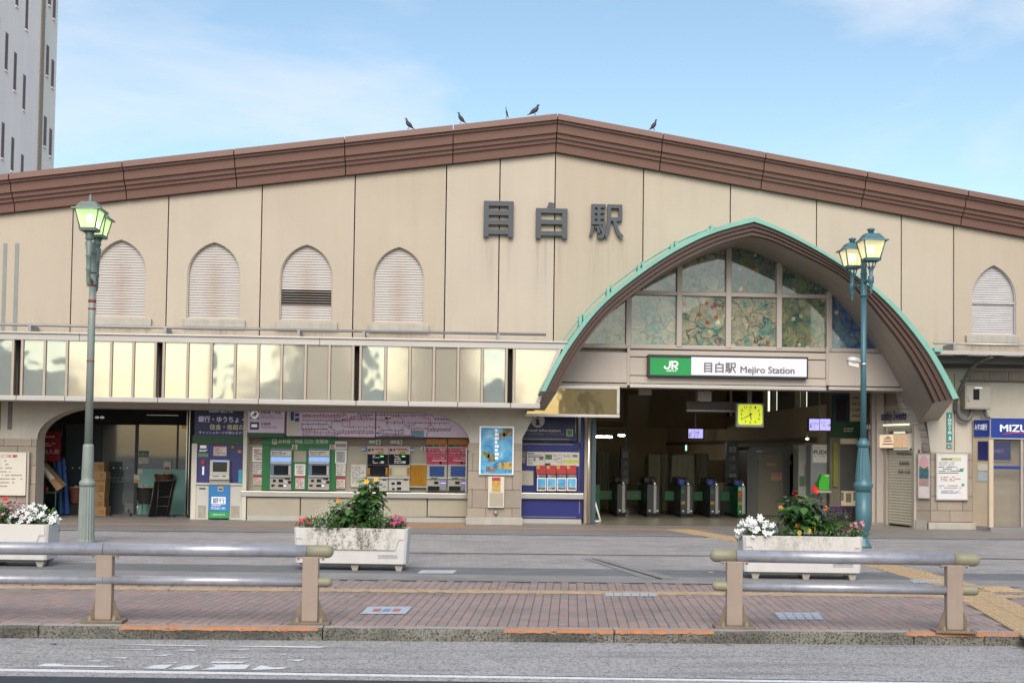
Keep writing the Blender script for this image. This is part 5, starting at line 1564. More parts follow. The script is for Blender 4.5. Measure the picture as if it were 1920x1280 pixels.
# folded panel trolley
tl = pth('folded_trolley', 'folded black mesh trolley leaning with its rust red base', 'trolley', (278, 898, 340, 980), 29.0)
m_blackf = M('trolley_frame', (.1, .09, .075), .4, .4); m_net = M('trolley_panel', (.008, .008, .009), .95, spec=.1)
def tq(px, py, dy=0): p = U(px, py, 29.0 + dy); return (p.x, p.y, p.z)
c4 = [(278.5, 970), (317, 968), (331, 899), (290, 902)]
MB().hexa([tq(*p) for p in c4], [tq(p[0] + .3, p[1], .05) for p in c4]).build('panel', m_net, tl)
for a, b in ((0, 1), (1, 2), (2, 3), (3, 0)):
    MB().tube([tq(*c4[a]), tq(*c4[b])], .014, 8).build('frame_bar', m_blackf, tl)
for t0, t1 in (((298, 902), (293, 968)), ((325, 900), (311, 968)), ((297, 932), (324, 930)), ((294, 949), (320, 948))):
    MB().tube([tq(*t0, -.02), tq(*t1, -.02)], .009, 6).build('frame_bar', m_blackf, tl)
pb('base', M('rust_red', (.13, .035, .025), .7, var=.2), tl, (281, 970, 339, 977.5), 28.95, .4, .01)
for x in (287, 313, 335):
    c = G(x, 979); MB().tube([(c.x - .015, 28.97, .035), (c.x + .015, 28.97, .035)], .035, 10).build('wheel', m_sframe, tl)
# notice board at the far left pier
nb = pth('notice_board', 'white board headed in red characters on the left stone pier', 'notice board', (-60, 846, 49, 928), YL - .15)
pb('sheet', m_cream2, nb, (-60, 847, 48.5, 928), YL - .13, .03)
pb('post', m_alu2, nb, (49.5, 846, 53, 986), YL - .16, .05)
txt('lettering', 'ご注意', (1, 851.5, 33, 857), YL - .134, m_redp, nb, .01)
mb = MB(); dashes(mb, (-55, 860, 44, 921), YL - .134, 9, seed=4, mn=2, mxl=5, thick=.3); mb.build('print', m_greytxt, nb)
# poster and box on the centre pier
po = pth('poster', 'framed blue travel poster on the stone pier beside the entrance', 'poster', (899, 800, 963, 889), YL - .1)
def poster_mat(name, cols_, sc=3.0):
    m = bpy.data.materials.new(name); MATS[name] = m
    m.use_nodes = True; t = m.node_tree; b = t.nodes['Principled BSDF']; b.inputs['Roughness'].default_value = .25
    g = t.nodes.new('ShaderNodeNewGeometry'); n = nod(t, 'ShaderNodeTexNoise', Scale=sc, Detail=6, Distortion=.8); t.links.new(g.outputs['Position'], n.inputs['Vector'])
    r = t.nodes.new('ShaderNodeValToRGB'); r.color_ramp.elements[0].position = cols_[0][0]; r.color_ramp.elements[0].color = (*cols_[0][1], 1)
    r.color_ramp.elements[1].position = cols_[-1][0]; r.color_ramp.elements[1].color = (*cols_[-1][1], 1)
    for p_, c_ in cols_[1:-1]: e = r.color_ramp.elements.new(p_); e.color = (*c_, 1)
    t.links.new(n.outputs['Fac'], r.inputs[0]); t.links.new(r.outputs[0], b.inputs['Base Color'])
    return m
m_pos = poster_mat('poster_blue', [(.3, (.04, .17, .42)), (.48, (.1, .36, .62)), (.62, (.2, .47, .68)), (.75, (.6, .66, .7))])
m_ph = [poster_mat('poster_photo_%d' % i, c, 9) for i, c in enumerate(([(.3, (.03, .08, .03)), (.5, (.15, .22, .1)), (.7, (.5, .45, .3))], [(.3, (.3, .03, .03)), (.5, (.12, .15, .06)), (.7, (.4, .3, .2))],
        [(.3, (.35, .3, .26)), (.5, (.12, .1, .1)), (.7, (.55, .45, .4))], [(.3, (.4, .15, .04)), (.5, (.55, .4, .12)), (.7, (.2, .05, .03))]))]
YPO = YL - .13
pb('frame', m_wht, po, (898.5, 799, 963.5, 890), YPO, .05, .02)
pb('print', m_pos, po, (901.5, 801.5, 961, 888), YPO - .004, .01)
for i, b in enumerate(((903.5, 845, 918, 858), (914, 851, 929, 865), (911, 874, 929, 884), (943, 866, 960, 879), (932, 867, 944, 879), (943, 802.5, 959.5, 818), (936, 811, 947, 823))):
    pb('photo', m_ph[i % 4], po, b, YPO - .007, .006)
txt('lettering', '旅', (928, 833, 935, 841), YPO - .01, m_wht, po, .01) if False else None
mb = MB(); dashes(mb, (928, 803, 935, 862), YPO - .008, 8, seed=5, mn=3, mxl=7, thick=.7, fill=1); mb.build('title_marks', m_wht, po)
mb = MB(); dashes(mb, (946, 880.5, 960, 885.5), YPO - .008, 2, seed=6); mb.build('print', m_navy, po)
bx = pth('alarm_box', 'cream steel box with red glazed top under the blue poster', 'box', (915, 893, 946, 952), YL - .1)
pb('case', m_cream2, bx, (915, 893.5, 945.5, 951.5), YPO, .06, .008)
pb('window', m_ph[3], bx, (922.5, 894.5, 938.5, 921), YPO - .01, .02); pb('red_band', m_redp, bx, (922.5, 894.5, 938.5, 900.5), YPO - .015, .02); pb('door', m_tw, bx, (918, 923, 943, 949), YPO - .005, .01, .003)
for b in ((919.5, 928, 924.5, 934), (930.5, 930, 938, 938)): pb('sticker', m_cream, bx, b, YPO - .008, .006)
dm = pth('wall_lamp', 'small round grey fitting low on the stone pier', 'fitting', (926, 956, 933, 965), YL - .1)
c = U(929.5, 960.5, YL - .06); mb = MB().lathe([(.055, 0), (.05, .03), (.025, .05), (.0, .055)], (0, 0, 0), 14)
mb.v = [(c.x + p[0], c.y - p[2], c.z + p[1] * 1.2) for p in mb.v]; mb.build('dome', m_pipe, dm)
# ================================================================== travel information counter
YI = 28.2
m_infob = M('info_blue', (.012, .017, .15), .4, var=.06); m_gold = M('gold_line', (.4, .36, .25), .4, .5)
inf = pth('information_counter', 'navy travel information counter right of the stone pier', 'counter', (978, 775, 1094, 980), YI)
def q(nm, m, b, dy=0.0, d=.05, bev=0.0): return pb(nm, m, inf, b, YI + dy, d, bev)
q('sign_board', M('info_navy', (.008, .011, .07), .35), (965, 770, 1082, 826), -.1, .2)
q('back_panel', m_infob, (965, 829, 1088, 924), .0, .1)
q('counter_top', m_steel, (965, 924, 1094.5, 935), -.35, .4, .008)
q('front_panel', m_infob, (965, 935, 1091, 972), -.25, .1); q('plinth', m_steel, (979, 972.5, 1090, 981), -.26, .1)
for b in ((965, 968, 1080, 968.8), (1086, 937, 1086.8, 962), (965, 832, 1074, 832.8), (1085.5, 842, 1086.2, 922), (965, 822.2, 1068, 823), (1079, 776, 1079.8, 812)):
    q('gold_line', m_gold, b, -.253 if b[1] > 930 else (-.003 if b[1] > 828 else -.103), .004)
c = U(1008.5, 788, YI - .11)
mb = MB(); mb.add([(c.x + .165 * math.cos(a), c.y, c.z + .165 * math.sin(a)) for a in [2 * math.pi * k / 28 for k in range(28)]], [tuple(range(28))]); mb.build('info_disc', m_cream2, inf)
mb = MB(); Yq = YI - .114
prect(mb, (1006, 779.5, 1011, 783), Yq); prect(mb, (1005.5, 785.5, 1011, 796), Yq); prect(mb, (1004, 785.5, 1006, 787.5), Yq); prect(mb, (1004, 794.5, 1013, 797), Yq); mb.build('info_mark', m_infob, inf)
txt('lettering', 'JR EAST Travel Information', (953, 803.5, 1051, 810.5), YI - .104, m_cream2, inf, .012)
txt('lettering', 'JR東日本旅行服務', (972, 811.5, 1020, 815.5), YI - .104, m_greytxt, inf); txt('lettering', 'JR 동일본 여행', (1024, 811.5, 1058, 815.5), YI - .104, m_greytxt, inf)
q('emblem', M('emblem_green', (.04, .2, .07), .5, var=.4, vs=30), (1063.5, 806, 1073, 816), -.104, .004); q('emblem_rim', m_cream2, (1062.3, 804.8, 1074.2, 817), -.103, .002)
q('info_sheet', m_paper, (988, 847, 1086, 873), -.01, .012)
for b in ((989, 849, 1002, 850.5), (989, 856, 1020, 857), (1021.5, 849, 1021.9, 872), (1053, 849, 1053.4, 872)): q('sheet_line', m_navy, b, -.014, .003)
q('sheet_block', M('sheet_lime', (.5, .55, .1), .5), (1055, 861, 1085, 868), -.014, .003)
q('sheet_block', m_ph[0], (1000, 858, 1004, 864), -.014, .003); q('sheet_block', m_ph[2], (1011, 856, 1019, 862), -.014, .003); q('sheet_block', m_ph[0], (1022.5, 852, 1035, 861), -.014, .003); q('sheet_block', m_ph[0], (1074, 852, 1083, 857), -.014, .003); q('sheet_block', m_navy, (1022, 868, 1032, 873), -.014, .003)
mb = MB(); dashes(mb, (1037, 851, 1052, 867), YI - .014, 6, seed=4); dashes(mb, (1056, 851, 1072, 858), YI - .014, 3, seed=5); dashes(mb, (990, 851.5, 1019, 856), YI - .014, 2, seed=6); dashes(mb, (990, 859, 1000, 871), YI - .014, 5, seed=7); mb.build('print', m_greytxt, inf)
q('map_sheet', M('map_sheet', (.5, .45, .38), .6, var=.3, vs=60), (970, 882, 1000, 909), -.02, .012); q('leaflet_strip', m_ph[2], (970, 845, 985.5, 868), -.02, .012)
q('side_wall', m_infob, (1088, 775, 1094, 972), -.1, .5)
for i, l in enumerate(('leftmost brochure holder on the information counter', 'second brochure holder from the pier on the counter', 'third brochure holder from the pier on the counter', 'rightmost brochure holder on the information counter')):
    px = 1007 + i * 18.9
    t = pth('brochure_holder', l, 'brochure rack', (px, 872, px + 18, 922), YI - .28, 'brochure holders on the counter')
    pb('red_header', m_redp, t, (px - 1.5, 872, px + 16.5, 888), YI - .18, .03); pb('header_patch', M('header_yellow', (.5, .34, .03), .5), t, (px - 1, 872.5, px + 5, 878.5), YI - .184, .006)
    pb('sheet', m_ph[2], t, (px, 889, px + 17, 895), YI - .2, .03)
    pb('brochure', m_wht, t, (px, 895.5, px + 17, 919.5), YI - .27, .03); pb('cover', m_pos, t, (px + 1, 897, px + 16, 912), YI - .274, .006); pb('cover_foot', m_ph[2], t, (px + 1, 912.5, px + 16, 918), YI - .274, .006)
    pb('stand', m_sframe, t, (px + 6, 919.5, px + 11, 924), YI - .26, .1)
ft = pth('steel_post', 'round stainless post at the left edge of the entrance', 'post', (1100, 781, 1106, 984), YW + .2)
c = G(1102.5, 983.5); MB().lathe([(.036, 0), (.036, 2.62)], (c.x, YW + .2, 0), 16).build('pole', m_steel, ft)
fr2 = pth('door_post', 'dark teal square door post at the left of the entrance', 'post', (1110, 781, 1117.5, 981), YW + .45)
pb('post', M('door_teal', (.06, .09, .105), .4, .2), fr2, (1110, 740, 1117.5, 981), YW + .45, .25)
af = pth('folding_sign', 'white A-frame sign seen edge-on beside the gate', 'sign', (1113, 930, 1127, 975), 28.9)
a, b2 = U(1113, 932, 28.9), U(1126, 973, 28.9)
MB().tube([(a.x, 28.9, a.z), (b2.x, 28.9, .02)], .022, 6).build('leg', m_wht, af); MB().tube([(a.x, 28.92, .02), (b2.x, 28.92, .02)], .022, 6).build('foot', m_wht, af)
# ================================================================== concourse
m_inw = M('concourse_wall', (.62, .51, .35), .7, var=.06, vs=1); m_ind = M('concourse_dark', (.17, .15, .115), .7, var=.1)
m_floor = M('concourse_floor', (.22, .2, .155), .3, var=.12, vs=1.2)
XRW = U(1560, 850, 30.2).x
XLW = U(1112, 850, YW + .7).x
conc = thing('concourse', 'dim beige walled ticket gate concourse inside the entrance', 'concourse', (U(1370, 970, 32).x, 32, 0))
struct(MB().box(XLW, YW + .02, -.05, XRW + 2.2, 54, .006).build('concourse_floor', m_floor))
zl = U(1600, 757, 30.2).z
def wz(px, py, Y): return U(px, py, Y).z
MB().box(XRW, 30.5, 2.15, XRW + .2, 54, zl).build('side_wall', m_inw, conc)
MB().box(XRW, 30.5, 0, XRW + .22, 54, 2.15).build('side_wall', m_inw, conc)
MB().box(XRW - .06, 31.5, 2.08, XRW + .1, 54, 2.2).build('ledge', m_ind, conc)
def ywall(px):
    d_ = ray(px, 755); return d_.y * (XRW / d_.x)
gaps = [(1512, 1502), (1500.5, 1491), (1456, 1447), (1442.5, 1431), (1372, 1368), (1346, 1341), (1283, 1281)]
yc = 30.3
for a, b in gaps:
    ya, yb = ywall(a), ywall(b)
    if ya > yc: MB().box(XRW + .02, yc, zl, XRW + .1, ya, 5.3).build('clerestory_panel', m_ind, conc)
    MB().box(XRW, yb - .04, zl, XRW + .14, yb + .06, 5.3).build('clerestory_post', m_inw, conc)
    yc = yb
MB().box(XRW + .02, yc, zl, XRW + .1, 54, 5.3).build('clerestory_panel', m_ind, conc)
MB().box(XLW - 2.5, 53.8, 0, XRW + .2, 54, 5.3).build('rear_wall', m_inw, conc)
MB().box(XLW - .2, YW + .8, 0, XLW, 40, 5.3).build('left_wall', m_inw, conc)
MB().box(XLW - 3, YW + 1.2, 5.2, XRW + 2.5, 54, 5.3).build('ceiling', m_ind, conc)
MB().box(XLW, 42, 2.6, XRW, 42.2, 5.2).build('cross_beam', m_inw, conc)
pb('column', m_inw, conc, (1176, 740, 1215, 958), 38, .6); pb('panel', m_inw, conc, (1330, 862, 1362, 905), 41, .1)
pb('dark_opening', m_ind, conc, (1117, 735, 1170, 790), 33.5, .2)
# front facing wall piece right of the gates, with posters
fw = pth('poster_wall', 'dark wall with green signboard and posters right of the gates', 'wall', (1558, 735, 1640, 980), 30.2)
def q(nm, m, b, dy=0.0, d=.05, bev=0.0): return pb(nm, m, fw, b, 30.2 + dy, d, bev)
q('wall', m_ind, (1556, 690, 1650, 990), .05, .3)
q('poster', M('poster_deep', (.02, .05, .07), .3, var=.4, vs=5), (1561, 741, 1592, 790), .0, .03); q('poster_figure', m_dark, (1568, 748, 1586, 788), -.004, .02)
q('notice', m_inw, (1594, 735, 1622, 789), .0, .03)
mb = MB(); dashes(mb, (1598, 740, 1620, 785), 30.19, 4, seed=3, thick=.25, mn=2, mxl=5); mb.build('print', m_ind, fw)
q('green_board', M('board_green', (.012, .07, .02), .4), (1559, 792, 1616, 819), -.02, .05)
mb = MB(); dashes(mb, (1582, 801, 1602, 810), 30.175, 2, seed=5); mb.build('print', m_inw, fw)
q('glass_case', M('case_grey', (.08, .078, .07), .25, var=.1), (1577, 822, 1618, 948), -.0, .04); q('case_top', m_inw, (1576, 822, 1608, 832), -.01, .03)
q('case_notice', m_inw, (1577, 920, 1612, 948), -.01, .03); q('yellow_strip', M('strip_olive', (.2, .2, .03), .6, var=.2), (1562.5, 830, 1571, 912), -.01, .03)
q('base', m_dark, (1556, 950, 1640, 985), -.03, .06)
for b in ((1577, 922, 1582, 938), (1586, 924, 1596, 941), (1600, 922, 1606, 938)): q('pictogram', m_ind, b, -.014, .006)
# info strip on the pillar
iw = pth('info_strip', 'narrow black vertical sign with white information symbol', 'sign', (1624, 792, 1634, 842), 29.2)
pb('board', m_black, iw, (1623, 790, 1634.5, 985), 29.2, .1)
c = U(1628.3, 800, 29.19); mb = MB(); mb.add([(c.x + .05 * math.cos(a), c.y, c.z + .065 * math.sin(a)) for a in [2 * math.pi * k / 18 for k in range(18)]], [tuple(range(18))]); mb.build('symbol', m_cream2, iw)
mb = MB(); prect(mb, (1627.6, 796, 1629.2, 804), 29.186); mb.build('symbol_mark', m_black, iw)
for k, ch in enumerate('目白駅総合案内'):
    txt('lettering', ch, (1628.4, 808 + k * 4.2, 1632.4, 811.8 + k * 4.2), 29.19, m_cream2, iw, .01)
jw = pth('entrance_jamb', 'pale panelled jamb wall left of the roller shutter', 'wall', (1634, 735, 1662, 985), 29.0)
for a, b in ((1635, 1642.5), (1644, 1658)):
    pb('panel', m_clad, jw, (a, 733, b, 979), 28.95 if a > 1640 else 29.05, .15, .005)
pb('base', m_pipe, jw, (1634, 979, 1660, 985.5), 28.92, .2)
# clock
m_clk = M('clock_face', (.5, .55, .02), .4, var=.03, emit=.42, ecol=(.62, .68, .03))
ck = pth('clock', 'square yellow lit clock hanging in the entrance reading twenty to six', 'clock', (1381, 755, 1432, 800), 28.6)
pb('case', M('clock_case', (.26, .27, .27), .4, .3), ck, (1381, 755.5, 1432, 800.5), 28.6, .16, .01)
x0, x1, z0, z1 = XZ((1384, 758, 1429.5, 796), 28.59)
cx, cz = (x0 + x1) / 2, (z0 + z1) / 2
r = .06; pts = []
for (ax, az, s) in ((x1 - r, z1 - r, 0), (x0 + r, z1 - r, 1), (x0 + r, z0 + r, 2), (x1 - r, z0 + r, 3)):
    for k in range(6):
        a = math.pi / 2 * (s + k / 5); pts.append((ax + r * math.cos(a), az + r * math.sin(a)))
MB().prism(pts, 28.585, 28.6).build('face', m_clk, ck)
hw, hh = (x1 - x0) * .39, (z1 - z0) * .4
for n in range(1, 13):
    a = math.radians(90 - n * 30)
    k = 1 / max(abs(math.cos(a)), abs(math.sin(a))) ** .55
    p = Vector((cx + hw * k * math.cos(a) * .95, 28.58, cz + hh * k * math.sin(a) * .95))
    w = .036 if n < 10 else .058
    mb = MB(); text_on(mb, str(n), p - Vector((w / 2, 0, .03)), Vector((w, 0, 0)), Vector((0, 0, .06)), .02); mb.build('numeral', m_black, ck)
def hand(a, l, w):
    d = Vector((math.sin(a), 0, math.cos(a))); s = Vector((d.z, 0, -d.x)) * w; c = Vector((cx, 28.575, cz))
    MB().add([c - d * .05 - s, c - d * .05 + s, c + d * l + s * .6, c + d * l - s * .6], [(0, 3, 2, 1)]).build('hand', m_black, ck)
hand(math.radians(40 * 6), .2, .011); hand(math.radians(5 * 30 + 20), .135, .014)
pb('hanger', m_ind, ck, (1402, 690, 1410, 756), 28.65, .05)
mb = MB(); text_on(mb, 'JR', Vector((cx - .04, 28.58, cz + .09)), Vector((.07, 0, 0)), Vector((0, 0, .04)), .02); mb.build('emblem', M('emblem_dim', (.2, .35, .03), .5), ck)
# hanging dark sign and ceiling units
hs = pth('hanging_sign', 'unlit dark hanging signboard left of the clock', 'sign', (1288, 752, 1380, 772), 29.4)
pb('board', M('sign_unlit', (.1, .085, .08), .4), hs, (1288, 752.5, 1380, 768), 29.4, .15); pb('trim', m_alu2, hs, (1288, 768.3, 1380, 771.5), 29.38, .17); pb('hanger', m_ind, hs, (1330, 690, 1334, 753), 29.45, .04)
for b, l in (((1198, 728, 1222, 740), 'pale box unit under the header near the screen'), ((1309, 733, 1334, 752), 'pale square unit above the unlit sign')):
    t = pth('ceiling_unit', l, 'speaker', b, 29.0); pb('case', m_alu2, t, b, 29.0, .2, .006); pb('bracket', m_ind, t, (b[0] + 8, 690, b[0] + 12, b[1]), 29.08, .04)
# screens
m_disp = M('display_lilac', (.3, .28, .6), .3, emit=.62, ecol=(.5, .46, .95))
def display(b, Y, lab, arrows):
    t = pth('display_screen', lab, 'screen', b, Y)
    pb('case', m_dark, t, (b[0] - 1.5, b[1] - 2, b[2] + 3, b[3] + 2), Y, .12, .008)
    for (p, q_, z) in arrows['panels']: pb('panel', m_disp, t, (p, b[1], q_, b[3]), Y - .004, .01)
    for s, bb in arrows['txt']: txt('lettering', s, bb, Y - .007, m_navy, t, .01)
    pb('hanger', m_ind, t, ((b[0] + b[2]) / 2 - 1.5, 700, (b[0] + b[2]) / 2 + 1.5, b[1] - 2), Y + .05, .04)
display((1291, 804, 1318, 821), 31.0, 'small lilac platform display left of the clock', {'panels': [(1291, 1318, 0)], 'txt': [('↙', (1292, 809, 1296, 818)), ('1・2', (1296.5, 806.5, 1303, 819)), ('山手線', (1303.5, 808, 1311, 813)), ('Line', (1304, 814.5, 1310, 817))]})
display((1517.5, 785, 1557, 806.5), 29.6, 'lilac two panel direction display over the locker', {'panels': [(1517.5, 1536, 0), (1537, 1557, 0)], 'txt': [('↙', (1519, 792, 1523, 801)), ('1・2', (1524, 790, 1528, 803)), ('のりば', (1528.5, 792, 1535, 796)), ('エレベーター', (1538.5, 790, 1548.5, 794)), ('Exit', (1543, 796, 1548, 798.5)), ('→', (1552.5, 793, 1557, 801))]})
# sign pillars with pictograms
def pillar(b, Y, lab):
    t = pth('sign_pillar', lab, 'sign', b, Y, 'black gate sign pillars')
    pb('board', M('pillar_black', (.012, .012, .012), .4), t, b, Y, .15, .01)
    w = b[2] - b[0]
    for k, s in enumerate(('↑', '↗', '○', '↘')):
        y = b[1] + 9 + k * 17
        pb('plate', M('plate_grey', (.2, .195, .18), .5) if k in (0, 3) else M('plate_dim', (.05, .05, .05), .5), t, (b[0] + w * .25, y, b[0] + w * .8, y + 10), Y - .004, .01)
        txt('arrow', s, (b[0] + w * .36, y + 2, b[0] + w * .7, y + 8.5), Y - .008, m_black if k in (0, 3) else M('plate_grey', (.2, .195, .18)), t, .01)
pillar((1164, 838, 1180, 905), 32.6, 'black pictogram pillar behind the leftmost gates'); pillar((1362, 828, 1384, 905), 32.6, 'black pictogram pillar behind the rightmost gates')
# gates
m_gb = M('gate_black', (.014, .015, .015), .35, var=.1); m_gg = M('gate_slate', (.024, .029, .03), .35, var=.08); m_gr = M('gate_green', (.008, .1, .03), .4, var=.05)
def gate(px0, px1, lab, lit, front):
    Y = 31.2
    x0, x1 = U(px0, 930, Y).x, U(px1, 930, Y).x; w = x1 - x0
    t = thing('ticket_gate', lab, 'ticket gate', ((x0 + x1) / 2, Y, 0), 'ticket gates')
    MB().prism([(x0, .08), (x1, .08), (x1, .8), (x1 - .05, .88), (x0 + .03, .88), (x0, .84)], Y, Y + 1.7).build('body', front, t, .02)
    MB().box(x0 + .02, Y + .05, 0.006, x1 - .02, Y + 1.65, .08).build('base', m_dark, t)
    MB().box(x0 + .0, Y + .5, .88, x1 - .03, Y + 1.3, 1.06).build('reader_hump', m_gb, t, .04)
    xs = x0 + w * .52
    MB().box(xs, Y - .012, .12, xs + .075, Y + .05, .86).build('silver_strip', M('gate_steel', (.3, .29, .27), .4, .5), t, .006)
    MB().tube([(xs + .04, Y + .02, .86), (xs + .03, Y + .12, .95), (xs + .03, Y + .4, 1.03)], .04, 8).build('silver_nose', m_steel, t)
    if lit:
        MB().box(x0 + .03, Y - .006, .66, x0 + .1, Y + .02, .74).build('green_arrow', M('gate_arrow', (.02, .1, .03), .4, emit=.04, ecol=(.05, .6, .1)), t)
        MB().box(x0 + .02, Y - .008, .36, x0 + .12, Y + .02, .44).build('orange_mark', M('gate_orange', (.3, .13, .02), .4, emit=.05), t)
        MB().box(x0 + .03, Y + .3, .885, x0 + .16, Y + .5, 1.0).build('blue_screen', M('gate_blue', (.015, .03, .16), .3, emit=.05, ecol=(.15, .25, 1)), t)
    MB().box(x0 + .05, Y - .006, .16, x0 + .1, Y + .01, .2).build('sensor', m_steel, t); MB().box(x1 - .08, Y - .006, .16, x1 - .03, Y + .01, .2).build('sensor', m_steel, t)
    return t, x0, x1, Y
gts = [gate(1157, 1175, 'leftmost ticket gate, next to the green flap with no-entry marks', False, m_gg), gate(1213, 1237, 'second ticket gate from the left with a bright silver strip', False, m_gg), gate(1276, 1300, 'middle ticket gate with orange mark and green arrow', True, m_gg),
       gate(1331, 1351, 'fourth ticket gate from the left', True, m_gg), gate(1383, 1399, 'rightmost ticket gate with green front and red mark', True, m_gr)]
t, x0, x1, Y = gts[4]
MB().box(x0 + .03, Y - .009, .55, x0 + .16, Y + .01, .68).build('red_mark', M('ic_red', (.3, .02, .01), .4, emit=.12, ecol=(1, .05, .02)), t)
mb = MB(); text_on(mb, 'IC', Vector((x0 + .055, Y - .012, .575)), Vector((.08, 0, 0)), Vector((0, 0, .075)), .03); mb.build('lettering', m_black, t)
mb = MB(); text_on(mb, 'IC', Vector((x0 + .03, Y - .012, .74)), Vector((.12, 0, 0)), Vector((0, 0, .09)), .03); mb.build('lettering', m_cream2, t)
for i in range(5):
    t, x0, x1, Y = gts[i]
    fl = [(-.52, -.02)] if i in (0, 1) else ([(-.3, -.02)] if i > 1 else [])
    for a, b in fl:
        MB().box(x0 + a, Y + .75, .42, x0 + b, Y + .8, .68).build('flap', m_gr if i < 2 else M('flap_dark', (.008, .1, .03), .4), t, .02)
        if i < 2:
            for s in (.28, .72):
                MB().box(lerp(x0 + a, x0 + b, s) - .04, Y + .742, .535, lerp(x0 + a, x0 + b, s) + .04, Y + .75, .57).build('no_entry_mark', m_redp, t)
sf = pth('gate_fence', 'green panel fence left of the first ticket gate', 'fence', (1112, 905, 1124, 965), 31)
pb('panel', m_gr, sf, (1113, 908, 1125, 962), 31.0, .05, .02)
# covered machines
m_tarp = M('tarp_olive', (.2, .175, .11), .6, var=.12, vs=3)
def covered(b, Y, lab, seed):
    t = pth('covered_machine', lab, 'covered machine', b, Y)
    x0, x1, z0, z1 = XZ(b, Y); r = random.Random(seed); n = 14
    rings = []
    for j in range(9):
        f = j / 8; z = lerp(z1, 0.02, f); ring = []
        for k in range(n * 4):
            s = k / (n * 4) * 4; side = int(s); u = s - side
            e = (.02 + .03 * f) * math.sin(k * 1.9 + seed + j * .35) * (1 if j else 0) + .04 * f
            X = [lerp(x0, x1, u), x1, lerp(x1, x0, u), x0][side]; Yv = [Y, lerp(Y, Y + .6, u), Y + .6, lerp(Y + .6, Y, u)][side]
            ring.append((X + (e if side == 1 else -e if side == 3 else 0), Yv + (-e if side == 0 else e if side == 2 else 0), z + r.uniform(-.015, .015)))
        rings.append(ring)
    mb = MB(); L_ = n * 4
    vs = [p for q_ in rings for p in q_]
    fs = [(j * L_ + k, j * L_ + (k + 1) % L_, (j + 1) * L_ + (k + 1) % L_, (j + 1) * L_ + k) for j in range(8) for k in range(L_)]
    mb.add(vs, [tuple(reversed(f)) for f in fs], 0, True); mb.add(rings[0], [tuple(range(L_))]); mb.build('cover', m_tarp, t)
covered((1216, 852, 1238, 955), 33.5, 'tarpaulin covered machine leftmost behind the gates', 1); covered((1240, 852, 1258, 955), 33.8, 'narrow covered machine second behind the gates', 2); covered((1260, 853, 1302, 952), 33.3, 'wide covered machine behind the middle gate', 3); covered((1304, 850, 1328, 950), 34.2, 'dark covered machine rightmost behind the gates', 4)
for i, b in enumerate(((1120, 848, 1142, 965), (1144, 850, 1162, 960))):
    covered(b, 34.5 + i, ('dark covered machine beyond the first gate', 'second dark covered machine beyond the first gate')[i], 7 + i)
# tubes, exit lamp
m_tube = M('fluorescent', (.9, .88, .8), .4, emit=30.0, ecol=(1, .9, .72))
for b, l in (((1117.5, 817, 1148, 820), 'left fluorescent tube glowing at the back of the concourse'), ((1160, 814.5, 1192, 817.5), 'right fluorescent tube glowing at the back of the concourse')):
    t = pth('fluorescent_light', l, 'lamp', b, 44.0, 'fluorescent tubes'); pb('tube', m_tube, t, b, 44, .06); pb('housing', m_wht, t, (b[0], b[1] - 1.5, b[2], b[1] - .2), 43.98, .12)
ex = pth('exit_lamp', 'tiny green and white exit light on the beige wall', 'lamp', (1285, 834, 1288.5, 845), 36.0); pb('light', M('exit_green', (.3, .8, .5), .4, emit=.8, ecol=(.6, 1, .75)), ex, (1285, 834, 1288, 844.5), 36, .04); pb('case', m_ind, ex, (1284, 833, 1289.2, 845.5), 36.005, .08)
dl = pth('ceiling_lamp', 'small bright lamp above the grey booth', 'lamp', (1511, 822, 1516, 825), 31.0); c = U(1513.5, 824, 31.0); MB().lathe([(.02, 0), (.045, .01), (.045, .03), (.02, .05)], c, 12).build('globe', M('warm_globe', (.9, .85, .7), .3, emit=3, ecol=(1, .92, .75)), dl)
pb('stem', m_ind, dl, (1512.6, 800, 1514.4, 822), 31.04, .02)
# grey booth with door
bo = pth('grey_booth', 'grey booth with closed door right of the ticket gates', 'booth', (1400, 836, 1482, 975), 32.4)
m_booth = M('booth_grey', (.13, .13, .125), .5, var=.06); m_bdoor = M('booth_door', (.19, .165, .12), .5, var=.06)
x0, x1, z0, z1 = XZ((1401, 838, 1481, 972), 32.4)
r = .15
prof_ = [(x0, .01), (x1, .01), (x1, z1), (x0 + r, z1)] + [(x0 + r - r * math.sin(a), z1 - r + r * math.cos(a)) for a in [math.pi / 2 * k / 6 for k in range(1, 7)]]
MB().prism(prof_, 32.4, 34.0).build('shell', m_booth, bo)
pb('door', m_bdoor, bo, (1421, 852, 1468, 966), 32.38, .03, .008); pb('sign_plate', M('plate_orange', (.42, .24, .15), .5), bo, (1438, 868, 1454, 873), 32.37, .012)
pb('notice', M('notice_orange', (.46, .27, .17), .5), bo, (1446, 886, 1466, 900), 32.37, .012); pb('handle', m_steel, bo, (1464, 905, 1466, 909), 32.34, .05); pb('light_bar', m_steel, bo, (1419, 845, 1429, 846.5), 32.37, .02)
mb = MB(); dashes(mb, (1448, 888, 1463, 892), 32.364, 1, seed=4); mb.build('print', m_redp, bo)
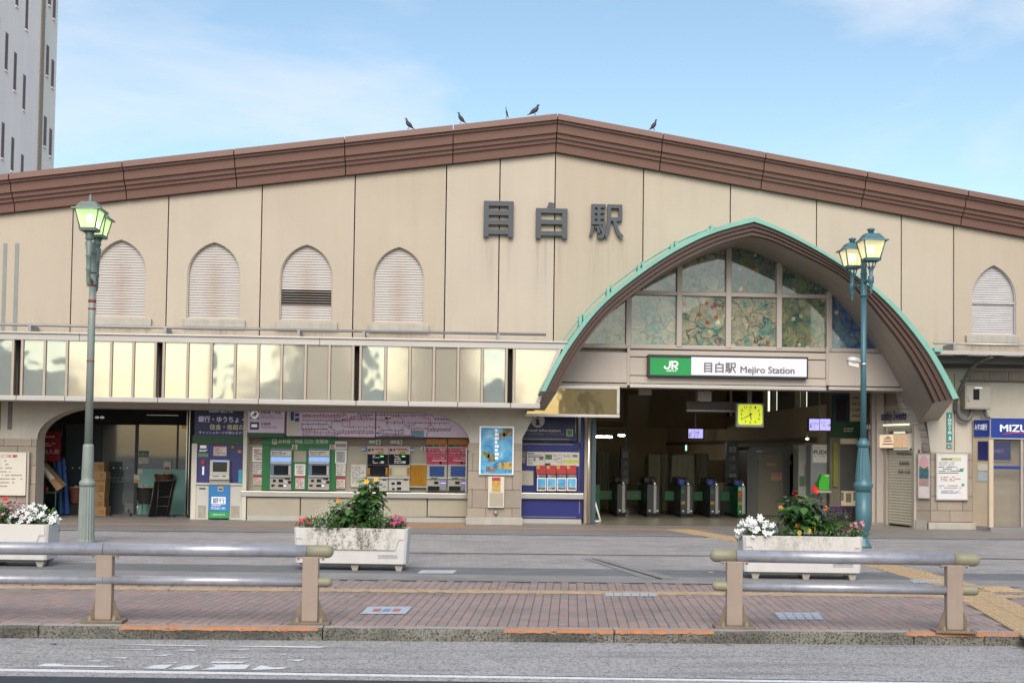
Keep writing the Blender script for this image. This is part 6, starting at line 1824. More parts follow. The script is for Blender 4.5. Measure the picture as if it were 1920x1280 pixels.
# person in silhouette beyond the booth
def person():
    t = thing('person', 'person in dark clothing seen from behind between booth and locker', 'person', (U(1488, 975, 33.6).x, 33.6, 0))
    c = U(1487, 975, 33.6).x
    me = bpy.data.meshes.new('body')
    V = [(0, 0, .93), (0, 0, 1.12), (0, .01, 1.33), (0, .0, 1.42), (0, -.01, 1.5), (0, -.015, 1.6), (0, -.01, 1.68), (.09, 0, .88), (.1, -.01, .48), (.1, .02, .08), (.1, -.09, .035), (-.09, 0, .88), (-.1, .01, .48), (-.1, .02, .08), (-.1, -.09, .035),
         (.18, 0, 1.36), (.23, .02, 1.1), (.2, -.08, .88), (.19, -.11, .79), (-.18, 0, 1.36), (-.23, .02, 1.1), (-.2, -.08, .88), (-.19, -.11, .79)]
    E_ = [(0, 1), (1, 2), (2, 3), (3, 4), (4, 5), (5, 6), (0, 7), (7, 8), (8, 9), (9, 10), (0, 11), (11, 12), (12, 13), (13, 14), (2, 15), (15, 16), (16, 17), (17, 18), (2, 19), (19, 20), (20, 21), (21, 22)]
    RR = [.15, .14, .15, .065, .06, .095, .075, .1, .072, .05, .045, .1, .072, .05, .045, .075, .055, .042, .038, .075, .055, .042, .038]
    me.from_pydata(V, E_, [])
    o = bpy.data.objects.new('body', me); COL.objects.link(o); o.parent = t
    o.location = (c - t.location.x, 0, 0)
    sk = o.modifiers.new('skin', 'SKIN'); sb = o.modifiers.new('sub', 'SUBSURF'); sb.levels = 2; sb.render_levels = 2
    for i, r_ in enumerate(RR): me.skin_vertices[0].data[i].radius = (r_, r_ * .8)
    me.skin_vertices[0].data[0].use_root = True
    me.materials.append(M('dark_clothes', (.02, .02, .022), .8))
    hb = MB().lathe([(.03, 1.735), (.075, 1.72), (.1, 1.66), (.103, 1.6), (.08, 1.55), (.05, 1.53)][::-1], (c, 33.6 - .0, 0), 14)
    hb.build('hair', M('dark_hair', (.012, .01, .009), .6), t)
person()
# parcel locker, stand
lk = pth('parcel_locker', 'grey parcel locker with white panel reading PUDO', 'locker', (1497, 830, 1560, 985), 30.5)
pb('body', M('locker_grey', (.24, .245, .25), .5, var=.05), lk, (1520, 832, 1558, 982), 30.5, .6, .01)
x0, x1, z0, z1 = XZ((1497, 834, 1519, 978), 31.3); 
pb('side_unit', M('locker_pale', (.3, .29, .26), .5, var=.05), lk, (1497, 834, 1519.5, 978), 30.9, .5, .01)
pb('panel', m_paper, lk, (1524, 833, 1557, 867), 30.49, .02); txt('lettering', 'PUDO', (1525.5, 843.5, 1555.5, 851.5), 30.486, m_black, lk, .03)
mb = MB(); dashes(mb, (1526, 839.5, 1541, 841.5), 30.486, 1, seed=3); dashes(mb, (1526, 853, 1555, 856), 30.486, 1, seed=4); mb.build('print', m_greytxt, lk)
pb('side_green', M('side_green', (.06, .13, .06), .5), lk, (1499, 892, 1508, 911), 30.89, .02); pb('side_dark', m_ind, lk, (1508.5, 871, 1519, 910), 30.89, .02)
mb = MB(); dashes(mb, (1499, 852, 1508, 864), 30.886, 2, seed=6); mb.build('print', m_greytxt, lk)
tb = pth('side_table', 'small grey table on a chrome leg holding the green box', 'table', (1534, 918, 1560, 985), 29.9)
pb('top', m_alu2, tb, (1532, 919.5, 1559, 923.5), 29.8, .35, .006)
c = G(1547, 980); MB().lathe([(.13, 0), (.13, .015), (.02, .03), (.018, .76)], (c.x, 29.95, 0.006), 14).build('leg', m_steel, tb)
gb = pth('green_box', 'bright green slanted box on the small table by the locker', 'box', (1535, 888, 1556, 919), 29.9)
x0, x1, z0, z1 = XZ((1535.5, 888.5, 1555.5, 919), 29.85)
MB().prism([(x0, z0), (x1, z0), (x1, z1), (x0 + (x1 - x0) * .32, z1), (x0, lerp(z0, z1, .45))], 29.85, 30.1).build('case', M('box_green', (.05, .42, .03), .4, var=.05), gb, .012)
pb('label', m_cream2, gb, (1547, 890.5, 1554.5, 892.5), 29.845, .01)
# ================================================================== right side of the entrance: shutter, haunch, pier
PA = Vector((U(1657, 985, 29.0).x, 29.0, 0)); PB = Vector((U(1717, 990, 27.65).x, 27.65, 0))
du = (PB - PA); wlen = du.length; du.normalize(); dn = Vector((du.y, -du.x, 0)).normalized()
if dn.y > 0: dn = -dn
def W(u, z, off=0.0): p = PA + du * u + dn * off; return Vector((p.x, p.y, z))
def wbox(name, mat, parent, u0, u1, z0, z1, off, d=.05, bev=0):
    b = [W(u0, z0, off), W(u1, z0, off), W(u1, z0, off - d), W(u0, z0, off - d)]
    t = [Vector((p.x, p.y, z1)) for p in b]
    return MB().hexa(b, t).build(name, mat, parent, bev)
rs = thing('roller_shutter', 'closed beige roller shutter lettered Monthly Sweets', 'shutter', ((PA + PB) / 2))
m_shut = M('shutter_beige', (.68, .61, .5), .5, .15, var=.05, streak=.12, stc=(.25, .2, .15))
zs1 = U(1690, 843, 28.4).z
ns = 26
for k in range(ns):
    z0 = .05 + (zs1 - .05) * k / ns; z1 = .05 + (zs1 - .05) * (k + 1) / ns
    a, b = W(.2, z0, -.02), W(wlen - .12, z0, -.02)
    mid = (z0 + z1) / 2
    P = [W(.2, z0, -.012), W(wlen - .12, z0, -.012), W(wlen - .12, mid, .0), W(.2, mid, .0), W(wlen - .12, z1, -.008), W(.2, z1, -.008)]
    MB().add(P, [(0, 1, 2, 3), (3, 2, 4, 5)]).build('slat', m_shut, rs)
wbox('jamb', m_clad, rs, -.02, .18, 0, zs1 + .75, .04, .2, .006); wbox('jamb', m_clad, rs, wlen - .1, wlen, 0, zs1 + .6, .04, .2, .006)
wbox('back', m_dark, rs, .1, wlen, 0, zs1, -.06, .05)
sgs = thing('shop_light_sign', 'warm lit photo sign over the roller shutter', 'sign', W(wlen * .5, zs1, 0))
m_litp = M('lit_photo', (.55, .35, .2), .4, var=.35, vs=12, emit=.35, ecol=(.75, .5, .3)); m_litw = M('lit_cream', (.65, .5, .35), .4, var=.06, vs=6, emit=.45, ecol=(.9, .7, .48))
wbox('case', m_shut, sgs, .02, wlen - .12, zs1 + .03, zs1 + .39, .14, .2, .01)
wbox('panel', m_litw, sgs, .04, wlen * .47, zs1 + .05, zs1 + .37, .146, .01); wbox('panel', m_litp, sgs, wlen * .47, wlen - .14, zs1 + .05, zs1 + .37, .146, .01)
mb = MB()
for k, (z, a, b) in enumerate(((.3, .25, .38), (.26, .18, .42), (.2, .17, .44), (.13, .14, .48))):
    mb.add([W(wlen * a, zs1 + z, .158), W(wlen * b, zs1 + z, .158), W(wlen * b, zs1 + z + .025, .158), W(wlen * a, zs1 + z + .025, .158)], [(0, 1, 2, 3)])
mb.build('print', M('print_brown', (.35, .17, .07), .5), sgs)
ls = thing('letter_sign', 'navy raised shop lettering glowing on the wall above the shutter', 'sign', W(wlen * .4, zs1 + .6, 0))
wbox('backing', M('sign_backing', (.42, .38, .31), .5), ls, -.1, wlen - .25, zs1 + .45, zs1 + 1.1, .0, .05)
mb = MB(); text_on(mb, 'Monthly Sweets', W(-.12, zs1 + .66, .1), W(wlen - .25, zs1 + .66, .1) - W(-.12, zs1 + .66, .1), Vector((0, 0, .3)), .03); mb.build('lettering', m_navy, ls)
wbox('upper_panel', m_soff, ls, -.4, wlen + .1, zs1 + 1.1, zs1 + 2.6, -.02, .1)
wbox('halo_light', M('halo', (.9, .85, .6), .4, emit=.9, ecol=(1, .95, .7)), ls, -.1, wlen - .25, zs1 + .6, zs1 + .63, .05, .03)
mshut = M('shutter_print', (.1, .085, .075), .6)
for s, z, h, a, b in (('Monthly Sweets', 1.72, .11, .42, .9), ('営業時間', 1.5, .09, .5, .8), ('10:00~21:00', 1.3, .08, .47, .83)):
    mb = MB(); text_on(mb, s, W(wlen * a, z, .006), W(wlen * b, z, .006) - W(wlen * a, z, .006), Vector((0, 0, h)), .01); mb.build('lettering', mshut, rs)
# clapboard haunch wall above the shutter, individual boards
hn = thing('haunch_wall', 'beige clapboard wall sweeping down under the right arch foot', 'wall', (U(1725, 835, 27.5).x, 27.5, U(1725, 845, 27.5).z))
ly_ = [727, 741, 753, 766, 778, 791, 804, 817, 830, 846]
def lx(y):
    t = (y - 727) / 119; return lerp(1683, 1713, t ** 1.1)
def rx(y):
    t = (y - 727) / 119; return lerp(1722, 1747, t ** 1.3)
for a, b in zip(ly_[:-1], ly_[1:]):
    A0, A1 = U(lx(a), a, 28.0), U(lx(b), b, 28.0); B0, B1 = U(rx(a), a + 2, 27.46), U(rx(b), b + 2, 27.46)
    g = .006
    f4 = [A1, B1, B0, A0]
    vs = [(p.x, p.y, p.z + (g if i < 2 else -g)) for i, p in enumerate(f4)]
    vs += [(p[0], p[1] + .2, p[2]) for p in vs]
    MB().add(vs, [(0, 1, 2, 3), (7, 6, 5, 4), (0, 4, 5, 1), (3, 2, 6, 7), (0, 3, 7, 4), (1, 5, 6, 2)]).build('board', m_clad, hn)
pr = thing('stone_pier', 'stone-tiled pier with two notice boards right of the entrance', 'pier', (U(1780, 995, YL).x, YL, 0))
tile_wall(1745, 1990, [848, 862, 895, 930, 957, 978], YL - .05, .15, pr, 1780)
for j, (a, b) in enumerate(((848, 862), (862, 895), (895, 930), (930, 957), (957, 978))):
    z1, z0 = U(1745, a, YL).z, U(1745, b, YL).z
    xq0, xq1 = PB.x, U(1744.5, 900, YL - .05).x
    b4 = [(xq0, 27.66, z0 + .004), (xq1, YL - .05, z0 + .004), (xq1, YL, z0 + .004), (xq0, 27.75, z0 + .004)]
    MB().hexa(b4, [(p[0], p[1], z1 - .004) for p in b4]).build('stone_tile', m_tile[j % 3], pr)
MB().hexa([(PB.x - .02, 27.6, 0), (U(1740, 990, YL - .2).x, YL - .14, 0), (U(1740, 990, YL - .2).x, 28, 0), (PB.x - .02, 28, 0)], [(PB.x - .02, 27.6, .2), (U(1740, 990, YL - .2).x, YL - .14, .2), (U(1740, 990, YL - .2).x, 28, .2), (PB.x - .02, 28, .2)]).build('plinth', m_plinth, pr)
x0, x1 = U(1741, 990, YL - .14).x, U(1990, 990, YL - .14).x
MB().box(x0, YL - .15, 0, x1, YL + .3, U(1780, 979, YL - .1).z).build('plinth', m_plinth, pr, .012)
MB().prism([PX(1745, 847), PX(2200, 847), PX(2200, 690), PX(1700, 690), PX(1722, 735), PX(1738, 790)], YL, YL + .5).build('upper_wall', m_lower, pr)
MB().box(U(1745, 900, YL).x, YL, 0, U(2200, 900, YL).x, YL + .5, U(1780, 847, YL).z - .001).build('pier_core', m_lower, pr)
MB().box(U(1715, 900, 27.75).x, 27.75, 0, U(1746, 900, YL).x, 28.1, U(1730, 846, YL).z).build('pier_core', m_lower, pr)
pb('joint_strip', m_wallgap, pr, (1789, 700, 1790.3, 846), YL - .003, .01)
# notice boards
def board(name, lab, b, Y, seed, deco):
    t = pth(name, lab, 'notice board', b, Y)
    pb('frame', m_alu, t, b, Y, .05, .012); pb('sheet', M('sheet_white', (.66, .65, .65), .5, var=.02), t, (b[0] + 2.5, b[1] + 2.5, b[2] - 2.5, b[3] - 2.5), Y - .004, .01)
    deco(t, Y - .007)
def deco1(t, Y):
    pb('title_box', M('title_yellow', (.5, .5, .28), .5), t, (1764, 857, 1802, 863.5), Y, .004)
    for (bb, rows, mm, sd) in (((1766, 858, 1800, 863), 1, m_black, 1), ((1761, 865, 1790, 872), 3, m_greytxt, 2), ((1760, 873, 1808, 888), 4, m_black, 3), ((1764, 892, 1803, 902), 3, m_redp, 4), ((1760, 908, 1806, 916), 2, m_greytxt, 5), ((1765, 918, 1801, 925), 3, m_bluep, 6)):
        mb = MB(); dashes(mb, bb, Y - .004, rows, seed=sd, mn=1.2, mxl=4, thick=.35); mb.build('print', mm, t)
    pb('logo', M('logo_green', (.08, .3, .15), .5), t, (1799, 879, 1806, 884), Y, .004); pb('logo', M('logo_green', (.08, .3, .15)), t, (1803, 906, 1808, 911), Y, .004)
board('notice_board', 'large white framed notice board with coloured print on the right pier', (1755, 850, 1816, 938), YL - .12, 1, deco1)
t = thing('narrow_poster', 'narrow framed poster with pink bubble at the corner of the right pier', 'poster', (U(1732, 935, 27.5).x, 27.5, U(1732, 935, 27.5).z))
qa, qb = Vector((U(1721, 900, 27.58).x, 27.56, 0)), Vector((U(1744, 900, 27.36).x, YL - .09, 0))
dv_ = qb - qa; nn = Vector((dv_.y, -dv_.x, 0)).normalized()
def Wp(u, z, o=0.0): p = qa + dv_ * u + nn * o; return Vector((p.x, p.y, z))
zt_, zb3 = U(1732, 851, 27.5).z, U(1732, 934, 27.5).z
def wp(nm, m, u0, u1, v0, v1, o, d=.03):
    z0, z1 = lerp(zb3, zt_, v0), lerp(zb3, zt_, v1)
    b = [Wp(u0, z0, o), Wp(u1, z0, o), Wp(u1, z0, o - d), Wp(u0, z0, o - d)]
    MB().hexa(b, [Vector((p.x, p.y, z1)) for p in b]).build(nm, m, t)
wp('frame', m_alu, 0, 1, 0, 1, .02); wp('sheet', M('poster_pink_white', (.6, .52, .52), .5), .08, .92, .02, .98, .024); wp('photo', m_ph[0], .12, .9, .5, .72, .027); wp('photo', M('photo_teal', (.04, .12, .16), .4, var=.5, vs=14), .12, .9, .45, .66, .028); wp('photo', poster_mat('photo_city', [(.3, (.1, .3, .5)), (.5, (.4, .2, .15)), (.7, (.6, .5, .4))], 8), .12, .9, .28, .45, .028)
mb = MB(); mb.add([Wp(.5 + .36 * math.cos(a), lerp(zb3, zt_, .82 + .14 * math.sin(a)), .031) for a in [2 * math.pi * k / 24 for k in range(24)]], [tuple(range(24))]); mb.build('bubble', M('bubble_pink', (.6, .33, .36), .5), t)
# address plate
ap = pth('address_plate', 'teal vertical street address plate on the right wall', 'plate', (1776, 773, 1785, 827), YL - .03)
m_plate = M('plate_teal', (.03, .24, .22), .4)
pb('plate', m_plate, ap, (1775.5, 773, 1785.5, 827.5), YL - .03, .02)
for k, ch in enumerate('目白三丁目'): txt('lettering', ch, (1778, 784.5 + k * 6, 1783.5, 789.5 + k * 6), YL - .034, m_wht, ap, .01)
txt('lettering', '3', (1778.3, 818, 1783, 824.5), YL - .034, m_wht, ap, .02); pb('mark', m_wht, ap, (1780, 777, 1781.2, 782), YL - .033, .002)
pb('small_plate', m_alu, ap, (1775.5, 829.5, 1785.5, 833), YL - .03, .02); pb('small_plate', m_plate, ap, (1775.5, 835, 1785.5, 840), YL - .03, .02)
txt('lettering', '3-1', (1777.5, 836, 1783.5, 839), YL - .034, m_wht, ap, .02)
# electric cabinet with conduits
ec = pth('electric_cabinet', 'beige steel electrical cabinet under the right awning', 'cabinet', (1806, 722, 1858, 768), YL - .3)
m_cab = M('cabinet_beige', (.38, .35, .3), .5, .1, var=.05)
pb('case', m_cab, ec, (1810, 723, 1858, 767), YL - .32, .3, .01); pb('door', m_cab, ec, (1812.5, 725, 1856, 765), YL - .335, .02, .005)
pb('window', m_scr, ec, (1825, 729.5, 1836.5, 749), YL - .34, .01); pb('handle', m_steel, ec, (1816, 742, 1819.5, 751), YL - .37, .04, .004); pb('label', m_wht, ec, (1828, 725.5, 1842, 728), YL - .34, .006)
m_cond = M('conduit_grey', (.13, .13, .135), .6)
def cpt(px, py, y=YL - .15): p = U(px, py, y); return (p.x, p.y, p.z)
MB().tube(catmull([cpt(1822, 768), cpt(1820, 780), cpt(1812, 787), cpt(1801, 783), cpt(1797, 770), cpt(1797, 755)], 5), .05, 10).build('conduit', m_cond, ec)
MB().tube(catmull([cpt(1846, 768), cpt(1848, 777), cpt(1854, 783), cpt(1866, 785)], 5), .04, 10).build('conduit', m_cond, ec)
# awning on the right
aw = pth('side_awning', 'steel framed glass awning over the bank entrance at right', 'awning', (1755, 655, 1990, 700), 26.6)
m_stl = M('awning_steel', (.14, .135, .125), .5, .3, var=.08)
za, zb4 = U(1850, 661.5, 26.2).z, U(1850, 690, YL).z
xA, xB = U(1762, 670, 26.2).x, U(2050, 670, 26.2).x
MB().box(xA, 26.15, za - .05, xB, 26.25, za + .04).build('front_beam', m_alu, aw)
MB().box(xA, 26.7, za - .2, xB, 26.85, za - .03).build('mid_beam', m_stl, aw)
MB().box(xA, YL - .12, za - .25, xB, YL, za - .05).build('rear_beam', m_stl, aw)
xs = xA
while xs < xB:
    MB().box(xs, 26.2, za - .02, xs + .05, YL, za + .02).build('rafter', m_stl, aw)
    MB().box(xs + .055, 26.26, za + .021, min(xs + .84, xB), YL - .02, za + .032).build('pane', glass_mat('awning_glass', (.3, .33, .31), .1, .6, refl=.1), aw)
    xs += .85
for px in (1812, 2010):
    x = U(px, 680, 27).x
    MB().tube(catmull([(x + .25, 26.2, za - .07), (x, 26.7, za - .3), (x - .1, YL - .12, za - 1.0), (x - .1, YL - .06, za - 1.3)], 5), .045, 8).build('bracket_arm', m_stl, aw)
for k in range(5):
    x = U(1816 + k * 37, 705, YL).x
    z1, z0 = U(1850, 696, YL).z, U(1850, 713, YL).z
    MB().box(x + .005, YL - .03, z0, x + .455, YL, z1).build('band_tile', m_tile[k % 3], aw, .004)
MB().box(U(1800, 715, YL).x, YL - .05, U(1850, 716, YL).z, U(2100, 715, YL).x, YL, U(1850, 713.5, YL).z).build('ledge', m_stl, aw)
rl2 = thing('pipe_rail', 'thin pipe rail on the wall above the right awning', 'rail', (U(1850, 646, YR).x, YR, U(1850, 655, YR).z))
z = U(1850, 645, YR).z; MB().tube([(U(1750, 645, YR).x, YR, z), (U(2050, 645, YR).x, YR, z)], .025, 8).build('pipe', m_alu, rl2)
for px in (1789, 1990): x = U(px, 646, YR).x; MB().box(x - .03, YR - .03, z - .15, x + .03, YW, z).build('bracket', m_pipe, rl2)
cw = pth('copper_flashing', 'small green copper end piece beside the right arch foot', 'flashing', (1752, 651, 1766, 660), 26.0)
pb('cap', m_copper, cw, (1752, 652, 1766, 659.5), 25.95, .3, .01)
# ---- bank kiosk
YK = 26.9
bk = pth('bank_kiosk', 'cream bank cash corner with blue fascia at the right edge', 'kiosk', (1817, 783, 2000, 1000), YK)
m_bank = M('bank_cream', (.56, .45, .33), .5, var=.04); m_bblue = M('bank_blue', (.012, .035, .21), .35, var=.05, emit=.08, ecol=(.02, .06, .4)); m_bgrey = M('bank_base', (.22, .215, .22), .5)
def q(nm, m, b, dy=0.0, d=.05, bev=0.0): return pb(nm, m, bk, b, YK + dy, d, bev)
xk0, xk1 = U(1857.5, 900, YK).x, U(2100, 900, YK).x
xs0 = U(1822, 900, YL).x
q('blue_fascia', m_bblue, (1858, 785, 2100, 822), -.0, .3, .004); q('fascia_trim', m_alu, (1857, 783, 2100, 785.3), -.02, .4); q('fascia_trim', m_alu, (1857, 822, 2100, 824.3), -.02, .3)
def sidep(nm, m, y0, y1, t0, t1, off=0.0):
    """panel on the receding left cheek of the kiosk"""
    a, b = Vector((xs0, YL - .06, 0)), Vector((xk0, YK, 0)); d_ = b - a; n_ = Vector((d_.y, -d_.x, 0)).normalized()
    p, q_ = a + d_ * t0 + n_ * off, a + d_ * t1 + n_ * off
    z0, z1 = y0, y1
    bt = [Vector((p.x, p.y, z0)), Vector((q_.x, q_.y, z0)), Vector((q_.x, q_.y, z0)) - n_ * .1, Vector((p.x, p.y, z0)) - n_ * .1]
    return MB().hexa(bt, [Vector((v.x, v.y, z1)) for v in bt]).build(nm, m, bk)
zf0, zf1 = U(1850, 822, YK).z, U(1850, 785, YK).z
sidep('blue_fascia', m_bblue, zf0 + .05, zf1 - .02, .1, .95, .03); sidep('cheek', m_bank, .1, zf1, 0, 1); sidep('base', m_bgrey, 0.004, .1, 0, 1, .005)
a, b = Vector((xs0, YL - .06, 0)), Vector((xk0, YK, 0)); d_ = b - a; n_ = Vector((d_.y, -d_.x, 0)).normalized()
mb = MB(); o_ = a + d_ * .17 + n_ * .036 + Vector((0, 0, zf0 + .2)); text_on(mb, 'みずほ銀行', o_, d_ * .7, Vector((0, 0, .15)), .02); mb.build('lettering', m_wht, bk)
sidep('monitor_frame', m_alu2, U(1850, 864, YK).z, U(1850, 825, YK).z, .28, .98, .01); sidep('monitor', m_navy, U(1850, 862.5, YK).z, U(1850, 827, YK).z, .32, .98, .02)
sidep('notice', m_cream2, U(1850, 882, YK).z, U(1850, 870, YK).z, .3, .85, .015); sidep('notice', M('notice_bluegrey', (.42, .46, .5), .5), U(1850, 902, YK).z, U(1850, 884, YK).z, .3, .85, .015)
q('corner_post', m_bank, (1855, 824, 1863, 989), -.02, .1, .005); q('base', m_bgrey, (1857, 989, 2100, 1000), -.03, .3)
q('back_wall', m_bank, (1858, 822, 2100, 990), .35, .1)
q('monitor_frame', m_alu2, (1850, 825, 1897, 865), .3, .1); q('monitor', M('monitor_blue', (.01, .015, .13), .2, emit=.12, ecol=(.02, .03, .3)), (1850, 827, 1895, 862), .29, .02)
txt('lettering', 'みずほ銀行', (1848, 841, 1883, 849), YK + .28, M('print_violet', (.25, .2, .5), .5, emit=.1), bk, .01)
q('pane', glass_mat('bank_glass', (.6, .62, .6), .02, .06, refl=.02), (1863, 824, 1914, 988), .02, .015); q('blue_band', m_bblue, (1863, 874.5, 2100, 880), .01, .008)
q('door_frame', m_alu2, (1914, 824, 1919, 988), .0, .06); q('door_frame', m_alu2, (1926, 824, 1931, 988), .0, .06); q('dark_inside', m_ind, (1919, 824, 1926, 988), .1, .05)
x0, x1, z0, z1 = XZ((1875, 796, 1963, 809.5), YK - .004)
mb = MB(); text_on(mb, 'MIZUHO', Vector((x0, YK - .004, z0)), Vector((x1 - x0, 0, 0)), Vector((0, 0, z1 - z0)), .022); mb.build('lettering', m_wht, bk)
mb = MB()
P = [(1882, 813.5), (1895, 811.5), (1912, 811), (1935, 811.8), (1960, 814)]; stroke(mb, P, 1.6, YK - .004); mb.build('red_arc', M('arc_red', (.5, .02, .05), .5, emit=.1), bk)
# ================================================================== street furniture
m_lampg = M('lamp_green_paint', (.15, .2, .18), .5, .1, var=.12, vs=3, streak=.2, stc=(.22, .24, .21)); m_lampp = M('lamp_pole_grey', (.25, .285, .265), .55, .1, var=.1, vs=4, streak=.25, stc=(.1, .13, .12))
m_lampb = M('lamp_teal_paint', (.06, .15, .185), .4, .1, var=.1, vs=3, streak=.25, stc=(.13, .25, .29))
def lantern(t, c, s, mat, glass, cage, finial):
    """c = centre of the lantern's bottom plate; s = scale"""
    b, h, w = .12 * s, .36 * s, .2 * s
    x, y, z = c
    def sq(r, zz): return [(x - r, y - r, z + zz), (x + r, y - r, z + zz), (x + r, y + r, z + zz), (x - r, y + r, z + zz)]
    if cage:
        for k in range(8):
            a = k * math.pi / 4
            MB().tube([(x + .045 * math.cos(a), y + .045 * math.sin(a), z - .14 * s), (x + .08 * s * math.cos(a), y + .08 * s * math.sin(a), z - .08 * s), (x + .1 * s * math.cos(a), y + .1 * s * math.sin(a), z)], .008, 5).build('cage_rib', mat, t)
    else:
        MB().lathe([(.05 * s, -.16 * s), (.075 * s, -.12 * s), (.06 * s, -.08 * s), (.095 * s, 0)], c, 12).build('neck', mat, t)
    MB().hexa(sq(b + .02, 0), sq(b + .03, .05 * s)).build('lantern_base', mat, t)
    g = MB().hexa(sq(b + .005, .05 * s), sq(w - .008, h)).build('lantern_glass', glass, t)
    for sx in (-1, 1):
        for sy in (-1, 1):
            MB().tube([(x + sx * (b + .01), y + sy * (b + .01), z + .05 * s), (x + sx * w, y + sy * w, z + h)], .012, 6).build('lantern_bar', mat, t)
    e = w + .055 * s
    MB().hexa(sq(e, h), sq(e - .005, h + .025 * s)).build('lantern_eave', mat, t)
    MB().hexa(sq(w + .01, h + .025 * s), sq(w * .62, h + .15 * s)).build('lantern_roof', mat, t, .01)
    zt = h + .15 * s
    if finial == 'spike':
        MB().lathe([(.03, zt), (.045, zt + .03), (.02, zt + .05), (.035, zt + .09), (.0, zt + .16)], c, 10).build('finial', mat, t)
    else:
        MB().lathe([(.055, zt), (.05, zt + .06), (.075, zt + .075), (.07, zt + .095), (.0, zt + .12)], c, 14).build('finial', mat, t)
def lamp_glass(name, col, e):
    m = M(name, [c_ * .5 for c_ in col], .35, var=.02, emit=e, ecol=col)
    m.node_tree.nodes['Principled BSDF'].inputs['Alpha'].default_value = .6
    return m
# left lamp post
c = G(161, 1017)
Y1 = c.y
sc1 = F / Y1
lp = thing('street_lamp', 'weathered green street lamp with two green glowing lanterns at left', 'street lamp', (c.x, c.y, 0))
def zz(px, py): return U(px, py, Y1).z
zA, zB, zC, zD = zz(161, 905), zz(162, 832), zz(166, 512), zz(166, 470)
n = 28
MB().lathe([(.15, 0), (.15, .03), (.142, .06), (.128, zA - .06)], (c.x, Y1, 0), 36, flute=1, fl_d=.012, smooth=False).build('fluted_base', m_lampp, lp)
MB().lathe([(.128, zA - .06), (.135, zA - .03), (.14, zA), (.13, zA + .03), (.1, zA + .06), (.105, zA + .1), (.092, zB - .06), (.09, zB - .02), (.07, zB)], (c.x, Y1, 0), 24).build('collar', m_lampp, lp)
MB().lathe([(.068, zB), (.062, zC - 1.0), (.055, zC)], (c.x, Y1, 0), 20).build('pole', m_lampp, lp)
MB().lathe([(.07, zC), (.075, zC + .02), (.06, zC + .04), (.06, zC + .35), (.075, zC + .37), (.055, zC + .4), (.05, zC + .55)], (c.x, Y1, 0), 16).build('pole_head', m_lampg, lp)
for k, (dz, h) in enumerate(((.2, .03), (.47, .05), (.62, .03), (1.55, .03))):
    MB().lathe([(.0665, zC - dz - h), (.0665, zC - dz)], (c.x, Y1, 0), 20).build('red_tape', M('faded_red', (.3, .06, .04), .7, var=.4, vs=20), lp)
gl1 = lamp_glass('lamp_glass_green', (.62, .95, .4), .62)
for px, py, dy, s in ((168, 434, -.32, 1.0), (183, 447, .3, .95)):
    q_ = U(px, py, Y1 + dy)
    lantern(lp, (q_.x, q_.y, q_.z), s, m_lampg, gl1, False, 'spike')
    MB().lathe([(.0, -.98), (.025, -.95), (.035, -.88), (.036, -.7), (.052, -.68), (.04, -.64), (.045, -.45), (.06, -.43), (.045, -.4), (.07, -.2), (.045, -.15)], (q_.x, q_.y, q_.z), 14).build('lantern_stem', m_lampg, lp)
    MB().tube([(c.x, Y1, q_.z - .85), (q_.x, q_.y, q_.z - .8)], .03, 8).build('arm', m_lampg, lp)
    MB().lathe([(.0, .16), (.05, .18), (.06, .23), (.04, .29), (.0, .31)], (q_.x, q_.y, q_.z), 12).build('bulb', M('bulb_green', (.9, 1, .8), .3, emit=7, ecol=(.85, 1, .7)), lp)
# right lamp post
c = G(1618, 1026); Y2 = c.y
lp2 = thing('street_lamp', 'teal ornate street lamp with two warm yellow lanterns at right', 'street lamp', (c.x, c.y, 0))
def z2(py, px=1616): return U(px, py, Y2).z
H1, H2, H3, H4, H5 = z2(912), z2(895), z2(833), z2(825), z2(556)
MB().lathe([(.16, 0), (.16, .04), (.12, .1), (.1, .16), (.085, .2), (.12, .25), (.1, .3), (.135, .34), (.14, H1 - .1)], (c.x, Y2, 0), 28).build('base', m_lampb, lp2)
MB().lathe([(.14, H1 - .1), (.155, H1 - .04), (.18, H1), (.185, H1 + .05), (.15, H1 + .09), (.14, H1 + .12), (.15, H1 + .14)], (c.x, Y2, 0), 28).build('collar', m_lampb, lp2)
MB().lathe([(.148, H1 + .14), (.1, H3 - .1), (.095, H3 - .06)], (c.x, Y2, 0), 32, flute=1, fl_d=.008, smooth=False).build('fluted_cone', m_lampb, lp2)
MB().lathe([(.095, H3 - .06), (.115, H3 - .02), (.12, H3 + .03), (.08, H3 + .08), (.058, H3 + .12)], (c.x, Y2, 0), 24).build('collar', m_lampb, lp2)
MB().lathe([(.056, H3 + .1), (.05, H5)], (c.x, Y2, 0), 18).build('pole', m_lampb, lp2)
H6 = z2(495)
MB().lathe([(.065, H5), (.075, H5 + .02), (.06, H5 + .04), (.058, H6 - .2), (.07, H6 - .18), (.055, H6 - .16), (.05, H6), (.025, H6 + .03), (.03, H6 + .08), (.0, H6 + .13)], (c.x, Y2, 0), 18).build('pole_head', m_lampb, lp2)
gl2 = lamp_glass('lamp_glass_warm', (.95, .82, .45), .5)
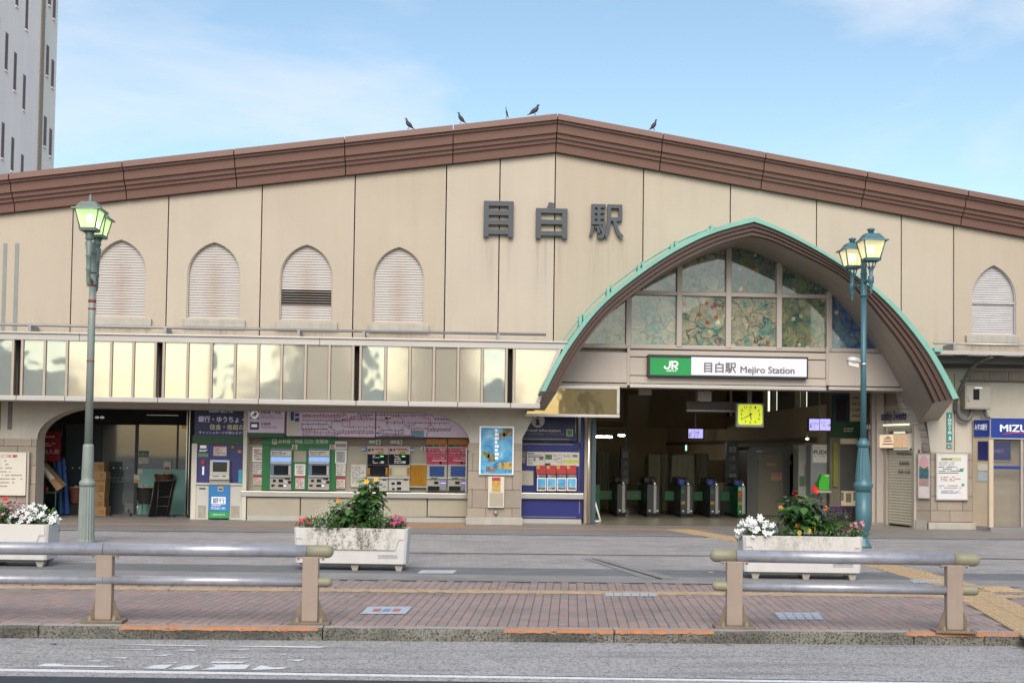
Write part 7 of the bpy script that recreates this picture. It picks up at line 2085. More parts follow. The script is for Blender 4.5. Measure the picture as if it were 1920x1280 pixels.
for px, py, dy, s in ((1633, 490, -.35, 1.0), (1598, 504, .28, .95)):
    q_ = U(px, py, Y2 + dy)
    lantern(lp2, (q_.x, q_.y, q_.z), s, m_lampb, gl2, True, 'cap')
    MB().lathe([(.0, -.62), (.03, -.54), (.02, -.5), (.045, -.46), (.03, -.43), (.055, -.4), (.055, -.28), (.03, -.26), (.045, -.14), (.06, -.1)], (q_.x, q_.y, q_.z), 14).build('lantern_stem', m_lampb, lp2)
    MB().tube([(c.x, Y2, q_.z - .36), (q_.x, q_.y, q_.z - .33)], .028, 8).build('arm', m_lampb, lp2)
    MB().lathe([(.0, .14), (.05, .16), (.06, .21), (.04, .27), (.0, .29)], (q_.x, q_.y, q_.z), 12).build('bulb', M('bulb_warm', (1, .95, .8), .3, emit=6, ecol=(1, .93, .72)), lp2)
# flood light clamped to the pole
fl = thing('flood_light', 'small silver flood light clamped to the teal lamp pole', 'lamp', (c.x - .1, Y2, z2(690)))
hx = U(1603, 676, Y2 - .05)
mb = MB()
rings = [(-.16, .015, .03), (-.14, .05, .06), (-.05, .085, .09), (.06, .07, .08), (.1, .03, .05)]
vs = []; fs = []
for x_, rz, ry in rings:
    for k in range(12):
        a = 2 * math.pi * k / 12; vs.append((hx.x + x_, hx.y + ry * math.cos(a), hx.z + rz * math.sin(a) - x_ * .12))
for j in range(4):
    for k in range(12): fs.append((j * 12 + k, (j + 1) * 12 + k, (j + 1) * 12 + (k + 1) % 12, j * 12 + (k + 1) % 12))
fs += [tuple(range(12)), tuple(range(48, 60))[::-1]]
mb.add(vs, fs, 0, True).build('housing', M('flood_silver', (.55, .54, .54), .35, .4), fl)
MB().hexa([(hx.x - .13, hx.y - .05, hx.z - .1), (hx.x + .06, hx.y - .05, hx.z - .13), (hx.x + .06, hx.y + .05, hx.z - .13), (hx.x - .13, hx.y + .05, hx.z - .1)], [(hx.x - .14, hx.y - .06, hx.z - .03), (hx.x + .05, hx.y - .06, hx.z - .06), (hx.x + .05, hx.y + .06, hx.z - .06), (hx.x - .14, hx.y + .06, hx.z - .03)]).build('lens', M('flood_lens', (.75, .72, .62), .3), fl)
MB().lathe([(.062, -.02), (.062, .02)], (c.x, Y2, hx.z - .06), 16).build('clamp', m_steel, fl)
# ---- guardrails
m_rail = M('rail_metal', (.44, .44, .485), .4, .5, var=.05, vs=4, speck=.25, spc=(.18, .18, .2), sps=9); m_capm = M('rail_cap', (.255, .24, .165), .55, var=.08, vs=5); m_post = M('rail_post', (.33, .255, .21), .6, var=.08, vs=4, streak=.2, stc=(.22, .18, .11), sts=8)
def guardrail(label, posts, ends, base_y):
    P = [G(p, base_y[i]) for i, p in enumerate(posts)]
    d = (P[-1] - P[0]).normalized(); yo = .02
    c0 = P[0].lerp(P[-1], .5)
    t = thing('guardrail', label, 'guardrail', (c0.x, c0.y, 0), 'two-bar pipe guardrails on the kerb')
    def at(px):   # point on the rail axis by pixel
        r_ = ray(px, 1060); # intersect vertical plane through P0 along d
        n_ = Vector((-d.y, d.x, 0)); k = (P[0] - CAM).dot(n_) / r_.dot(n_); return CAM + r_ * k
    zu, zl_ = U(posts[-1], base_y[-1] - 136.5, P[-1].y).z, U(posts[-1], base_y[-1] - 79, P[-1].y).z
    for z, r, e0, e1 in ((zu, .062, ends[0], ends[1]), (zl_, .047, ends[0] + (2 if ends[0] > 0 else 0), ends[1] + 1)):
        A, B = at(e0), at(e1)
        joints = [A + d * .27 if e0 > 0 else A] + [at(p) for p in posts[1:-1]] + [B - d * .26]
        cut = [joints[0]] + [Vector((j.x, j.y, 0)) for j in joints[1:-1]] + [joints[-1]]
        for a, b in zip(cut[:-1], cut[1:]):
            g = d * .003
            MB().tube([(a.x + g.x, a.y + g.y, z), (b.x - g.x, b.y - g.y, z)], r, 24).build('rail_bar', m_rail, t)
        def cap(p0, sgn):
            pts, rs = [], []
            L_ = .26
            for k in range(3): pts.append(p0 + d * sgn * L_ * (k / 2) * .75); rs.append(r * 1.02)
            for k in range(1, 7):
                a = math.pi / 2 * k / 6; pts.append(p0 + d * sgn * (L_ * .75 + r * math.sin(a))); rs.append(max(.002, r * 1.02 * math.cos(a)))
            MB().tube([(p.x, p.y, z) for p in pts], rs, 24).build('end_cap', m_capm, t)
        cap(joints[-1], 1)
        if e0 > 0: cap(joints[0], -1)
    for p in P:
        w, dp = .078, .05
        u = d; v = Vector((-d.y, d.x, 0))
        def bx(hw, hd, z0, z1): return [p + u * a * hw + v * b * hd + Vector((0, 0, z0)) for a, b in ((-1, -1), (1, -1), (1, 1), (-1, 1))], [p + u * a * hw + v * b * hd + Vector((0, 0, z1)) for a, b in ((-1, -1), (1, -1), (1, 1), (-1, 1))]
        MB().hexa(*bx(w, dp, .03, zu - .05)).build('post', m_post, t, .008)
        MB().hexa(*bx(.2, .1, .002, .03)).build('base_plate', M('post_grimy', (.2, .15, .11), .8, var=.2, vs=12), t, .006)
        MB().hexa(*bx(.14, .045, zu - .066, zu - .052)).build('saddle', m_post, t, .003)
        for s in (-1, 1):
            q0 = p + u * s * w
            tri = [q0 + Vector((0, 0, .03)), p + u * s * .165 + Vector((0, 0, .03)), p + u * s * .15 + Vector((0, 0, .06)), q0 + Vector((0, 0, .25))]
            vs = [x_ - v * .008 for x_ in tri] + [x_ + v * .008 for x_ in tri]
            MB().add(vs, [(0, 1, 2, 3), (7, 6, 5, 4), (0, 4, 5, 1), (1, 5, 6, 2), (2, 6, 7, 3), (3, 7, 4, 0)]).build('gusset', M('post_grimy', (.2, .15, .11), .8, var=.2, vs=12), t)
            b_ = p + u * s * .115 - v * .065
            MB().lathe([(.024, .03), (.024, .05), (.016, .052), (.016, .07)], (b_.x, b_.y, 0), 6, smooth=False).build('anchor_bolt', m_capm, t)
            for e in (.05, .12):
                b_ = p + u * s * e - v * .02
                MB().lathe([(.012, zu - .085), (.012, zu - .066)], (b_.x, b_.y, 0), 6, smooth=False).build('rail_bolt', m_rail, t)
guardrail('long two-bar pipe guardrail running out of the left edge', [-250, 195, 581], (-400, 626), [1163, 1166, 1169.5])
guardrail('two-bar pipe guardrail with both rounded ends at right', [1376, 1788], (1328, 1838), [1177, 1185])
# ---- planters
m_plant = M('planter_white', (.6, .58, .57), .75, var=.06, vs=3, bump=.12, bs=40, streak=.12, stc=(.3, .27, .22), sts=5)
def planter_stain(name, amt, seed):
    m = bpy.data.materials.new(name); MATS[name] = m
    m.use_nodes = True; t = m.node_tree; b = t.nodes['Principled BSDF']; b.inputs['Roughness'].default_value = .8; k = t.links.new
    tcn = t.nodes.new('ShaderNodeTexCoord'); sp = t.nodes.new('ShaderNodeSeparateXYZ'); k(tcn.outputs['Object'], sp.inputs[0])
    mpn = t.nodes.new('ShaderNodeMapping'); mpn.inputs['Scale'].default_value = (9, 1, 4); mpn.inputs['Location'].default_value = (seed, 0, 0); k(tcn.outputs['Object'], mpn.inputs[0])
    n1 = nod(t, 'ShaderNodeTexNoise', Scale=.8, Detail=8, Roughness=.8); k(mpn.outputs[0], n1.inputs['Vector'])
    n2 = nod(t, 'ShaderNodeTexNoise', Scale=55.0, Detail=3, Roughness=.7); k(tcn.outputs['Object'], n2.inputs['Vector'])
    a = t.nodes.new('ShaderNodeMath'); a.operation = 'MULTIPLY_ADD'; a.inputs[1].default_value = .75; k(n2.outputs['Fac'], a.inputs[0]); k(n1.outputs['Fac'], a.inputs[2])
    ax = t.nodes.new('ShaderNodeMath'); ax.operation = 'ABSOLUTE'; k(sp.outputs['X'], ax.inputs[0])
    ed = t.nodes.new('ShaderNodeMapRange'); ed.inputs['From Min'].default_value = .35; ed.inputs['From Max'].default_value = .75; ed.inputs['To Min'].default_value = 1; ed.inputs['To Max'].default_value = 0; k(ax.outputs[0], ed.inputs[0])
    az = t.nodes.new('ShaderNodeMapRange'); az.inputs['From Min'].default_value = .02; az.inputs['From Max'].default_value = .1; k(sp.outputs['Z'], az.inputs[0])
    r = t.nodes.new('ShaderNodeMapRange'); r.inputs['From Min'].default_value = .8; r.inputs['From Max'].default_value = .98; k(a.outputs[0], r.inputs[0])
    p1 = t.nodes.new('ShaderNodeMath'); p1.operation = 'MULTIPLY'; k(r.outputs[0], p1.inputs[0]); k(ed.outputs[0], p1.inputs[1])
    p2 = t.nodes.new('ShaderNodeMath'); p2.operation = 'MULTIPLY'; p2.inputs[1].default_value = amt; k(p1.outputs[0], p2.inputs[0])
    mixp = t.nodes.new('ShaderNodeMixRGB'); mixp.inputs[1].default_value = (.62, .595, .57, 1); mixp.inputs[2].default_value = (.13, .115, .085, 1); k(p2.outputs[0], mixp.inputs[0]); k(mixp.outputs[0], b.inputs['Base Color'])
    return m
m_soil = M('soil', (.04, .028, .02), .95, var=.3, vs=30)
def planter(label, px, py, w, rz, stain):
    c = G(px, py)
    t = thing('planter', label, 'planter', (c.x, c.y, 0), 'white concrete planters', rz)
    hw, d, h, z0 = w / 2, .5, .6, .1
    # battered tub with chamfered corners: rings bottom to top
    def ring(hw_, y0, y1, z, ch=.035): return [(-hw_ + ch, y0, z), (hw_ - ch, y0, z), (hw_, y0 + ch, z), (hw_, y1 - ch, z), (hw_ - ch, y1, z), (-hw_ + ch, y1, z), (-hw_, y1 - ch, z), (-hw_, y0 + ch, z)]
    R_ = [ring(hw - .03, .02, d - .02, z0), ring(hw, 0, d, h), ring(hw - .05, .05, d - .05, h), ring(hw - .06, .06, d - .06, h - .06)]
    mb = MB(); vs = [p for r in R_ for p in r]
    fs = [tuple(range(8))[::-1]]
    for j in range(3):
        for k in range(8): fs.append((j * 8 + k, j * 8 + (k + 1) % 8, (j + 1) * 8 + (k + 1) % 8, (j + 1) * 8 + k))
    mb.add(vs, fs).build('tub', m_plant, t, .008, local=True)
    MB().add(ring(hw - .055, .055, d - .055, h - .05), [tuple(range(8))]).build('soil', m_soil, t, local=True)
    # raised upper tray on the front face with its stepped lower edge
    f = lambda z: .02 * (1 - (z - z0) / (h - z0)) - .012
    pol = [(-hw + .012, h - .002), (-hw + .012, h - .15), (-hw + .12, h - .15), (-hw + .18, h - .3), (hw - .18, h - .3), (hw - .12, h - .15), (hw - .05, h - .15), (hw - .05, h - .002)]
    pol = [(max(-hw + .04, min(hw - .04, x_)), z) for x_, z in pol]
    o = MB().prism([(x_, z - (h - .3)) for x_, z in pol][::-1], -.012, .03).build('front_panel', stain, t, .004, local=True)
    o.location = (0, 0.004, h - .3)
    MB().hexa([(-hw + .12, .1, .06), (hw - .12, .1, .06), (hw - .12, d - .1, .06), (-hw + .12, d - .1, .06)], [(-hw + .06, .05, z0 + .002), (hw - .06, .05, z0 + .002), (hw - .06, d - .05, z0 + .002), (-hw + .06, d - .05, z0 + .002)]).build('underside', m_plinth, t, local=True)
    for sx in (-.55, .05, .6):
        for yy in (.08, d - .16):
            MB().hexa([(sx * w * .7 - .035, yy, .002), (sx * w * .7 + .035, yy, .002), (sx * w * .7 + .035, yy + .08, .002), (sx * w * .7 - .035, yy + .08, .002)], [(sx * w * .7 - .06, yy - .01, .08), (sx * w * .7 + .06, yy - .01, .08), (sx * w * .7 + .06, yy + .09, .08), (sx * w * .7 - .06, yy + .09, .08)]).build('foot', m_plinth, t, local=True)
    MB().box(hw - .42, .008, .19, hw - .14, .03, .245).build('label_plate', m_stickw, t, local=True)
    mb = MB(); text_on(mb, '目白駅美化同好会', Vector((hw - .41, .005, .2)), Vector((.26, 0, 0)), Vector((0, 0, .035)), .0); mb.build('lettering', m_greytxt, t, local=True)
    return t, c
pl = []
pl.append(planter('white planter cut by the left edge with white and pink flowers', -25, 1062, 1.7, -.06, planter_stain('planter_stain_a', .05, 3.0)))
pl.append(planter('mould-stained white planter behind the end of the left guardrail', 656, 1070, 1.62, -.07, planter_stain('planter_stain_b', 1.0, 9.3)))
pl.append(planter('white planter behind the right guardrail with red hibiscus', 1506, 1087, 1.66, -.06, planter_stain('planter_stain_c', .42, 5.1)))
# ---- plants
def leafmat(name, c): return M(name, c, .45, var=.25, vs=9, spec=.4)
m_l1, m_l2, m_l3 = leafmat('leaf_dark', (.03, .085, .022)), leafmat('leaf_mid', (.055, .14, .03)), leafmat('leaf_light', (.1, .2, .045))
m_stem = M('stem', (.1, .085, .04), .8)
def leaf_mesh(name, l, w, mat, droop=.25):
    mb = MB()
    prof = [(0, 0), (.25, .42), (.5, .5), (.75, .34), (1, 0)]
    vs = []
    for t_, ww in prof:
        z = -droop * l * t_ * t_
        vs += [(t_ * l, -ww * w, z + .12 * w * (ww > 0)), (t_ * l, 0, z), (t_ * l, ww * w, z + .12 * w * (ww > 0))]
    fs = []
    for i in range(4): a = i * 3; fs += [(a, a + 3, a + 4, a + 1), (a + 1, a + 4, a + 5, a + 2)]
    mb.add(vs, fs, 0, True)
    o = mb.build(name, mat, None, local=True); me = o.data; COL.objects.unlink(o); bpy.data.objects.remove(o)
    return me
LEAF = {m.name: leaf_mesh('leaf', .125, .1, m) for m in (m_l1, m_l2, m_l3)}
LEAFY = leaf_mesh('leaf', .09, .07, M('leaf_yellow', (.45, .34, .05), .5, var=.15))
def petal_flower(mat, mc, r, n=5, cup=.3, pw=.75):
    mb = MB()
    for k in range(n):
        a = 2 * math.pi * k / n; ca, sa = math.cos(a), math.sin(a)
        def pt(u, v, z): return (u * ca - v * sa, u * sa + v * ca, z)
        mb.add([pt(.02 * r, 0, 0), pt(.5 * r, -.33 * r * pw * 1.2, cup * r * .5), pt(r, -.3 * r * pw, cup * r), pt(1.05 * r, .05 * r, cup * r * .9), pt(r, .35 * r * pw, cup * r), pt(.5 * r, .33 * r * pw * 1.2, cup * r * .55)], [(0, 1, 2, 3, 4, 5)])
    for k in range(1): mb.lathe([(.12 * r, .0), (.1 * r, .2 * r), (.03 * r, .3 * r)], (0, 0, 0), 6, 1)
    o = mb.build('flower', [mat, mc], None, local=True); me = o.data; COL.objects.unlink(o); bpy.data.objects.remove(o); return me
m_fw, m_fp, m_fpk, m_fr, m_fy, m_fo, m_fpu, m_fdr = (M('petal_white', (.78, .78, .8), .6, var=.02), M('petal_pink', (.6, .2, .3), .6, var=.1), M('petal_hotpink', (.55, .06, .2), .6, var=.15), M('petal_red', (.6, .012, .015), .5, var=.1),
    M('petal_yellow', (.75, .42, .03), .5, var=.1), M('petal_orange', (.72, .22, .03), .5, var=.1), M('petal_purple', (.2, .05, .22), .6, var=.3), M('petal_darkred', (.3, .012, .03), .6, var=.2))
m_fc = M('flower_centre', (.5, .5, .2), .6)
FLW = {'w': petal_flower(m_fw, m_fc, .037), 'p': petal_flower(m_fp, m_fw, .03), 'h': petal_flower(m_fpk, m_fw, .026), 'dr': petal_flower(m_fdr, m_fdr, .026), 'R': petal_flower(m_fr, m_fy, .042, cup=.6, pw=1), 'Y': petal_flower(m_fy, m_fo, .037, cup=.6, pw=1), 'O': petal_flower(m_fo, m_fy, .034, cup=.6, pw=1), 'r': petal_flower(m_fr, m_fy, .03)}
def inst(name, me, parent, loc, rot, s=1.0):
    o = bpy.data.objects.new(name, me); COL.objects.link(o); o.parent = parent; o.location = loc; o.rotation_euler = rot; o.scale = (s, s, s); return o
def shrub(label, base, hgt, rad, nl, flowers, seed, mats=(m_l1, m_l2, m_l3), cat='plant', name='hibiscus_plant', lower=.15, lsc=1.0, yellow=0):
    """woody plant; every leaf and flower its own piece"""
    r = random.Random(seed)
    t = thing(name, label, cat, base)
    ns = 6; tips = []
    mb = MB()
    for k in range(ns):
        a = 2 * math.pi * k / ns + r.uniform(-.3, .3); q_ = rad * r.uniform(.25, .75); hh = hgt * r.uniform(.75, .98) * (1 - .25 * q_ / rad)
        pts = [(0.015 * math.cos(a), .015 * math.sin(a), 0), (q_ * .35 * math.cos(a), q_ * .35 * math.sin(a), hh * .4), (q_ * math.cos(a), q_ * math.sin(a), hh)]
        mb.tube(pts, [.011, .008, .004], 5); tips.append(pts)
    mb.build('stem', m_stem, t, local=True)
    for k in range(nl):
        st = r.choice(tips); f = r.uniform(lower, 1.0)
        p = Vector(st[1]).lerp(Vector(st[2]), max(0, (f - .4) / .6)) if f > .4 else Vector(st[0]).lerp(Vector(st[1]), f / .4)
        a = r.uniform(0, 6.283); sp = r.uniform(.0, .6) * rad * (1.1 - abs(f - .5))
        p = p + Vector((math.cos(a) * sp, math.sin(a) * sp * .8, r.uniform(-.02, .03)))
        me = LEAF[(mats[2] if f > .86 and r.random() < .75 else r.choice(mats[:2])).name]
        inst('leaf', me, t, p, (r.uniform(-.5, .5), r.uniform(-.25, .75) - (.6 if f > .88 else 0), a + r.uniform(-.4, .4)), lsc * r.uniform(.65, 1.15) * (.75 if f > .85 else 1))
    for k in range(yellow):
        a = -1.57 + (k - .5) * .9; inst('leaf', LEAFY, t, (math.cos(a) * rad * .4, -rad * .55, hgt * .2 + .03 * k), (.3, 1.2, a), 1)
    for key, x, y, z in flowers:
        inst('flower', FLW[key], t, (x, y, z), (math.radians(70) + r.uniform(-.4, .3), r.uniform(-.4, .4), r.uniform(-.5, .5)), r.uniform(.85, 1.1))
    return t
def bedding(label, base, w, d, h, nfl, key, nleaf, seed, spikes=None, lmat=m_l2, name='bedding_plant', cat='flowers', fz=(.55, 1.08), spill=0.0, ll=.05):
    """low clump: narrow leaves as one part, each blossom its own piece, or flower spikes"""
    r = random.Random(seed); t = thing(name, label, cat, base)
    mb = MB()
    for k in range(nleaf):
        a = r.uniform(0, 6.283); q_ = math.sqrt(r.random()); x, y = q_ * w * .5 * math.cos(a), q_ * d * .5 * math.sin(a)
        top = h * math.sqrt(max(.05, 1 - q_ * q_ * .8)); z = top * r.uniform(.08, 1.0) - spill * q_ * r.random()
        l = ll * r.uniform(.7, 1.3); el = r.uniform(-.1, 1.2); b = r.uniform(0, 6.283)
        dx = Vector((math.cos(b) * math.cos(el), math.sin(b) * math.cos(el), math.sin(el))) * l; sd = Vector((-math.sin(b), math.cos(b), 0)) * l * .2
        p = Vector((x, y, z)); mb.add([p, p + dx * .5 - sd, p + dx, p + dx * .5 + sd], [(0, 1, 2, 3)], 0 if r.random() < .6 else 1)
    for k in range(int(nleaf / 25)):
        a = r.uniform(0, 6.283); q_ = r.random() * .9; mb.tube([(q_ * w * .25 * math.cos(a), q_ * d * .25 * math.sin(a), 0), (q_ * w * .5 * math.cos(a), q_ * d * .5 * math.sin(a), h * .85)], .004, 4, 0)
    o = mb.build('foliage', [lmat, m_l3 if lmat is not m_l3 else m_l2], t, local=True); o['kind'] = 'stuff'
    for k in range(nfl):
        a = r.uniform(0, 6.283); q_ = math.sqrt(r.random()); x, y = q_ * w * .52 * math.cos(a), q_ * d * .5 * math.sin(a) - d * .08
        z = h * math.sqrt(max(.05, 1 - q_ * q_ * .75)) * r.uniform(*fz) - spill * q_ * .5
        inst('flower', FLW[key], t, (x, y, z), (math.radians(55) + r.uniform(-.5, .5), r.uniform(-.5, .5), r.uniform(-.8, .8)), r.uniform(.8, 1.2))
    if spikes:
        n, mat, sh = spikes
        for k in range(n):
            a = r.uniform(0, 6.283); q_ = math.sqrt(r.random()); x, y = q_ * w * .45 * math.cos(a), q_ * d * .45 * math.sin(a)
            hh = h * r.uniform(.8, 1.0); mb = MB(); lean = (r.uniform(-.12, .12) + x * .5)
            for j in range(16):
                f = j / 15; p = Vector((x + lean * f * sh, y, hh - sh * .5 + f * sh)); a2 = j * 2.4
                e = .024 * (1 - f * .7); dd = Vector((math.cos(a2), math.sin(a2), .4)) * e
                s_ = Vector((-math.sin(a2), math.cos(a2), 0)) * e * .6
                mb.add([p, p + dd - s_, p + dd * 1.5, p + dd + s_], [(0, 1, 2, 3)])
            mb.build('flower_spike', mat, t, local=True)
    return t
def on(pi, px, dy=.25, z=.54):
    """point on planter pi's soil below pixel column px"""
    t, c = pl[pi]; Yp = c.y + dy
    return Vector((U(px, 1000, Yp).x, Yp + 0.0, z))
def fo(b, px, py, dy=-.1):
    p = U(px, py, b.y + dy); return (p.x - b.x, dy, p.z - b.z)
# left planter
b = on(0, 65); bedding('white periwinkle clump overhanging the left planter', b, .7, .5, .33, 95, 'w', 760, 1, spill=.12)
b = on(0, 22, .2); bedding('pink flower spikes and blossoms in the left planter', b, .44, .38, .36, 22, 'p', 300, 2, spikes=(12, M('petal_mauve', (.4, .13, .26), .6, var=.15), .16))
b = on(0, 2); shrub('hibiscus with one red bloom at the left edge', b, .42, .26, 90, [('R', *fo(b, 11, 936))], 3)
# centre planter
b = on(1, 692); shrub('tall yellow hibiscus with big leaves in the stained planter', b, .88, .21, 260, [('Y', *fo(b, 688, 903)), ('Y', *fo(b, 705, 899))], 5, lsc=1.15, lower=.1)
b = on(1, 652); shrub('lower orange hibiscus left of the tall one', b, .52, .34, 260, [('O', *fo(b, 635, 937)), ('O', *fo(b, 668, 936, .05))], 6, lsc=.85)
b = on(1, 578); bedding('small red flowers at the left end of the stained planter', b, .34, .34, .2, 8, 'r', 300, 7, lmat=m_l1, fz=(.9, 1.15))
b = on(1, 616, .1); bedding('white salvia spikes left of centre in the stained planter', b, .4, .26, .26, 0, 'w', 380, 8, spikes=(22, M('spike_white', (.74, .78, .7), .6), .32), lmat=m_l3, ll=.07)
b = on(1, 712, .1); bedding('white salvia spikes right of centre in the stained planter', b, .4, .26, .26, 0, 'w', 360, 9, spikes=(22, M('spike_white', (.74, .78, .7)), .34), lmat=m_l2, ll=.07)
b = on(1, 727, .2); bedding('dark red blossoms beside the hot pink ones', b, .16, .25, .16, 16, 'dr', 120, 10, lmat=m_l1)
b = on(1, 747, .2); bedding('hot pink blossoms at the right end of the stained planter', b, .28, .34, .23, 40, 'h', 280, 11)
b = on(1, 664, .12); bedding('tiny coral flowers at the middle rim of the stained planter', b, .3, .12, .05, 10, 'p', 60, 12)
# right planter
b = on(2, 1418); bedding('white periwinkle clump in the right planter', b, .56, .48, .32, 90, 'w', 700, 13, spill=.1)
b = on(2, 1500); shrub('red hibiscus with yellow lower leaves in the right planter', b, .72, .34, 360, [('R', *fo(b, 1491, 926)), ('R', *fo(b, 1529, 920)), ('R', *fo(b, 1525, 916, .02)), ('O', *fo(b, 1464, 952)), ('O', *fo(b, 1496, 986))], 14, lower=.25, yellow=3)
b = on(2, 1462, .2); bedding('feathery green clump between periwinkle and hibiscus', b, .28, .3, .24, 0, 'w', 280, 15, spikes=(4, m_fpu, .1), lmat=m_l1)
b = on(2, 1560, .2); bedding('purple angelonia clump in the right planter', b, .56, .4, .44, 0, 'w', 900, 16, spikes=(44, m_fpu, .2), lmat=m_l2)
b = on(2, 1556, .3); shrub('young plant with orange bud behind the purple clump', b, .5, .1, 24, [('O', *fo(b, 1548, 953))], 17)
b = on(2, 1603, .2); bedding('pink periwinkle at the right end of the right planter', b, .3, .34, .27, 18, 'p', 280, 18, lmat=m_l2)
# ---- pigeons on the ridge
m_pig = M('pigeon_slate', (.035, .037, .045), .6, var=.25, vs=30); m_pleg = M('pigeon_leg', (.3, .09, .06), .7)
def pigeon(px, py, face, lab, tilt):
    Yp = 27.1; b = U(px, py, Yp)
    t = thing('pigeon', lab, 'pigeon', b, 'pigeons on the roof ridge')
    s = face
    # spine from tail to beak in the x,z plane: (x, z, half height, half width)
    S = [(-.17, .03, .006, .02), (-.13, .055, .012, .025), (-.09, .085, .03, .032), (-.05, .125, .052, .05), (0.0, .17, .062, .058), (.035, .215, .05, .05), (.05, .255, .03, .03), (.055, .285, .025, .024), (.065, .31, .027, .025), (.085, .318, .018, .016), (.1, .312, .006, .006), (.118, .303, .002, .002)]
    vs = []; fs = []; K = 10
    for i, (x, z, a, w) in enumerate(S):
        x0, z0 = S[max(i - 1, 0)][:2]; x1, z1 = S[min(i + 1, len(S) - 1)][:2]
        l = math.hypot(x1 - x0, z1 - z0); nx, nz = -(z1 - z0) / l, (x1 - x0) / l
        for k in range(K):
            q_ = 2 * math.pi * k / K
            vs.append(((x + nx * a * math.cos(q_)) * s * tilt * .85, w * math.sin(q_) * .85, (z - .035 + nz * a * math.cos(q_)) * .85))
    for i in range(len(S) - 1):
        for k in range(K): fs.append((i * K + k, i * K + (k + 1) % K, (i + 1) * K + (k + 1) % K, (i + 1) * K + k))
    fs += [tuple(range(K)), tuple(range((len(S) - 1) * K, len(S) * K))[::-1]]
    MB().add(vs, fs, 0, True).build('body', m_pig, t, local=True)
    for yy in (-.022, .022):
        mbl = MB().tube([(.005 * s, yy, .1), (.0, yy, .04), (.0, yy, 0.0)], [.012, .006, .005], 5); mbl.tube([(0, yy, .003), (.03 * s, yy, .003)], .004, 4); mbl.build('leg', m_pleg, t, local=True)
pigeon(766, 242, -1, 'leftmost pigeon on the roof ridge', 1.0); pigeon(864, 231, -1, 'second pigeon from the left on the ridge', .9); pigeon(950, 221, -1, 'upright pigeon facing away on the ridge', .35); pigeon(1003, 216, 1, 'pigeon nearest the roof peak stretching right', 1.25); pigeon(1226, 244, 1, 'lone pigeon on the right slope of the roof', .85)
# ---- tall building behind at the left
YB0, YB1 = 44.0, 62.0
xb = U(104.5, 200, YB1).x
m_bw = M('tower_white', (.94, .84, .8), .75, var=.04, vs=.3, streak=.12, stc=(.35, .33, .36), sts=.8); m_bw2 = M('tower_cream', (.82, .77, .7), .75, var=.04, vs=.4); m_bwin = M('tower_window_frame', (.16, .085, .085), .5); m_bglass = M('tower_glass', (.075, .045, .045), .55)
m_bpil = M('tower_tile', (.3, .245, .19), .7, var=.1, vs=6)
tw = thing('apartment_tower', 'white high-rise with narrow brown windows behind the station at left', 'building', (xb - 6, (YB0 + YB1) / 2, 0))
def yat(px, py=150):     # where the view ray meets the side wall plane
    d_ = ray(px, py); return d_.y * (xb / d_.x)
yp0, yp1 = yat(74), yat(80)
MB().box(xb - 14, YB0 - 8, 0, xb, yp0, 46).build('wall', m_bw, tw); MB().box(xb - 14, yp1, 0, xb - .02, YB1, 46).build('wall', m_bw2, tw)
MB().box(xb - 14, yp0, 0, xb + .05, yp1, 46).build('pilaster', m_bpil, tw)
for k in range(120):
    MB().box(xb + .05, yp0 + .02, 10 + k * .18, xb + .062, yp1 - .02, 10 + k * .18 + .15).build('tile_course', m_bpil, tw)
def side_win(px, pt, pbm, w):
    d_ = ray(px, pt); k = xb / d_.x; y = d_.y * k; z1 = H + d_.z * k; d2 = ray(px, pbm); z0 = H + d2.z * (xb / d2.x)
    w_ = MB().box(xb - .25, y - w, z0, xb + .015, y + w, z1).build('window', m_bwin, tw)
    MB().box(xb + .016, y - w * .72, z0 + .08, xb + .02, y + w * .72, z1 - .06).build('pane', m_bglass, w_)
    MB().box(xb - .02, y - w * 1.1, z0 - .08, xb + .06, y + w * 1.1, z0).build('sill', m_bw, w_)
for px, a, b in ((13, 62, 134), (29, 99, 172), (46, 141, 208), (6, 230, 298), (24, 258, 322), (42, 290, 335), (51, -6, 58), (33, -50, 14), (-3, 30, 105), (-10, 200, 270)):
    side_win(px, a, b, .16)
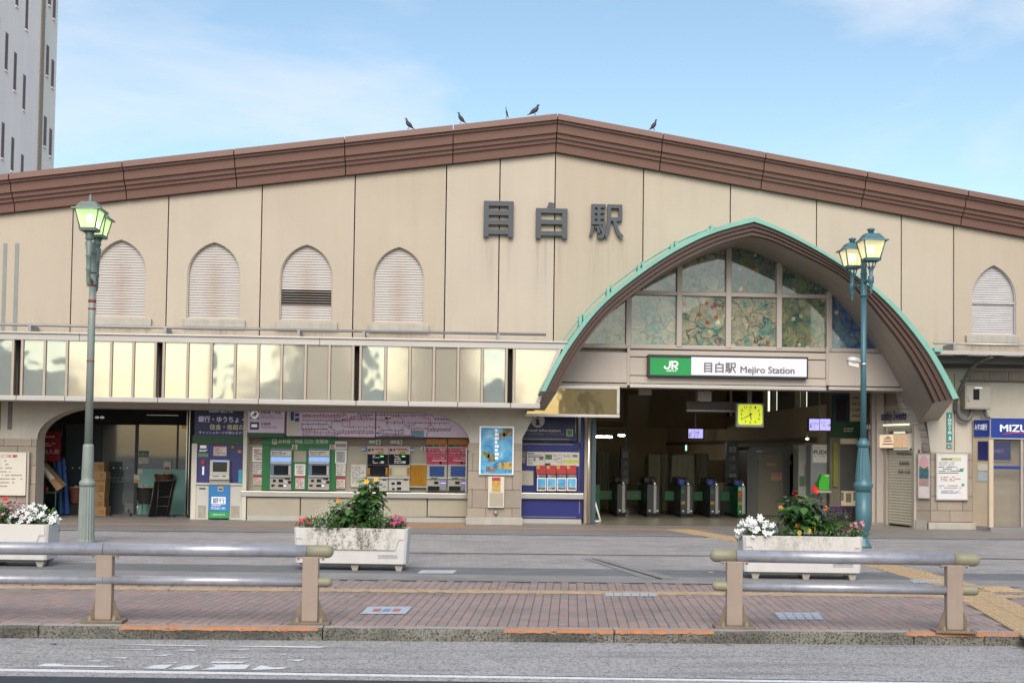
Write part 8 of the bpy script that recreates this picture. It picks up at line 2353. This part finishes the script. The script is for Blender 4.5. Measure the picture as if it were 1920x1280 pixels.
for px, a, b in ((90, 86, 144), (99.5, 113, 166), (85.5, 219, 276), (95.5, 242, 294), (94, -30, 12), (103, -20, 38)):
    side_win(px, a, b, .16)
# ================================================================== buildings across the street (behind the camera; they light and mirror in the glass)
m_op = [M('opp_cream', (.7, .56, .38), .8, var=.06, vs=.4), M('opp_white', (.6, .57, .52), .8, var=.06, vs=.4), M('opp_brown', (.32, .2, .13), .8, var=.08, vs=.4), M('opp_grey', (.4, .4, .41), .8, var=.06, vs=.4)]
m_opg = M('opp_window', (.04, .05, .06), .1)
blk = [(-60, 19, 8.5), (-41, 8, 12), (-33, 6, 7.2), (-14.5, 3.2, 6.2), (-11, 4.5, 9.5), (-6.3, 3, 5.6), (-3.1, 4.6, 11), (1.7, 2.6, 6.4), (7.8, 3.8, 8.2), (11.8, 5.5, 5.5), (17.6, 7, 12.5), (25, 5, 7), (30.5, 12, 15)]
where = ['widest of the row at the far left end', 'tall one third from the left end', 'last one left of the open lot', 'first low one right of the open lot', 'taller one second after the open lot', 'narrow low one left of the tallest central one', 'tallest one straight behind the viewer', 'narrowest one just right of centre', 'first one right of the small gap', 'long low one right of centre', 'high one right of the long low one', 'lower one between two high ones at right', 'highest one at the far right end']
adj = ['cream', 'white', 'brown', 'grey']
for i, (xx, w, h) in enumerate(blk):
    lab = '%s building across the street, %s' % (adj[(i * 3) % 4 if i else 0], where[i])
    t = thing('street_building', lab, 'building', (xx + w / 2, -24, 0))
    MB().box(xx + .1, -36, RZ, xx + w - .1, -24, h).build('wall', m_op[(i * 3) % 4 if i else 0], t)
    fl = int((h - 3.2) / 3.1)
    for f in range(fl):
        nw = int(w / 2.4)
        for k in range(nw):
            x0 = xx + .7 + k * (w - 1) / nw
            MB().box(x0, -24.0, 4 + f * 3.1, x0 + 1.3, -23.96, 5.7 + f * 3.1).build('window', m_opg, t)
    MB().box(xx + .6, -24, .1, xx + w - .6, -23.95, 2.8).build('shop_window', m_opg, t)
    MB().box(xx + .3, -24, 2.9, xx + w - .3, -23.2, 3.1).build('awning', m_op[2], t)
